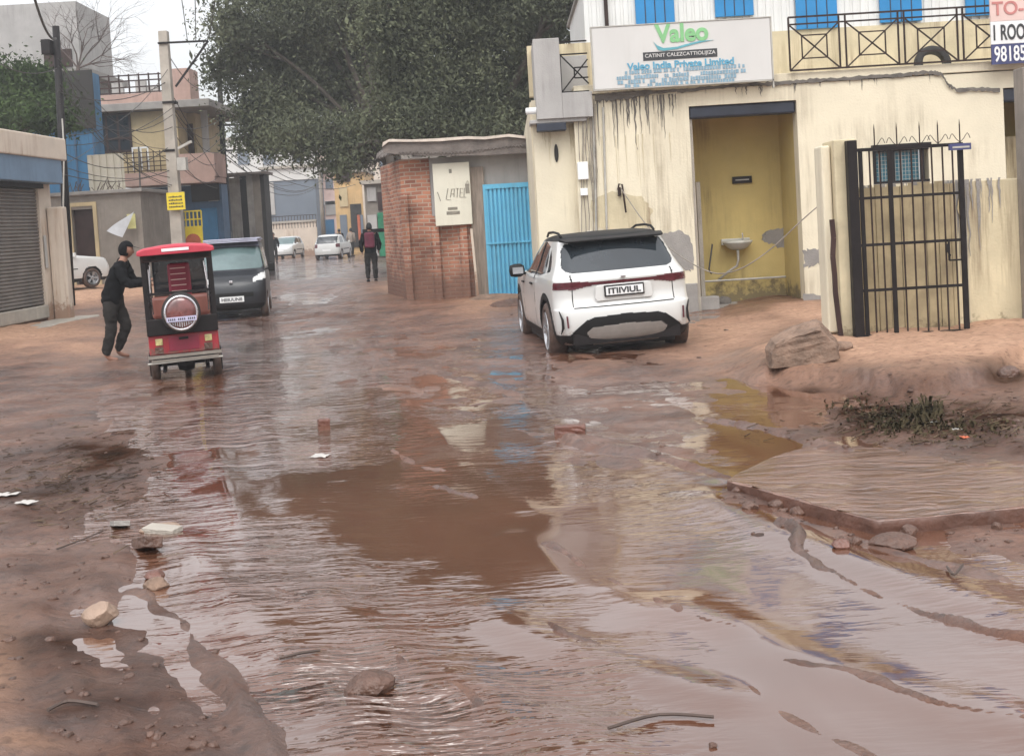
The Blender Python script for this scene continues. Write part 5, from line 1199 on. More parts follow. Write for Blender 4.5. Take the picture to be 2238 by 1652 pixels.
for s in (-1,1): MB().bar((s*.36,-.0,1.12),(s*.36,-.0,1.4),.012).tube([(s*.35,.1,.85),(s*.36,.05,1.2),(s*.34,.1,1.45)], .008).build('grab_rail', K['chrome'], rk)
# spare wheel with shiny cover
sw_ = tyre_mb(.245, .17, .15, (0,-.12,.86), 'y', 40).build('spare_wheel', K['tyre'], rk, smooth=True)
MB().lathe([(.20,-.205),(.19,-.225),(.12,-.24),(.01,-.245)], (0,0,.86), 'y', 36).build('wheel_cover', M('glossy_maroon_cover', (.13,.035,.03), .1, .6, 7, coat=1.0), sw_, smooth=True)
MB().lathe([(.19,-.20),(.215,-.21),(.215,-.225),(.19,-.235),(.185,-.22)], (0,0,.86), 'y', 36).build('cover_ring', K['chrome'], sw_, smooth=True)
pz = .79; f = MB().box(-.185,.185,-.262,-.246,pz-.028,pz+.028).build('plate', M('lilac_white_plate', (.50,.47,.62), .4, .05), sw_)
mb = MB(); 
for i in range(14):
    if i in (4,9): continue
    x = -.165+i*.0245; mb.box(x,x+.014,-.266,-.261,pz-.013,pz+.013)
mb.build('plate_marks', K['ink'], sw_)
mb = MB()
for i in range(11):
    x = -.14+i*.028; mb.box(x-.004,x+.006,-.252,-.244,pz-.10+abs(i-5)*.008,pz-.035)
mb.build('cover_slats', K['chrome'], sw_)
# chassis, bumper and wheels
MB().bar((-.46,-.07,.345),(.46,-.07,.345),.035).bar((-.42,-.07,.30),(.42,-.07,.30),.10,.02).build('rear_bumper', K['greywall'], rk)
MB().tube([(-.47,-.10,.275),(.47,-.10,.285)], .012).build('bumper_pipe', K['pipe'], rk)
ch = MB(); ch.box(-.36,.36,.1,1.8,.28,.36); ch.tube([(-.36,.38,.22),(.36,.38,.22)], .035); ch.lathe([(.02,-.12),(.10,-.10),(.12,0),(.10,.10),(.02,.12)], (.0,.38,.22), 'x', 16)
for s in (-1,1): ch.tube([(s*.27,.02,.22),(s*.27,.02,.30)], .03); ch.bar((s*.27,-.02,.16),(s*.27,.5,.20),.05,.02)
ch.build('chassis', K['black'], rk)
for s in (-1,1): wheel(rk, s*.395, .38, .225, .105, s, spokes=6, muddy=True, rimmat='black')
wheel(rk, 0, 1.95, .225, .09, 1, spokes=6, muddy=True, rimmat='black')
MB().bar((0,1.95,.25),(0,1.75,.8),.05).build('front_fork', K['black'], rk)
MB().tube([(-.27,1.62,1.02),(-.1,1.66,1.05),(.1,1.66,1.05),(.27,1.62,1.02)], .014).build('handlebar', K['black'], rk)
q = S(391, 815, 14.4)
rk.scale = (.93,1,1); place(rk, q.x+.115, 14.35, -.035, R(15.0), 0, R(-1.2))

# ================================================================== people
def skin_obj(name, nodes, edges, m, parent=None, levels=1, root=0):
    """nodes: (x,y,z,rx,ry) -> smooth tapering surface baked to a mesh"""
    me = bpy.data.meshes.new(name); me.from_pydata([n[:3] for n in nodes], edges, []); me.update()
    o = bpy.data.objects.new(name, me); COL.objects.link(o)
    sm = o.modifiers.new('skin', 'SKIN'); sm.use_smooth_shade = True
    for i, n_ in enumerate(nodes):
        sv = me.skin_vertices[0].data[i]; sv.radius = (n_[3], n_[4] if len(n_) > 4 else n_[3]); sv.use_root = (i == root)
    sb = o.modifiers.new('sub', 'SUBSURF'); sb.levels = levels; sb.render_levels = levels
    dg = bpy.context.evaluated_depsgraph_get(); dg.update()
    out = bpy.data.meshes.new_from_object(o.evaluated_get(dg)); bpy.data.objects.remove(o)
    out.materials.clear(); r_ = link(name, out, m, parent, True); return r_
def head_verts():
    """head with brow, nose, chin and ears; faces +x locally"""
    bm = bmesh.new(); bmesh.ops.create_uvsphere(bm, u_segments=28, v_segments=20, radius=1)
    for v in bm.verts:
        x, y, z = v.co
        sx_ = .098; sy_ = .076; sz_ = .118
        if z < -.2: k = 1 - .32*(-z-.2); y *= k; x = x*(1-.18*(-z-.2)) + .06*(-z-.2)
        if x > .55:
            if abs(y) < .22 and -.38 < z < .12: x += .24*(1-abs(y)/.22)*(1-abs(z+.22)/.35 if abs(z+.22) < .35 else 0)
            if .02 < z < .25 and .15 < abs(y) < .5: x -= .07
            if -.62 < z < -.48 and abs(y) < .28: x += .05
            if .25 < z < .38: x += .03
        if abs(y) > .85 and abs(z) < .3 and -.35 < x < .1: y *= 1.16
        v.co = Vector((x*sx_, y*sy_, z*sz_))
    return bm
def person(label, group, loc, rz, J, jacket='jacket', pants='trousers', cap=True, fingers=False, shoes=None, pack=None, sleeves=True):
    """J: dict of joint positions, standing figure about 1.7 m, facing +x"""
    def v(k): return tuple(J[k])
    names = ['pelvis','waist','chest','neck','skull']
    nodes = [(*v('pelvis'),.135,.105),(*v('waist'),.125,.095),(*v('chest'),.15,.105),(*v('neck'),.058,.058),(*v('skull'),.06,.06)]
    edges = [(0,1),(1,2),(2,3),(3,4)]
    def chain(start, lst):
        p = start
        for n_ in lst: nodes.append(n_); edges.append((p, len(nodes)-1)); p = len(nodes)-1
        return p
    ends = {}
    for s in 'LR':
        e = chain(2, [(*v('sh'+s),.062),(*v('el'+s),.045),(*v('wr'+s),.028)]); ends[s] = e
        w = Vector(J['wr'+s]); d = (w-Vector(J['el'+s])).normalized(); pm = w+d*.05; e2 = chain(e, [(*(w+d*.045),.036,.02),(*(w+d*.085),.038,.017)])
        if fingers:
            side = d.cross(Vector((0,0,1))).normalized(); dn = side.cross(d).normalized(); base = w+d*.085
            for k_, ln in enumerate((.068,.078,.073,.058)):
                o_ = side*((k_-1.5)*.019); a_ = base+o_; chain(e2, [(*a_,.010),(*(a_+d*ln*.5-dn*.012),.0085),(*(a_+d*ln*.8-dn*.035),.007)])
            t_ = w+d*.03+side*.035; chain(e2-1, [(*t_,.011),(*(t_+d*.03+side*.012-dn*.01),.009),(*(t_+d*.055+side*.006-dn*.022),.008)])
        chain(0, [(*Vector(J['hip'+s]).lerp(Vector(J['kn'+s]),.22),.084),(*v('kn'+s),.058),(*v('an'+s),.036),(J['an'+s][0]+.08,J['an'+s][1],max(J['an'+s][2]-.055,.03),.036,.026),(J['an'+s][0]+.17,J['an'+s][1],max(J['an'+s][2]-.07,.022),.032,.018)])
    body = skin_obj('person', nodes, edges, K['skin'], None, 2 if fingers else 1)
    bm = bmesh.new(); bm.from_mesh(body.data); hb = head_verts(); hp = Vector(J['head']); tmp = bpy.data.meshes.new('h')
    for q_ in hb.verts: q_.co = Matrix.Rotation(J.get('tilt', 0), 4, 'Y') @ q_.co + hp
    hb.to_mesh(tmp); bm.from_mesh(tmp); hb.free(); bm.to_mesh(body.data); bm.free(); bpy.data.meshes.remove(tmp)
    body.data.polygons.foreach_set('use_smooth', [True]*len(body.data.polygons))
    # clothes follow the body
    ja = [(J['pelvis'][0]-.02,J['pelvis'][1],J['pelvis'][2]-.12,.178,.15),(J['pelvis'][0],J['pelvis'][1],J['pelvis'][2]+.02,.185,.15),(*v('waist'),.178,.145),(*v('chest'),.20,.148),(J['neck'][0]*.5+J['chest'][0]*.5,0,J['neck'][2]*.55+J['chest'][2]*.45,.10,.085),(J['neck'][0],J['neck'][1],J['neck'][2]+.03,.076,.076)]
    je = [(0,1),(1,2),(2,3),(3,4),(4,5)]
    for s in 'LR':
        ja += [(*v('sh'+s),.092),(*v('el'+s),.070)]; n0 = len(ja)-2; je += [(3,n0),(n0,n0+1)]
        w_ = Vector(J['wr'+s]) if sleeves else Vector(J['el'+s]).lerp(Vector(J['wr'+s]), .1); ja.append((*w_,.045)); je.append((n0+1,n0+2))
    def crease(o_, s_, amp):
        co = np.empty(len(o_.data.vertices)*3, np.float32); o_.data.vertices.foreach_get('co', co); co = co.reshape(-1,3).astype(float); nr = np.array([v_.normal[:] for v_ in o_.data.vertices])
        f_ = fbm(co[:,0]*9+co[:,1]*5, co[:,2]*14+co[:,1]*6, s_, 3); co += nr*(f_*amp+.008)[:,None]; o_.data.vertices.foreach_set('co', co.astype(np.float32).ravel()); o_.data.update()
    crease(skin_obj('jacket', ja, je, K[jacket], body, 3 if fingers else 2), 40, .026)
    pv = Vector(J['pelvis']); tr = [(pv.x,pv.y,pv.z+.10,.150,.115),(pv.x,pv.y,pv.z-.04,.150,.115)]; te = [(0,1)]
    for s in 'LR':
        n0 = len(tr); k_ = Vector(J['kn'+s]); a_ = Vector(J['an'+s]); hp_ = Vector(J['hip'+s]).lerp(k_, .22); tr += [(*hp_,.100),(*(Vector(J['hip'+s]).lerp(k_, .5)),.094),(*k_,.080),(*(k_.lerp(a_, .5)),.070),(*(a_+Vector((0,0,.01))),.060)]
        te += [(1,n0)]+[(n0+i,n0+i+1) for i in range(4)]
    crease(skin_obj('trousers', tr, te, K[pants], body, 3 if fingers else 2), 44, .022)
    hm = bmesh.new(); bmesh.ops.create_uvsphere(hm, u_segments=24, v_segments=16, radius=1)
    hm_f = [f for f in hm.faces if (f.calc_center_median().x > .35 and f.calc_center_median().z < .32) or f.calc_center_median().z < (-.62 if not cap else -.75)]
    bmesh.ops.delete(hm, geom=hm_f, context='FACES')
    for q_ in hm.verts: q_.co = Matrix.Rotation(J.get('tilt', 0), 4, 'Y') @ Vector((q_.co.x*.112-.006, q_.co.y*.090, q_.co.z*.130+.008)) + hp
    me = bpy.data.meshes.new('hair'); hm.to_mesh(me); hm.free(); ho = link('hood' if cap else 'hair', me, K['jacket' if cap else 'hair'], body, True); md = ho.modifiers.new('thick','SOLIDIFY'); md.thickness = .012
    if cap: MB().add([(hp.x+.07,hp.y-.07,hp.z+.055),(hp.x+.07,hp.y+.07,hp.z+.055),(hp.x+.19,hp.y+.045,hp.z+.015),(hp.x+.19,hp.y-.045,hp.z+.015)], [(0,1,2,3)]).build('peak', K['jacket'], ho)
    if shoes:
        for s in 'LR': a_ = J['an'+s]; MB().box(a_[0]-.09,a_[0]+.19,a_[1]-.05,a_[1]+.05,max(a_[2]-.09,.0),a_[2]+.0).build('shoe', K[shoes], body, bevel=.03)
    if pack:
        c_ = Vector(J['chest']); MB().box(c_.x-.30,c_.x-.13,c_.y-.15,c_.y+.15,c_.z-.30,c_.z+.16).build('backpack', K[pack], body, bevel=.05)
    body.location = loc; body.rotation_euler = (0,0,rz)
    tag(body, label, 'person', group)
    return body
YM = 16.8; fm = S(245, 782, YM)
J = dict(pelvis=(-.02,0,.93), waist=(.03,0,1.08), chest=(.13,0,1.32), neck=(.19,0,1.49), skull=(.21,0,1.57), head=(.24,0,1.62), tilt=R(8),
 shL=(.15,.17,1.40), shR=(.15,-.17,1.40), elL=(.26,.20,1.14), elR=(.24,-.20,1.13), wrL=(.49,.16,1.16), wrR=(.48,-.17,1.12),
 hipL=(.0,.09,.88), hipR=(-.03,-.09,.88), knL=(.14,.10,.50), knR=(-.04,-.09,.49), anL=(-.02,.11,.13), anR=(-.14,-.10,.10))
person('barefoot man in black cap and jacket leaning on the rickshaw side with both hands', None, (fm.x+.08, YM, GZ(fm.x, YM)-.035), R(6), J, cap=True, fingers=True)
bpy.data.objects['person'].scale = (.965,)*3
# walking man by the brick shed, seen from behind
J2 = dict(pelvis=(0,0,.93), waist=(.0,0,1.08), chest=(.02,0,1.32), neck=(.03,0,1.49), skull=(.04,0,1.57), head=(.05,0,1.63), tilt=R(6),
 shL=(0,.19,1.40), shR=(0,-.19,1.40), elL=(-.04,.27,1.12), elR=(.02,-.27,1.12), wrL=(.06,.25,.90), wrR=(.10,-.24,.92),
 hipL=(0,.10,.88), hipR=(0,-.10,.88), knL=(.05,.11,.48), knR=(.0,-.11,.48), anL=(.02,.12,.08), anR=(-.06,-.11,.08))
Y2 = 35.5; p = S(814, 616, Y2)
person('man in black walking away by the brick shed with a maroon backpack', None, (p.x, Y2, p.z), R(95), J2, cap=False, shoes='black', pack='backpack')
p = G(601, 574); person('dark clothed person standing at the left edge of the flooded street behind the van', None, (p.x, p.y, 0), R(-80), J2, cap=False, shoes='black')
p = G(744, 560); person('dark clothed person standing on the right of the distant white car', None, (p.x, p.y, 0), R(80), J2, cap=False, shoes='black')
p = G(757, 562); person('far person in brown standing by the shopfronts beyond the white car', None, (p.x+.15, p.y+1.5, 0), R(60), J2, jacket='wood', cap=False, shoes='black')
# scooter rider far off
p = G(659, 552); sc_ = person('far scooter rider in dark top riding towards the camera', None, (p.x, p.y, .02), R(-85), dict(J2, pelvis=(0,0,.78), waist=(0,0,.93), chest=(.03,0,1.17), neck=(.05,0,1.33), skull=(.06,0,1.41), head=(.07,0,1.46), shL=(.02,.18,1.25), shR=(.02,-.18,1.25), elL=(.12,.24,1.0), elR=(.12,-.24,1.0), wrL=(.36,.2,.98), wrR=(.36,-.2,.98), hipL=(0,.1,.76), hipR=(0,-.1,.76), knL=(.3,.14,.7), knR=(.3,-.14,.7), anL=(.3,.14,.3), anR=(.3,-.14,.3)), pants='sand', cap=False, shoes='black')
st = empty('scooter', (p.x, p.y, 0), R(-85), 'far grey scooter ridden along the flooded street', 'scooter')
for x_ in (-.55, .65): tyre_mb(.22,.13,.1,(x_,0,.22),'y',20).build('wheel', K['tyre'], st)
MB().box(-.7,.15,-.13,.13,.35,.72).box(.45,.58,-.16,.16,.3,.95).box(.1,.5,-.12,.12,.28,.36).build('body', K['lightgrey'], st, bevel=.05)
MB().tube([(.5,-.28,1.0),(.52,.28,1.0)], .02).build('handlebar', K['black'], st)

# ================================================================== left side of the street
def V3(px, py, Y): return S(px, py, Y)
# shutter shop on the left: its front runs along the street
s0 = Vector((S(-40,600,22.5).x, 22.5, 0)); s1 = Vector((S(126,600,26).x, 26, 0))
dv = (s1-s0).normalized(); nv = Vector((dv.y,-dv.x,0)); Ls = (s1-s0).length      # nv points to the street
shop = empty('shutter_shop', (0,0,0), 0, 'beige corner shop with closed steel roller shutter and blue grey fascia', 'shop')
Mx = Matrix((( dv.x, -nv.x*-1, 0, s0.x), (dv.y, nv.y, 0, s0.y), (0,0,1,0), (0,0,0,1)))
Mx = Matrix.Translation(s0) @ Matrix(((dv.x, -nv.x, 0, 0), (dv.y, -nv.y, 0, 0), (0,0,1,0), (0,0,0,1)))   # local x along front, y into the shop
zroof = S(60,290,24.2).z; zbeam = S(60,342,24.2).z; zf0 = S(60,397,24.2).z; zsb = S(100,664,25.6).z
xw = Ls-.62                                                    # where the shutter ends
MB().box(xw,Ls+.0,.02,.30,-.1,zroof-.1,Mx).box(-3,Ls,.30,4.5,-.1,zroof-.1,Mx).build('wall', K['beige'], shop, bevel=.01)
MB().box(-3.2,Ls+.15,-.35,4.6,zbeam+.0,zroof,Mx).build('roof_beam', K['beige'], shop, bevel=.03)
MB().box(-3.0,Ls+.02,-.12,.28,zf0+.62,zbeam-.02,Mx).build('lintel', K['wood'], shop)
MB().box(-3.0,Ls-.05,-.30,.0,zf0,zf0+.62,Mx).build('fascia', K['awning'], shop, bevel=.02)
MB().box(-3.0,xw+.1,-.06,.02,zf0-.10,zf0-.005,Mx).build('shutter_box', K['black'], shop)
mb = MB(); n_ = 34; z0 = zsb; z1 = zf0-.1; prof = []
for i in range(n_):
    a = z0+(z1-z0)*i/n_; b = (z1-z0)/n_; prof += [(.10, a), (.07, a+.3*b), (.07, a+.6*b), (.10, a+.95*b)]
vs = [Mx @ Vector((x, y, z)) for x in (-3, xw) for y, z in prof]; k = len(prof); mb.add(vs, [(i, i+1, i+1+k, i+k) for i in range(k-1)]).build('roller_shutter', K['shutter'], shop)
MB().box(-3,xw,-.02,.06,zsb-.28,zsb-.01,Mx).build('sill', K['concrete'], shop, bevel=.02)
MB().box(-3.5,Ls+.3,-.75,.0,-.1,zsb-.34,Mx).build('step', K['concrete'], shop, bevel=.03)
pz = S(140,450,25.2).z
o = MB().box(Ls-.34,Ls-.06,-.34,.0,-.1,pz,Mx).build('stub_pillar', K['beige'], shop, bevel=.03)
MB().box(Ls-.60,Ls-.50,-.03,.0,1.25,1.95,Mx).build('meter_plate', K['lightgrey'], shop, bevel=.01)
tp = S(4,590,22.8)
# rough grey building behind with a dark doorway
Y3 = 38.5
g3 = empty('grey_plaster_house', (0,0,0), 0, 'rough grey plastered single storey house with dark doorway behind the white hatchback', 'house')
x0 = S(150,500,Y3).x; x1 = S(312,500,Y3).x; zt3 = S(230,424,Y3).z; d0,d1,_,dz = rectW(160,458,207,560,Y3)
MB().box(x0-1.5,d0,Y3,Y3+.3,0,zt3).box(d1,x1,Y3,Y3+.3,0,zt3).box(d0,d1,Y3,Y3+.3,dz,zt3).box(x1-.3,x1,Y3+.3,Y3+5,0,zt3).build('wall', K['greywall'], g3)
MB().box(x0-1.5,x1+.1,Y3-.15,Y3+5,zt3,zt3+.12).build('roof_slab', K['greycem'], g3, bevel=.02)
MB().box(d0,d1,Y3+.2,Y3+.25,0,dz).build('door', K['darkbrown'], g3)
MB().box(d0-.12,d0-.003,Y3-.05,Y3+.1,0,dz+.1).box(d1+.003,d1+.12,Y3-.05,Y3+.1,0,dz+.1).box(d0-.12,d1+.12,Y3-.05,Y3+.1,dz+.1,dz+.22).build('door_frame', K['yelwall'], g3)
mb = MB(); rnd = random.Random(1)
for i in range(24): a = rnd.uniform(x0,x1-.3); mb.tube([(a,Y3-.1,zt3+.12),(a+rnd.uniform(-.2,.2),Y3-.1,zt3+.12+rnd.uniform(.1,.4))], .012, 4)
mb.build('loose_rods', K['twig'], g3)
# cream sheeting on the roof
q0,q1,qz0,qz1 = rectW(196,338,274,420,Y3+.5)
o = corrugated(q0,q1,zt3+.12,qz1,Y3+.4,.22,.05).build('roof_screen', K['curtain'], None); tag(o, 'cream ribbed sheet screen standing on the grey house roof', 'screen')
md = o.modifiers.new('thick','SOLIDIFY'); md.thickness = .02
# white triangular plastic sheet with a yellow notice
Yt = Y3-.6
ts = MB(); A = S(233,505,Yt); B_ = S(290,463,Yt); C_ = S(268,519,Yt); vs = []; n_ = 8
for i in range(n_+1):
    for j in range(n_+1-i):
        u, v_ = i/n_, j/n_; p = A*(1-u-v_)+B_*u+C_*v_; vs.append((p.x, p.y-.12*math.sin(u*5+v_*3), p.z))
idx = {}; c = 0
for i in range(n_+1):
    for j in range(n_+1-i): idx[i,j] = c; c += 1
fs = []
for i in range(n_):
    for j in range(n_-i):
        fs.append((idx[i,j],idx[i+1,j],idx[i,j+1]))
        if j < n_-i-1: fs.append((idx[i+1,j],idx[i+1,j+1],idx[i,j+1]))
o = ts.add(vs, fs).build('plastic_sheet', K['tarp'], None, smooth=True); tag(o, 'white plastic sheet stretched in a triangle before the grey house', 'plastic sheet')
x0,x1,z0,z1 = rectW(278,468,296,500,Yt+.3); o = MB().box(x0,x1,Yt+.3,Yt+.33,z0,z1).build('notice_board', M('pale_yellow_board', (.55,.52,.22), .6, .2, 5), None); tag(o, 'small pale yellow notice behind the triangular plastic sheet', 'notice board')
# blue panelled building
Y4 = 40.5
b4 = empty('blue_panel_building', (0,0,0), 0, 'tall building clad in worn blue panels behind the shutter shop', 'building')
x0 = S(0,300,Y4).x-3; x1 = S(207,300,Y4).x; z1 = S(150,160,Y4).z
MB().box(x0,x1,Y4,Y4+.9,0,z1).build('wall', K['bluewall'], b4)
for i in range(7): q = x1-.02-i*.62; MB().box(q-.05,q,Y4-.05,Y4-.003,0,z1-1.1).build('panel_rib', K['dullblue'], b4)
MB().box(x0,x1+.1,Y4-.12,Y4-.055,z1-1.9,z1+.05).build('dark_upper_band', K['dark'], b4)
# pink and yellow house with terrace
Y5 = 45.0
h5 = empty('pink_terrace_house', (0,0,0), 0, 'salmon pink and yellow two storey house with roof terrace, balcony and blue ground floor', 'house')
def RW5(a,b,c,d,Y=Y5): return rectW(a,b,c,d,Y)
xL,xC = S(203,300,Y5).x, S(390,300,Y5).x; xR = S(437,300,Y5+2).x
zter = S(300,228,Y5).z; zfl = S(330,395,Y5).z; zparT = S(300,212,Y5).z
MB().box(xL,xC,Y5,Y5+6,zfl,zter-.3).box(xC,xR,Y5+1.4,Y5+6,zfl,zter-.3).build('upper_wall', K['yelwall'], h5)
MB().box(xL,S(478,450,Y5).x,Y5+.6,Y5+1.6,0,zfl-.25).build('ground_wall', K['dullblue'], h5)
MB().box(xL-.1,S(466,240,Y5).x,Y5-.55,Y5+6.2,zter-.28,zter).build('terrace_slab', K['greycem'], h5, bevel=.02)
MB().box(xL,S(420,190,Y5).x,Y5-.35,Y5-.15,zter+.003,zter+.36).build('terrace_parapet', K['pinkwall'], h5)
x0,x1,z0,z1 = RW5(374,153,420,222); MB().box(x0,x1,Y5-.32,Y5+.9,zter+.003,z1).build('pink_stair_head', K['pinkwall'], h5)
rl = MB(); yy = Y5-.25
for py in (160,172,186,198): a = S(204,py+10,yy); b = S(374,py,yy); rl.bar((a.x,yy,b.z),(b.x,yy,b.z),.045)
for i in range(9): q = xL+.1+i*(S(374,180,yy).x-xL)/8.5; rl.bar((q,yy,zter+.3),(q,yy,zter+1.1),.05)
rl.build('terrace_railing', K['darkbrown'], h5)
for (a,b,c,d) in ((296,175,318,206),(322,188,345,208),(244,182,268,200)):
    x0,x1,z0,z1 = RW5(a,b,c,d,Y5+1.2); MB().box(x0,x1,Y5+1.2,Y5+1.4,zter,z1).build('terrace_wall', K['lightgrey'], h5)
x0,x1,z0,z1 = RW5(209,252,286,332); f = MB().box(x0,x1,Y5-.04,Y5-.003,z0,z1).build('window', K['glass'], h5)
mb = MB()
for t in (0,.33,.66,1): q = x0+(x1-x0)*t; mb.box(q-.04,q+.04,Y5-.08,Y5-.045,z0-.04,z1+.04)
for t in (0,.35,1): q = z0+(z1-z0)*t; mb.box(x0,x1,Y5-.095,Y5-.082,q-.04,q+.04)
mb.build('window_frame', K['darkbrown'], f)
x0,x1,z0,z1 = RW5(402,272,424,345,Y5+1.4); MB().box(x0,x1,Y5+1.3,Y5+1.397,zfl,z1).build('balcony_door', K['darkbrown'], h5)
MB().box(S(434,300,Y5).x-.12,S(434,300,Y5).x+.1,Y5+1.0,Y5+1.2,zfl,zter-.28).build('column', K['lightgrey'], h5)
# balcony with pink parapet
MB().box(S(275,395,Y5).x,S(478,395,Y5).x,Y5-.6,Y5+1.2,zfl-.22,zfl).build('balcony_slab', K['pinkwall'], h5, bevel=.02)
MB().box(S(390,370,Y5).x,S(478,370,Y5).x,Y5-.58,Y5-.45,zfl+.003,zfl+.88).box(S(478,370,Y5).x-.13,S(478,370,Y5).x,Y5-.44,Y5+1.2,zfl+.003,zfl+.88).box(S(275,370,Y5).x,S(390,370,Y5).x-.003,Y5-.58,Y5-.45,zfl+.003,zfl+.28).build('balcony_parapet', K['pinkwall'], h5)
rl = MB()
for i in range(5): z = zfl+.34+i*.17; rl.bar((S(275,370,Y5).x,Y5-.5,z),(S(388,370,Y5).x,Y5-.5,z),.03)
for i in range(9): q = S(275,370,Y5).x+i*.245; rl.bar((q,Y5-.52,zfl+.28),(q,Y5-.52,zfl+1.08),.03)
rl.build('balcony_railing', K['darkbrown'], h5)
x0,x1,z0,z1 = RW5(290,322,326,372,Y5-.3); mb = MB(); mb.box(x0,x1,Y5-.35,Y5-.3,z1-.06,z1); 
for q in (x0,(x0+x1)/2,x1-.05): mb.box(q,q+.05,Y5-.34,Y5-.31,z0,z1-.06)
mb.build('drying_frame', K['white'], h5)
x0,x1,z0,z1 = RW5(303,416,352,440); MB().add([(x0,Y5-.6,z0),(x1,Y5-.6,z0),(x1,Y5+.55,z1),(x0,Y5+.55,z1)], [(0,1,2,3)]).build('shop_awning', K['concrete'], h5)
for (a,b,c,d,mm_) in ((330,455,362,545,'dark'),(418,400,478,440,'dark'),(455,425,476,440,'lightgrey'),(440,455,476,540,'bluewall')):
    x0,x1,z0,z1 = RW5(a,b,c,d,Y5+.5); MB().box(x0,x1,Y5+.5+.02*random.random(),Y5+.59,max(z0,0),z1).build('shop_opening' if mm_ == 'dark' else 'shop_panel', K[mm_], h5)
x0,x1,z0,z1 = RW5(302,440,395,560,Y5-1.2)
mb = MB(); rnd = random.Random(3); q = x0
while q < x1: w_ = rnd.uniform(.10,.3); mb.box(q,q+w_,Y5-1.2,Y5-1.1,0,z1-rnd.uniform(.1,.5)); q += w_+rnd.uniform(.02,.1)
mb.build('fence_planks', K['wood'], h5)
# yellow posters
x0,x1,z0,z1 = RW5(399,462,442,540,Y5-1.4); po = empty('yellow_stall_board', (0,0,0), 0, 'yellow and orange shop display board with rack at the foot of the pink house', 'board')
MB().box(x0,x1,Y5-1.4,Y5-1.35,0,z1-.55).build('panel', K['yellow'], po)
mb = MB(); 
for i in range(6): q = x0+i*(x1-x0)/5.0; mb.bar((q,Y5-1.4,z1-.6),(q,Y5-1.4,z1),.04)
for z in (z1,z1-.3): mb.bar((x0,Y5-1.42,z),(x1,Y5-1.42,z),.05)
mb.build('rack', K['yellow'], po); MB().lathe([(.28,0),(.0,-.01)], ((x0+x1)/2,Y5-1.41,z1-1.1), 'y', 20).build('orange_emblem', K['orangecloth'], po)
# concrete electric pole
def pole(name, label, top, bot, Y, r0, r1, m, sq=True):
    p = empty(name, (0,0,0), 0, label, 'electric pole'); a = S(*top, Y); b = S(*bot, Y); b.z = min(b.z, 0); x = (a.x+b.x)/2
    if sq:
        vs = []
        for z, r_ in ((b.z-.1, r0), (a.z, r1)):
            xx = a.x if z == a.z else b.x
            vs += [(xx-r_,Y-r_,z),(xx+r_,Y-r_,z),(xx+r_,Y+r_,z),(xx-r_,Y+r_,z)]
        MB().add(vs, [(3,2,1,0),(4,5,6,7),(0,1,5,4),(1,2,6,5),(2,3,7,6),(3,0,4,7)]).build('shaft', m, p, bevel=.015)
    else: MB().tube([(b.x,Y,b.z-.1),(a.x,Y,a.z)], [r0, r1], 12).build('shaft', m, p, smooth=True)
    return p, a
Yp = 33.0
pl, ta = pole('concrete_pole', 'pale concrete electric pole with steel cross arm beside the pink house', (357,69), (392,560), Yp, .17, .12, K['concrete'])
MB().bar(S(345,95,Yp-.15), S(455,90,Yp-.15), .05).bar(S(455,90,Yp-.15), S(384,190,Yp-.15), .05).build('cross_arm', K['black'], pl)
mb = MB(); mb.bar(S(393,240,Yp-.2), S(418,310,Yp-.25), .0001)
mb = MB(); mb.bar(S(390,325,Yp-.25), S(418,310,Yp-.4), .07).box(*(lambda c: (c.x-.12,c.x+.12,Yp-.35,Yp-.1,c.z-.25,c.z+.1))(S(399,353,Yp-.2))).build('street_lamp_arm', K['pipe'], pl)
for py in (225,330): c = S(372,py,Yp); MB().box(c.x-.17,c.x+.17,Yp-.17,Yp+.17,c.z-.03,c.z+.03).build('strap', K['black'], pl)
x0,x1,z0,z1 = rectW(365,421,404,459,Yp-.3); ys_ = empty('yellow_sign', (0,0,0), 0, 'small yellow advertising sign tied to the concrete pole', 'sign')
MB().box(x0,x1,Yp-.32,Yp-.28,z0,z1).build('panel', K['yellow'], ys_)
mb = MB(); rnd = random.Random(4)
for j in range(4):
    z = z1-.09-j*.09; q = x0+.06
    while q < x1-.08: w_ = rnd.uniform(.015,.045); mb.box(q,q+w_,Yp-.326,Yp-.319,z-.05,z-.05+rnd.uniform(.03,.05)); q += w_+.012
mb.build('small_print', K['ink'], ys_)
p2, tb = pole('dark_pole', 'dark slender electric pole behind the shutter shop', (122,58), (137,445), 29.5, .11, .085, K['black'], False)
c = S(112,103,29.3); MB().box(c.x-.22,c.x+.0,29.2,29.5,c.z-.18,c.z+.18).build('junction_box', K['black'], p2, bevel=.02)
MB().tube([S(136,260,29.3), S(140,330,29.2), S(138,470,29.2)], .02).build('conduit', K['pipe'], p2)
p3, tc_ = pole('lattice_pole', 'dark electric pole standing by the black shed down the street', (478,150), (500,560), 48, .14, .10, K['black'], False)
mb = MB(); 
for py in (240,275,330): mb.bar(S(476,py,48), S(540,py-2,48), .06)
mb.build('cross_arm', K['black'], p3)
p4, td = pole('far_pole', 'far grey electric pole at the bend of the street', (698,365), (707,520), 88, .16, .12, K['greywall'], False)
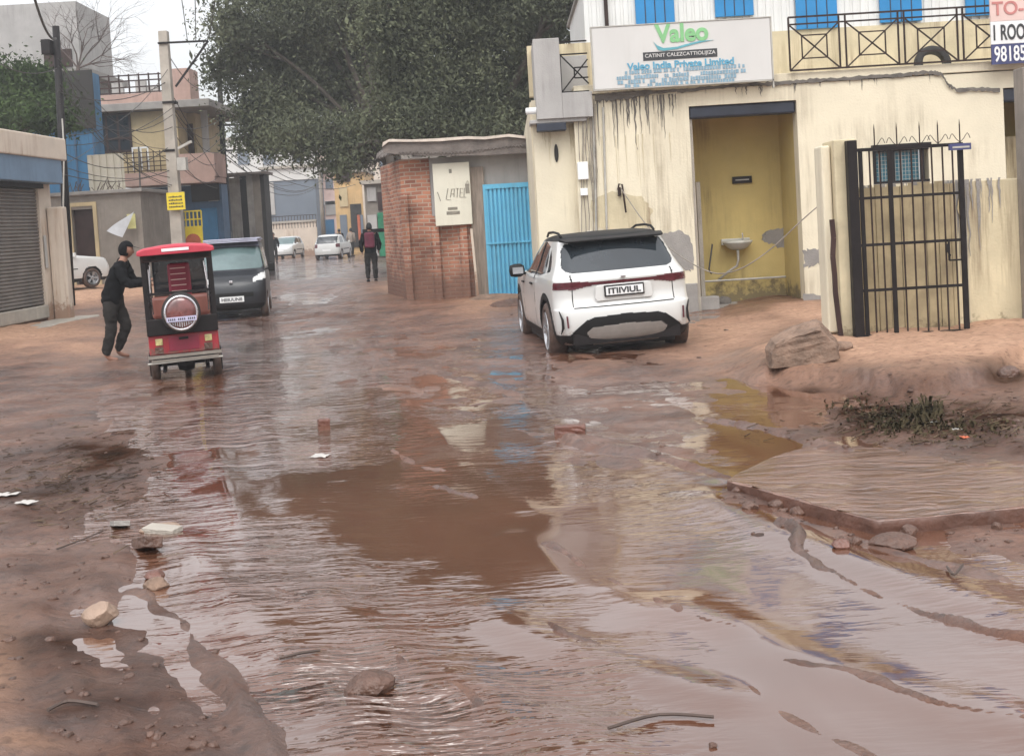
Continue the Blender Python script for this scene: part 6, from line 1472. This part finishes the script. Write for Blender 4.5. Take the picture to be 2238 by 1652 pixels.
# wires
def sag(a, b, s_, n_=14): return [a.lerp(b, t/n_) - Vector((0,0,s_*4*(t/n_)*(1-t/n_))) for t in range(n_+1)]
def wire(label, pts, r=.012): 
    o = MB().tube(pts, r, 5).build('wire', K['cable'], None); return tag(o, label, 'wire')
A0 = S(428,92,Yp-.15); A1 = S(410,92,Yp-.15)
wire('thin wire rising steeply from the end of the concrete pole arm', sag(A0, S(424,-120,24), .05), .011)
wire('thin wire curving up left from the concrete pole arm', sag(A1, S(372,-140,22), -.3), .011)
wire('thin wire rising right from the brace of the concrete pole', sag(S(452,90,Yp-.15), S(480,-120,24), .3), .011)
wire('slack black wire from the dark pole to the concrete pole at shop roof height', sag(S(132,330,29.3), S(368,322,Yp-.1), .5))
wire('upper slack wire from the dark pole to the concrete pole', sag(S(126,200,29.3), S(362,180,Yp-.1), .35))
wire('lower wire drooping from the dark pole across the blue building', sag(S(134,380,29.3), S(372,372,Yp-.1), .25))
wire('wire crossing from the top of the dark pole to the upper left', sag(S(122,85,29.3), S(60,-60,24), .4), .03)
wire('dark wire from the dark pole towards the far left edge', sag(S(124,150,29.3), S(-60,100,24), .3))
wire('long wire running from the concrete pole down the street', sag(S(362,110,Yp), S(480,165,48), .8))
wire('middle wire between the concrete pole and the lattice pole', sag(S(372,225,Yp), S(486,280,48), .7))
wire('wire from the lattice pole to the far grey pole', sag(S(490,245,48), S(699,372,88), 1.6), .02)
wire('lower wire from the lattice pole to the far grey pole', sag(S(490,335,48), S(701,395,88), 1.2), .02)
wire('pale service wire hanging down beside the pink house balcony', sag(S(303,322,Y5-2), S(312,545,Y5-4), 0), .03)

# grey concrete block building at the upper left, behind greenery
Y6 = 44
b6 = empty('grey_concrete_block', (0,0,0), 0, 'grey unfinished concrete building top rising at the upper left corner', 'building')
x0 = S(-150,100,Y6).x; x1 = S(86,60,Y6).x; z0 = 0; z1 = S(60,-40,Y6).z; zb6 = S(50,135,Y6).z
MB().box(x0,x1,Y6+4,Y6+8,0,z1).build('wall', K['parapet'], b6); MB().box(x0,x1+.6,Y6+3.2,Y6+8,zb6-.15,zb6+.1).build('ledge', K['greycem'], b6)
MB().box(x1-1.4,x1-.3,Y6+3.9,Y6+3.997,zb6+.3,zb6+1.0).build('vent_opening', K['darkbrown'], b6)

# black and grey tin shed
Y7 = 52
b7 = empty('dark_tin_shed', (0,0,0), 0, 'tall dark shed of mixed upright tin sheets behind the van', 'shed')
x0 = S(480,450,Y7).x; x1 = S(580,450,Y7).x; z1 = S(530,383,Y7).z; rnd = random.Random(11); q = x0; i = 0
while q < x1:
    w_ = rnd.uniform(.12,.36); MB().box(q,min(q+w_,x1),Y7+rnd.uniform(0,.05),Y7+.2,0,z1-rnd.uniform(0,.12)).build('tin_sheet', K[rnd.choice(['tin','greywall','dark','black','dark','tin','slate'])], b7); q += w_+.004
MB().box(x1-.05,x1,Y7+.2,Y7+1.2,0,z1).build('side_wall', K['dark'], b7); MB().box(x0-.2,x1+.15,Y7-.3,Y7+1.4,z1+.0,z1+.1).build('roof', K['roofsheet'], b7)
MB().box(S(483,500,Y7).x-.1,x0+.5,Y7-.35,Y7-.3,0,1.9).build('pale_door_panel', K['lightgrey'], b7)
# far row of houses
def house(name, label, x0p, x1p, top, Y, wall, wins=(), roof=True, dep=6):
    h = empty(name, (0,0,0), 0, label, 'building'); x0 = S(x0p,480,Y).x; x1 = S(x1p,480,Y).x; z1 = S((x0p+x1p)/2,top,Y).z
    MB().box(x0,x1,Y,Y+dep,-.1,z1).build('wall', K[wall], h)
    if roof: MB().box(x0-.15,x1+.15,Y-.3,Y+dep,z1+.003,z1+.2).build('roof_slab', K['concrete'], h)
    for (a,b,c,d,mm_,nm) in wins:
        r_ = rectW(a,b,c,d,Y); MB().box(r_[0],r_[1],Y-.10,Y-.004,max(r_[2],0),r_[3]).build(nm, K[mm_], h)
    return h
hh = house('slate_blue_building', 'large blank slate blue wall building with white band on top down the street', 578,694,368,92,'slate',[(578,366,694,394,'signwhite','white_band'),(580,400,600,470,'lightgrey','side_panel')])
x0 = S(578,500,86).x; x1 = S(692,500,86).x; zc = S(640,472,86).z
cw = empty('cream_compound_wall', (0,0,0), 0, 'cream pink roadside wall with railings in front of the slate blue building', 'wall'); MB().box(x0,x1,86,86.2,-.1,zc-.5).build('wall', K['beige'], cw); MB().box(x0,x1,85.9,86.3,zc-.5,zc-.35).build('coping', K['concrete'], cw)
mb = MB(); 
for i in range(18): q = x0+i*(x1-x0)/17; mb.bar((q,86.0,zc-.9),(q,86.0,zc-.0),.04)
mb.bar((x0,86,zc),(x1,86,zc),.05); mb.build('railing', K['rustblack'], cw)
house('pale_pink_house', 'narrow pale pink and blue house left of the orange building', 690,736,378,96,'pinkish',[(694,385,706,440,'lightgrey','window'),(712,392,728,412,'slate','window'),(694,478,706,535,'tin','door'),(712,440,734,470,'lightgrey','panel'),(690,440,736,448,'signwhite','ledge'),(712,480,732,540,'bluewall','door')])
house('orange_house', 'ochre orange plastered house with dark shop door at the end of the street', 735,802,378,84,'orangewall',[(768,446,792,540,'dark','doorway'),(735,372,765,398,'darkbrown','window'),(742,410,760,452,'yelwall','panel'),(794,395,802,500,'beige','panel'),(745,470,760,540,'slate','window')])
house('grey_shopfront', 'grey shopfront cluster between the orange house and the brick shed', 800,850,402,62,'greywall',[(806,470,826,560,'lightgrey','shutter'),(803,410,822,440,'lightgrey','signboard'),(826,420,842,460,'darkbrown','window'),(828,465,846,560,'grnsign','green_door')])
o = MB(); r_ = rectW(826,468,842,504,58); o = o.box(r_[0],r_[1],58,58.1,r_[2],r_[3]).build('green_sign', K['grnsign'], None); tag(o, 'small green upright sign hanging left of the brick shed', 'sign')
r_ = rectW(800,500,846,508,40); o = MB().box(r_[0],r_[1],39,40.4,r_[2],r_[3]).build('dark_awning', K['black'], None); tag(o, 'dark awning sheet over the shopfront beside the brick shed', 'awning')
for i, (a, mm_, lb) in enumerate(((783,'orangecloth','orange cloth hanging beside the dark doorway of the orange house'),(790,'slate','blue grey cloth hanging at the orange house doorway'))):
    r_ = rectW(a-3,470,a+3,525,83); o = MB().box(r_[0],r_[1],83.5,83.56,r_[2],r_[3]).build('hanging_cloth', K[mm_], None, bevel=.02); tag(o, lb, 'cloth')
house('white_block', 'pale unfinished block seen beyond the tree above the slate blue building', 500,700,300,125,'signwhite',[(520,330,545,360,'slate','window'),(575,330,600,360,'slate','window'),(640,330,660,355,'slate','window')], dep=8)
house('distant_house', 'distant cream house closing the view behind the orange house', 700,900,330,118,'beige',[(722,350,740,375,'slate','window'),(765,345,790,372,'slate','window'),(830,350,850,380,'slate','window')])
# long low wall closing the left background
house('left_back_house', 'plain beige house beyond the blue panel building on the left', -420,40,330,60,'beige',[])
house('right_back_block', 'grey concrete block behind the trees on the right', 860,1180,240,70,'greywall',[(900,300,930,340,'dark','window'),(1000,300,1030,340,'dark','window')])

# ================================================================== trees
def leafmat(name, c1, c2, c3):
    m, N, L, P = newmat(name); g_ = N.new('ShaderNodeNewGeometry'); tc = N.new('ShaderNodeTexCoord')
    n = N.new('ShaderNodeTexNoise'); n.inputs['Scale'].default_value = .55; n.inputs['Detail'].default_value = 4; L.new(tc.outputs['Object'], n.inputs['Vector'])
    a = N.new('ShaderNodeMath'); a.operation = 'MULTIPLY_ADD'; L.new(g_.outputs['Random Per Island'], a.inputs[0]); a.inputs[1].default_value = .22; L.new(n.outputs[0], a.inputs[2])
    r = ramp(N, [(.40, c1), (.60, c2), (.82, c3)]); L.new(a.outputs[0], r.inputs[0]); L.new(r.outputs[0], P.inputs['Base Color']); P.inputs['Roughness'].default_value = .9
    P.inputs['Specular IOR Level'].default_value = .05
    return m
LM = leafmat('haze_paled_leaves', (.060,.066,.044), (.102,.112,.070), (.150,.162,.098))  # leaf tones lightened, distance haze put into the colour
LM2 = leafmat('haze_paled_brown_leaves', (.065,.058,.045), (.12,.11,.08), (.18,.165,.12))  # brownish leaves, paled for haze in the same way
def foliage(blobs, n_leaf, size, seed, vert=.6):
    """leaf sprays spread in a set of ellipsoid clumps, denser towards each clump's outside"""
    rg = np.random.default_rng(seed); vol = np.array([b[3]*b[4]*b[5] for b in blobs])**(.75); vol /= vol.sum(); Vs = []; 
    cnt = rg.multinomial(n_leaf, vol)
    for b, c in zip(blobs, cnt):
        # sub clumps
        ns = max(4, int(c/90)); d = rg.normal(size=(ns,3)); d /= np.linalg.norm(d,axis=1)[:,None]; rr = rg.uniform(.45,1.0,ns)**.6
        cc = d*rr[:,None]*np.array(b[3:6]) + np.array(b[:3]); pick = rg.integers(0, ns, c); sr = rg.uniform(.25,.6,ns)
        P_ = cc[pick] + rg.normal(size=(c,3))*sr[pick][:,None]*np.array([.8,.8,.55])
        Vs.append(P_)
    P_ = np.vstack(Vs); n = len(P_)
    a = rg.normal(size=(n,3)); a[:,2] -= vert; a /= np.linalg.norm(a,axis=1)[:,None]
    b = rg.normal(size=(n,3)); b -= (b*a).sum(1)[:,None]*a; b /= np.linalg.norm(b,axis=1)[:,None]
    s = size*rg.uniform(.5,1.5,n)[:,None]
    q = np.stack([P_-a*s, P_+b*s*.42, P_+a*s, P_-b*s*.42], 1).reshape(-1,3)
    return q, np.arange(n*4).reshape(-1,4)
def tree(name, label, base, trunk_top, blobs, n_leaf, size, seed, mat, tr=.28, group=None):
    t = empty(name, base, 0, label, 'tree', group); rnd = random.Random(seed); b0 = Vector(base); mb = MB(); tt = Vector(trunk_top)
    mid = b0.lerp(tt,.5)+Vector((.2,.1,0)); mb.tube([Vector((0,0,-.2)), (mid-b0)*.6, mid-b0, tt-b0], [tr*1.3, tr, tr*.85, tr*.7], 10)
    for k, bl in enumerate(blobs):
        c = Vector(bl[:3]); st_ = b0.lerp(tt, rnd.uniform(.75,1)); md = st_.lerp(c,.5)+Vector((rnd.uniform(-.4,.4),rnd.uniform(-.4,.4),rnd.uniform(.1,.7)))
        pth = smooth_path([st_-b0, md-b0, c-b0], 5); mb.tube(pth, [tr*.5*(1-.75*i/(len(pth)-1)) for i in range(len(pth))], 7)
        for _ in range(7):
            d = Vector((rnd.gauss(0,1),rnd.gauss(0,1),rnd.gauss(0,1))).normalized(); e = c+Vector((d.x*bl[3],d.y*bl[4],d.z*bl[5]))*.95; s2 = md.lerp(c, rnd.uniform(.3,1)); m2 = s2.lerp(e,.5)+Vector((rnd.uniform(-.2,.2),)*3)
            mb.tube([s2-b0, m2-b0, e-b0], [tr*.18,tr*.11,tr*.03], 5)
    mb.build('trunk', K['bark'], t, smooth=True)
    q, f = foliage(blobs, n_leaf, size, seed); inner = [(b_[0], b_[1]+.3, b_[2], b_[3]*.5, b_[4]*.5, b_[5]*.5) for b_ in blobs]
    q2, f2 = foliage(inner, int(n_leaf*.2), size*2.2, seed+1); f = np.vstack([f, f2+len(q)]); q = np.vstack([q, q2])-np.array(base)
    me = fast_mesh('crown', q, f); link('crown', me, mat, t); return t
def blobs_px(lst, Y, dy=1.0):
    out = []
    for i, (px_, py_, rx_, rz_) in enumerate(lst):
        yy = Y + (i*37 % 7 - 3)*.45; c = S(px_, py_, yy); s = F/yy; out.append((c.x, yy, c.z, rx_/s, min(rx_, 95)/s*dy, rz_/s))
    return out
YA = 41.0
BA = blobs_px([(520,60,65,70),(500,150,45,55),(600,-40,110,80),(620,110,100,90),(720,20,110,90),(590,220,90,70),(700,180,90,90),(640,300,80,50),(740,290,65,55),(560,300,50,40),(780,100,60,80),(680,-130,130,70),(560,-110,90,70),(780,-60,90,90),(740,355,40,28)], YA)
bA = S(868, 540, YA); tree('street_tree', 'huge dense dark tree overhanging the street left of the brick shed', (bA.x, YA, .1), tuple(S(840,300,YA)), BA, 105000, .060, 3, LM, .24, 'dark trees over the street')
YB_ = 33.5
BB = blobs_px([(860,60,70,90),(950,20,100,90),(1060,60,100,100),(1140,150,55,100),(900,180,80,90),(1000,190,100,90),(1100,240,80,60),(930,270,80,45),(1040,290,90,30),(850,260,45,50),(1120,-40,90,80),(980,-90,120,70),(860,-70,80,70),(1200,60,60,90),(1230,-30,60,70)], YB_)
bB = S(1010, 500, YB_+1); tree('shed_tree', 'broad dark green tree rising behind the brick shed roof', (bB.x, YB_+1, .1), tuple(S(1010,330,YB_+1)), BB, 105000, .052, 5, LM, .34, 'dark trees over the street')
YC = 50
BC = blobs_px([(800,180,50,90),(815,300,45,60),(780,330,40,45),(830,80,60,80),(800,-30,70,70)], YC)
bC = S(880, 540, YC); tree('backdrop_tree', 'thinner brownish tree showing in the gap between the two dark trees', (bC.x, YC, .1), tuple(S(860,300,YC)), BC, 30000, .07, 9, LM2, .25)
YD = 36
BD = blobs_px([(110,260,40,35),(-10,280,60,30),(60,170,40,30),(40,200,60,40),(90,235,40,30),(20,250,50,30),(-40,180,60,60)], YD)
bD = S(20, 500, YD+1); tree('green_shrub_tree', 'low bright green tree growing behind the shutter shop roof', (bD.x, YD, .1), tuple(S(30,260,YD)), BD, 16000, .06, 11, leafmat('green_leaves', (.022,.034,.014), (.050,.075,.028), (.085,.12,.05)), .16)
# bare twiggy tree
def bare_tree():
    YE = 47; base = S(205, 330, YE); b0 = Vector((base.x, YE, 0)); t = empty('bare_tree', tuple(b0), 0, 'leafless twiggy tree above the blue panel building', 'tree'); rnd = random.Random(21); mb = MB()
    top = S(170, 150, YE); mb.tube([Vector((0,0,-.1)), Vector((.1,0,3)), top-b0], [.16,.12,.07], 8)
    def grow(p, d, l, r_, lev):
        q = p+d*l; m_ = p.lerp(q,.5)+Vector((rnd.uniform(-1,1),rnd.uniform(-1,1),rnd.uniform(-1,1)))*l*.08
        mb.tube([p-b0, m_-b0, q-b0], [r_, r_*.8, r_*.55], 5 if lev > 1 else 6, cap=False)
        if lev >= 5: return
        for _ in range(3 if lev < 3 else 2):
            nd = (d+Vector((rnd.gauss(0,.5),rnd.gauss(0,.4),rnd.gauss(0,.35)))).normalized(); grow(q if rnd.random() < .6 else m_, nd, l*rnd.uniform(.6,.85), r_*.55, lev+1)
    for a in ((-.5,.2,.6),(.3,0,1),(.9,.1,.45),(-.1,-.2,1),(1.0,0,.15),(.7,.1,.8)): grow(top, Vector(a).normalized(), rnd.uniform(.9,1.5), .035, 0)
    mb.build('branches', K['twig'], t); return t
bare_tree()

# ================================================================== loose stones, bricks, litter
def brick(px_, py_, l, w, h, rz, label, m='wetbrick', tilt=0, sink=.3, roll=0):
    p = GP(px_, py_); bm = bmesh.new(); bmesh.ops.create_cube(bm, size=1); bmesh.ops.subdivide_edges(bm, edges=bm.edges, cuts=3, use_grid_fill=True); rnd = random.Random(int(px_*7+py_))
    for v in bm.verts: v.co = Vector((v.co.x*l, v.co.y*w, v.co.z*h)) + Vector((rnd.uniform(-1,1),rnd.uniform(-1,1),rnd.uniform(-1,1)))*min(l,w,h)*.05
    me = bpy.data.meshes.new('brick'); bm.to_mesh(me); bm.free(); o = link('brick', me, K[m]); md = o.modifiers.new('b','BEVEL'); md.width = h*.08; md.segments = 2
    o.location = (p.x, p.y, p.z+h*(.5-sink)); o.rotation_euler = (R(tilt), R(roll), rz); tag(o, label, 'brick'); return o
brick(708,928,.10,.08,.075,.3,'dark brick end sticking out of the muddy water before the rickshaw')
brick(1246,945,.24,.11,.08,-.1,'flat red brick lying in the mud below the white crossover')
def rock(px_, py_, a, b, c, seed, label, m='mudclod', rz=0, cat='stone', tilt=0, z=.35): 
    p = GP(px_, py_); o = lump('stone', K[m], a, b, c, seed, (p.x, p.y, p.z+c*z), rz, tilt=tilt); tag(o, label, cat); return o
rock(222,1362,.085,.07,.062,51,'rounded pale stone resting on the dark left mud bank','stone',z=.7)
rock(343,1283,.075,.055,.038,52,'small wedge shaped stone in the shallow water at left','rubble')
rock(340,1262,.055,.05,.03,53,'small reddish lump just above the wedge shaped stone','wetbrick')
rock(803,1503,.105,.08,.05,54,'rough muddy clod standing in the rippled foreground water')
rock(1558,1632,.016,.013,.012,55,'tiny dark pebble in the lower foreground water')
rock(1870,1187,.032,.03,.03,56,'small square lump left of the largest clod under the slab')
rock(1957,1196,.13,.09,.055,57,'large wet clod lying against the corner of the road slab')
rock(1985,1172,.055,.05,.045,58,'upright clod between the slab corner and the large wet clod')
rock(1840,1196,.05,.04,.032,59,'dark red clod at the left end of the debris under the slab','wetbrick')
rock(2180,1156,.03,.03,.03,60,'small dark clod below the right part of the road slab')
rock(2206,1138,.055,.04,.022,61,'flat pale stone by the slab edge at the right','stone')
rock(1640,1110,.05,.04,.03,62,'mud clod in front of the left end of the road slab')
rock(1700,1105,.07,.05,.035,63,'lumpy clod below the left part of the road slab')
rock(1745,1122,.05,.04,.03,64,'clod tucked under the middle of the slab edge')
rock(1610,1075,.04,.03,.022,65,'small clod at the broken left tip of the road slab')
rock(2205,822,.10,.08,.07,66,'dark stone half buried in the dry bank near the right edge')
rock(350,1155,.07,.13,.025,67,'pale wet slab fragment leaning on the dark broken block','stone',R(-60))
def shard(px_, py_, l, w, h, rz, tilt, label, m='rubble', roll=0):
    o = brick(px_, py_, l, w, h, rz, label, m, tilt, -.1, roll); o.name = 'broken_slab'; o['category'] = 'slab piece'
shard(322,1200,.10,.33,.06,R(28),-14,'long dark brown broken slab piece half sunk at left','mudclod',10)
shard(262,1150,.09,.22,.03,R(25),-12,'grey flat shard left of the long broken piece','greycem',8)
shard(355,1163,.24,.09,.03,R(-28),6,'pale flat shard crossing behind the long broken piece','concrete')
shard(560,1290,.001,.001,.001,0,0,'x'); bpy.data.objects.remove(bpy.data.objects[[o.name for o in bpy.data.objects if o.get('label') == 'x'][0]])
def litter(px_, py_, w, d, seed, label, m='trash'):
    p = GP(px_, py_); rnd = random.Random(seed); vs = []; n_ = 5
    for i in range(n_+1):
        for j in range(n_+1): vs.append(((i/n_-.5)*w+rnd.uniform(-1,1)*w*.02, (j/n_-.5)*d+rnd.uniform(-1,1)*d*.02, .006+rnd.uniform(0,1)*.008))
    o = MB().add(vs, [(i*(n_+1)+j,(i+1)*(n_+1)+j,(i+1)*(n_+1)+j+1,i*(n_+1)+j+1) for i in range(n_) for j in range(n_)]).build('litter', K[m]); md = o.modifiers.new('t','SOLIDIFY'); md.thickness = .002
    o.location = p; o.rotation_euler = (0,0,rnd.uniform(-.5,.5)); tag(o, label, 'litter')
litter(15,1082,.16,.10,1,'white scrap of litter at the left edge of the mud')
litter(58,1100,.13,.09,2,'crumpled pale wrapper right of the white scrap at left')
litter(700,998,.13,.12,3,'pale scrap of paper floating on the calm water')
litter(196,692,.22,.15,4,'white plastic scrap on the lane behind the man')
litter(2004,905,.06,.04,5,'tiny white scrap at the top of the weedy ditch')
litter(2090,940,.07,.05,6,'white scrap among the weeds','trash')
litter(2040,925,.05,.04,7,'small pale scrap left of the weeds in the ditch')
litter(2105,957,.05,.08,8,'orange wrapper scrap below the weeds','orangecloth')
def twig(pts, r_, label):
    P_ = []
    for a, b in pts: p = GP(a, b); P_.append(p+Vector((0,0,.015)))
    o = MB().tube(smooth_path(P_, 4), r_, 5).build('twig', K['twig']); tag(o, label, 'twig')
twig([(612,1445),(660,1434),(700,1428)], .006, 'short dark twig on the mud at lower left')
twig([(105,1560),(150,1540),(215,1548)], .007, 'thin twig lying on the bank at the lower left corner')
twig([(125,1005+200),(190,1180),(225,1165)], .005, 'thin twig on the left bank above the pale stone')
twig([(1330,1600),(1440,1570),(1560,1575)], .006, 'long curved brown stick in the lower foreground water')
twig([(2070,1245),(2085,1262),(2105,1240)], .006, 'bent dark twig below the large wet clod')
# weeds in the ditch: one tuft and scattered small plants
def weeds():
    rg = np.random.default_rng(4); P_ = []; Fq = []; c = 0
    spots = [(2022,905,30,.12,200),(1945,912,45,.045,170),(2090,935,60,.04,120),(1990,930,90,.05,380),(1880,895,60,.035,140),(2160,935,60,.035,100)]
    for (px_, py_, sp_, h_, n_) in spots:
        G3 = GPv(px_+rg.normal(size=n_)*sp_*.6, py_+rg.normal(size=n_)*12)
        for k in range(n_):
            p = G3[k]; hh_ = h_*rg.uniform(.3,1.1); th = rg.uniform(0, 2*math.pi); le = rg.uniform(.2,1.2)*hh_
            d = np.array([math.cos(th), math.sin(th), 0]); s_ = np.array([-d[1], d[0], 0])*.007*rg.uniform(.5,1.8)
            b0 = p; m_ = b0+d*le*.4+np.array([0,0,hh_*.6]); t = b0+d*le+np.array([0,0,hh_*.65])
            P_ += [b0-s_, b0+s_, m_+s_, m_-s_, t+s_*.2, t-s_*.2]; Fq += [[c,c+1,c+2,c+3],[c+3,c+2,c+4,c+5]]; c += 6
    me = fast_mesh('weeds', np.array(P_), np.array(Fq)); o = link('weeds', me, leafmat('weed_leaves', (.022,.019,.011), (.046,.036,.020), (.10,.078,.045))); tag(o, 'scrubby weeds and trash strewn ditch growth on the right bank', 'weeds', kind='stuff')
weeds()
# pebbles and crumbs of mud: nobody could count them
def crumbs():
    rg = np.random.default_rng(12); V = []; Fq = []; c = 0; base = np.array([(-1,-1,-.6),(1,-1,-.6),(1,1,-.6),(-1,1,-.6),(-.7,-.7,.7),(.7,-.7,.6),(.6,.7,.7),(-.7,.6,.5)]); fc = [[3,2,1,0],[4,5,6,7],[0,1,5,4],[1,2,6,5],[2,3,7,6],[3,0,4,7]]
    n = 900; u = rg.random(n)
    PX = np.where(u < .35, rg.uniform(0,480,n), np.where(u < .68, rg.uniform(1750,2238,n), rg.uniform(1560,2238,n)))
    PY = np.where(u < .35, rg.uniform(950,1650,n), np.where(u < .68, rg.uniform(860,1000,n), rg.uniform(1060,1230,n)))
    k2 = rg.random(n) < .12; PX = np.where(k2, rg.uniform(700,1700,n), PX); PY = np.where(k2, rg.uniform(690,1050,n), PY)
    x_, y_ = Gv(PX, PY, 0.0); z_ = height(x_, y_)
    for k in range(n):
        z = z_[k]
        if z < -.004: continue
        s_ = rg.uniform(.25,1.0)**3*.022*(1+.04*max(y_[k]-6,0)); b = (base+rg.normal(size=(8,3))*.2)*s_*np.array([rg.uniform(.7,1.6),rg.uniform(.7,1.3),.6]); th = rg.uniform(0,6.28)
        x = b[:,0]*math.cos(th)-b[:,1]*math.sin(th); y = b[:,0]*math.sin(th)+b[:,1]*math.cos(th); V.append(np.stack([x+x_[k], y+y_[k], b[:,2]+z+s_*.1], 1)); Fq += [[c+i for i in f] for f in fc]; c += 8
    me = fast_mesh('mud_crumbs', np.vstack(V), np.array(Fq)); o = link('mud_crumbs', me, K['mudclod']); tag(o, 'scattered crumbs of mud and small gravel over the banks', 'gravel', kind='stuff')
crumbs()

# dead leaves, straw and sticks trodden into the mud
def debris():
    rg = np.random.default_rng(5); n = 1100; u = rg.random(n)
    PX = np.where(u < .45, rg.normal(130,130,n), rg.normal(2020,130,n)); PY = np.where(u < .45, rg.normal(1040,55,n), rg.normal(925,26,n))
    k = (PX < 380) | (PX > 1620); PX = PX[k]; PY = PY[k]; G3 = GPv(PX, PY); V = []; Fq = []; c = 0
    for p in G3:
        l = rg.uniform(.02,.11)*(1+.05*max(p[1]-6,0)); w = rg.uniform(.0015,.006); th = rg.normal(0,.6); tl = rg.uniform(-.15,.35); d = np.array([math.cos(th), math.sin(th), tl]); s_ = np.array([-math.sin(th), math.cos(th), 0])*w; h_ = np.array([0,0,w*.8])
        a = p+np.array([0,0,.004]); b = a+d*l
        V += [a-s_, a+s_, b+s_, b-s_, a-s_+h_, a+s_+h_, b+s_*.5+h_, b-s_*.5+h_]; Fq += [[c+3,c+2,c+1,c],[c+4,c+5,c+6,c+7],[c,c+1,c+5,c+4],[c+1,c+2,c+6,c+5],[c+2,c+3,c+7,c+6],[c+3,c,c+4,c+7]]; c += 8
    me = fast_mesh('debris', np.array(V), np.array(Fq)); o = link('debris', me, leafmat('dead_straw', (.03,.02,.014), (.07,.045,.03), (.20,.15,.10))); tag(o, 'dead leaves, straw and sticks trodden into the mud banks', 'debris', kind='stuff')
debris()
# tangle of service cables between the poles and the pink house
tg = empty('cable_bundle', (0,0,0), 0, 'tangle of thin service cables strung between the dark pole, concrete pole and pink house', 'cables')
rnd = random.Random(17)
for i in range(12):
    a = S(128+rnd.uniform(-2,4), rnd.uniform(120,420), 29.4); b = S(rnd.uniform(362,378), rnd.uniform(150,420), Yp-.15)
    if i % 3 == 0: b = S(rnd.uniform(230,470), rnd.uniform(230,400), Y5-.6)
    MB().tube(sag(a, b, rnd.uniform(.1,.7), 10), .010, 4).build('wire', K['cable'], tg)
for i in range(7):
    a = S(rnd.uniform(376,392), rnd.uniform(200,400), Yp-.1); b = S(rnd.uniform(484,494), rnd.uniform(200,430), 47.8)
    MB().tube(sag(a, b, rnd.uniform(.1,.7), 10), .012, 4).build('wire', K['cable'], tg)
for i in range(6):
    a = S(rnd.uniform(486,494), rnd.uniform(200,420), 48); b = S(rnd.uniform(600,790), rnd.uniform(370,430), 84)
    MB().tube(sag(a, b, rnd.uniform(.3,1.2), 10), .018, 4).build('wire', K['cable'], tg)

# pale damp air over the whole place
hz = MB().box(-280, 280, -80, 440, -1.4, 17).build('haze', None)
hm_ = bpy.data.materials.new('haze'); hm_.use_nodes = True; hn = hm_.node_tree.nodes; hn.clear()
ho_ = hn.new('ShaderNodeOutputMaterial'); hv = hn.new('ShaderNodeVolumePrincipled'); hv.inputs['Color'].default_value = (.92,.93,.95,1); hv.inputs['Density'].default_value = .0018; hv.inputs['Anisotropy'].default_value = .2
hm_.node_tree.links.new(hv.outputs[0], ho_.inputs['Volume']); hz.data.materials.append(hm_); tag(hz, kind='stuff')
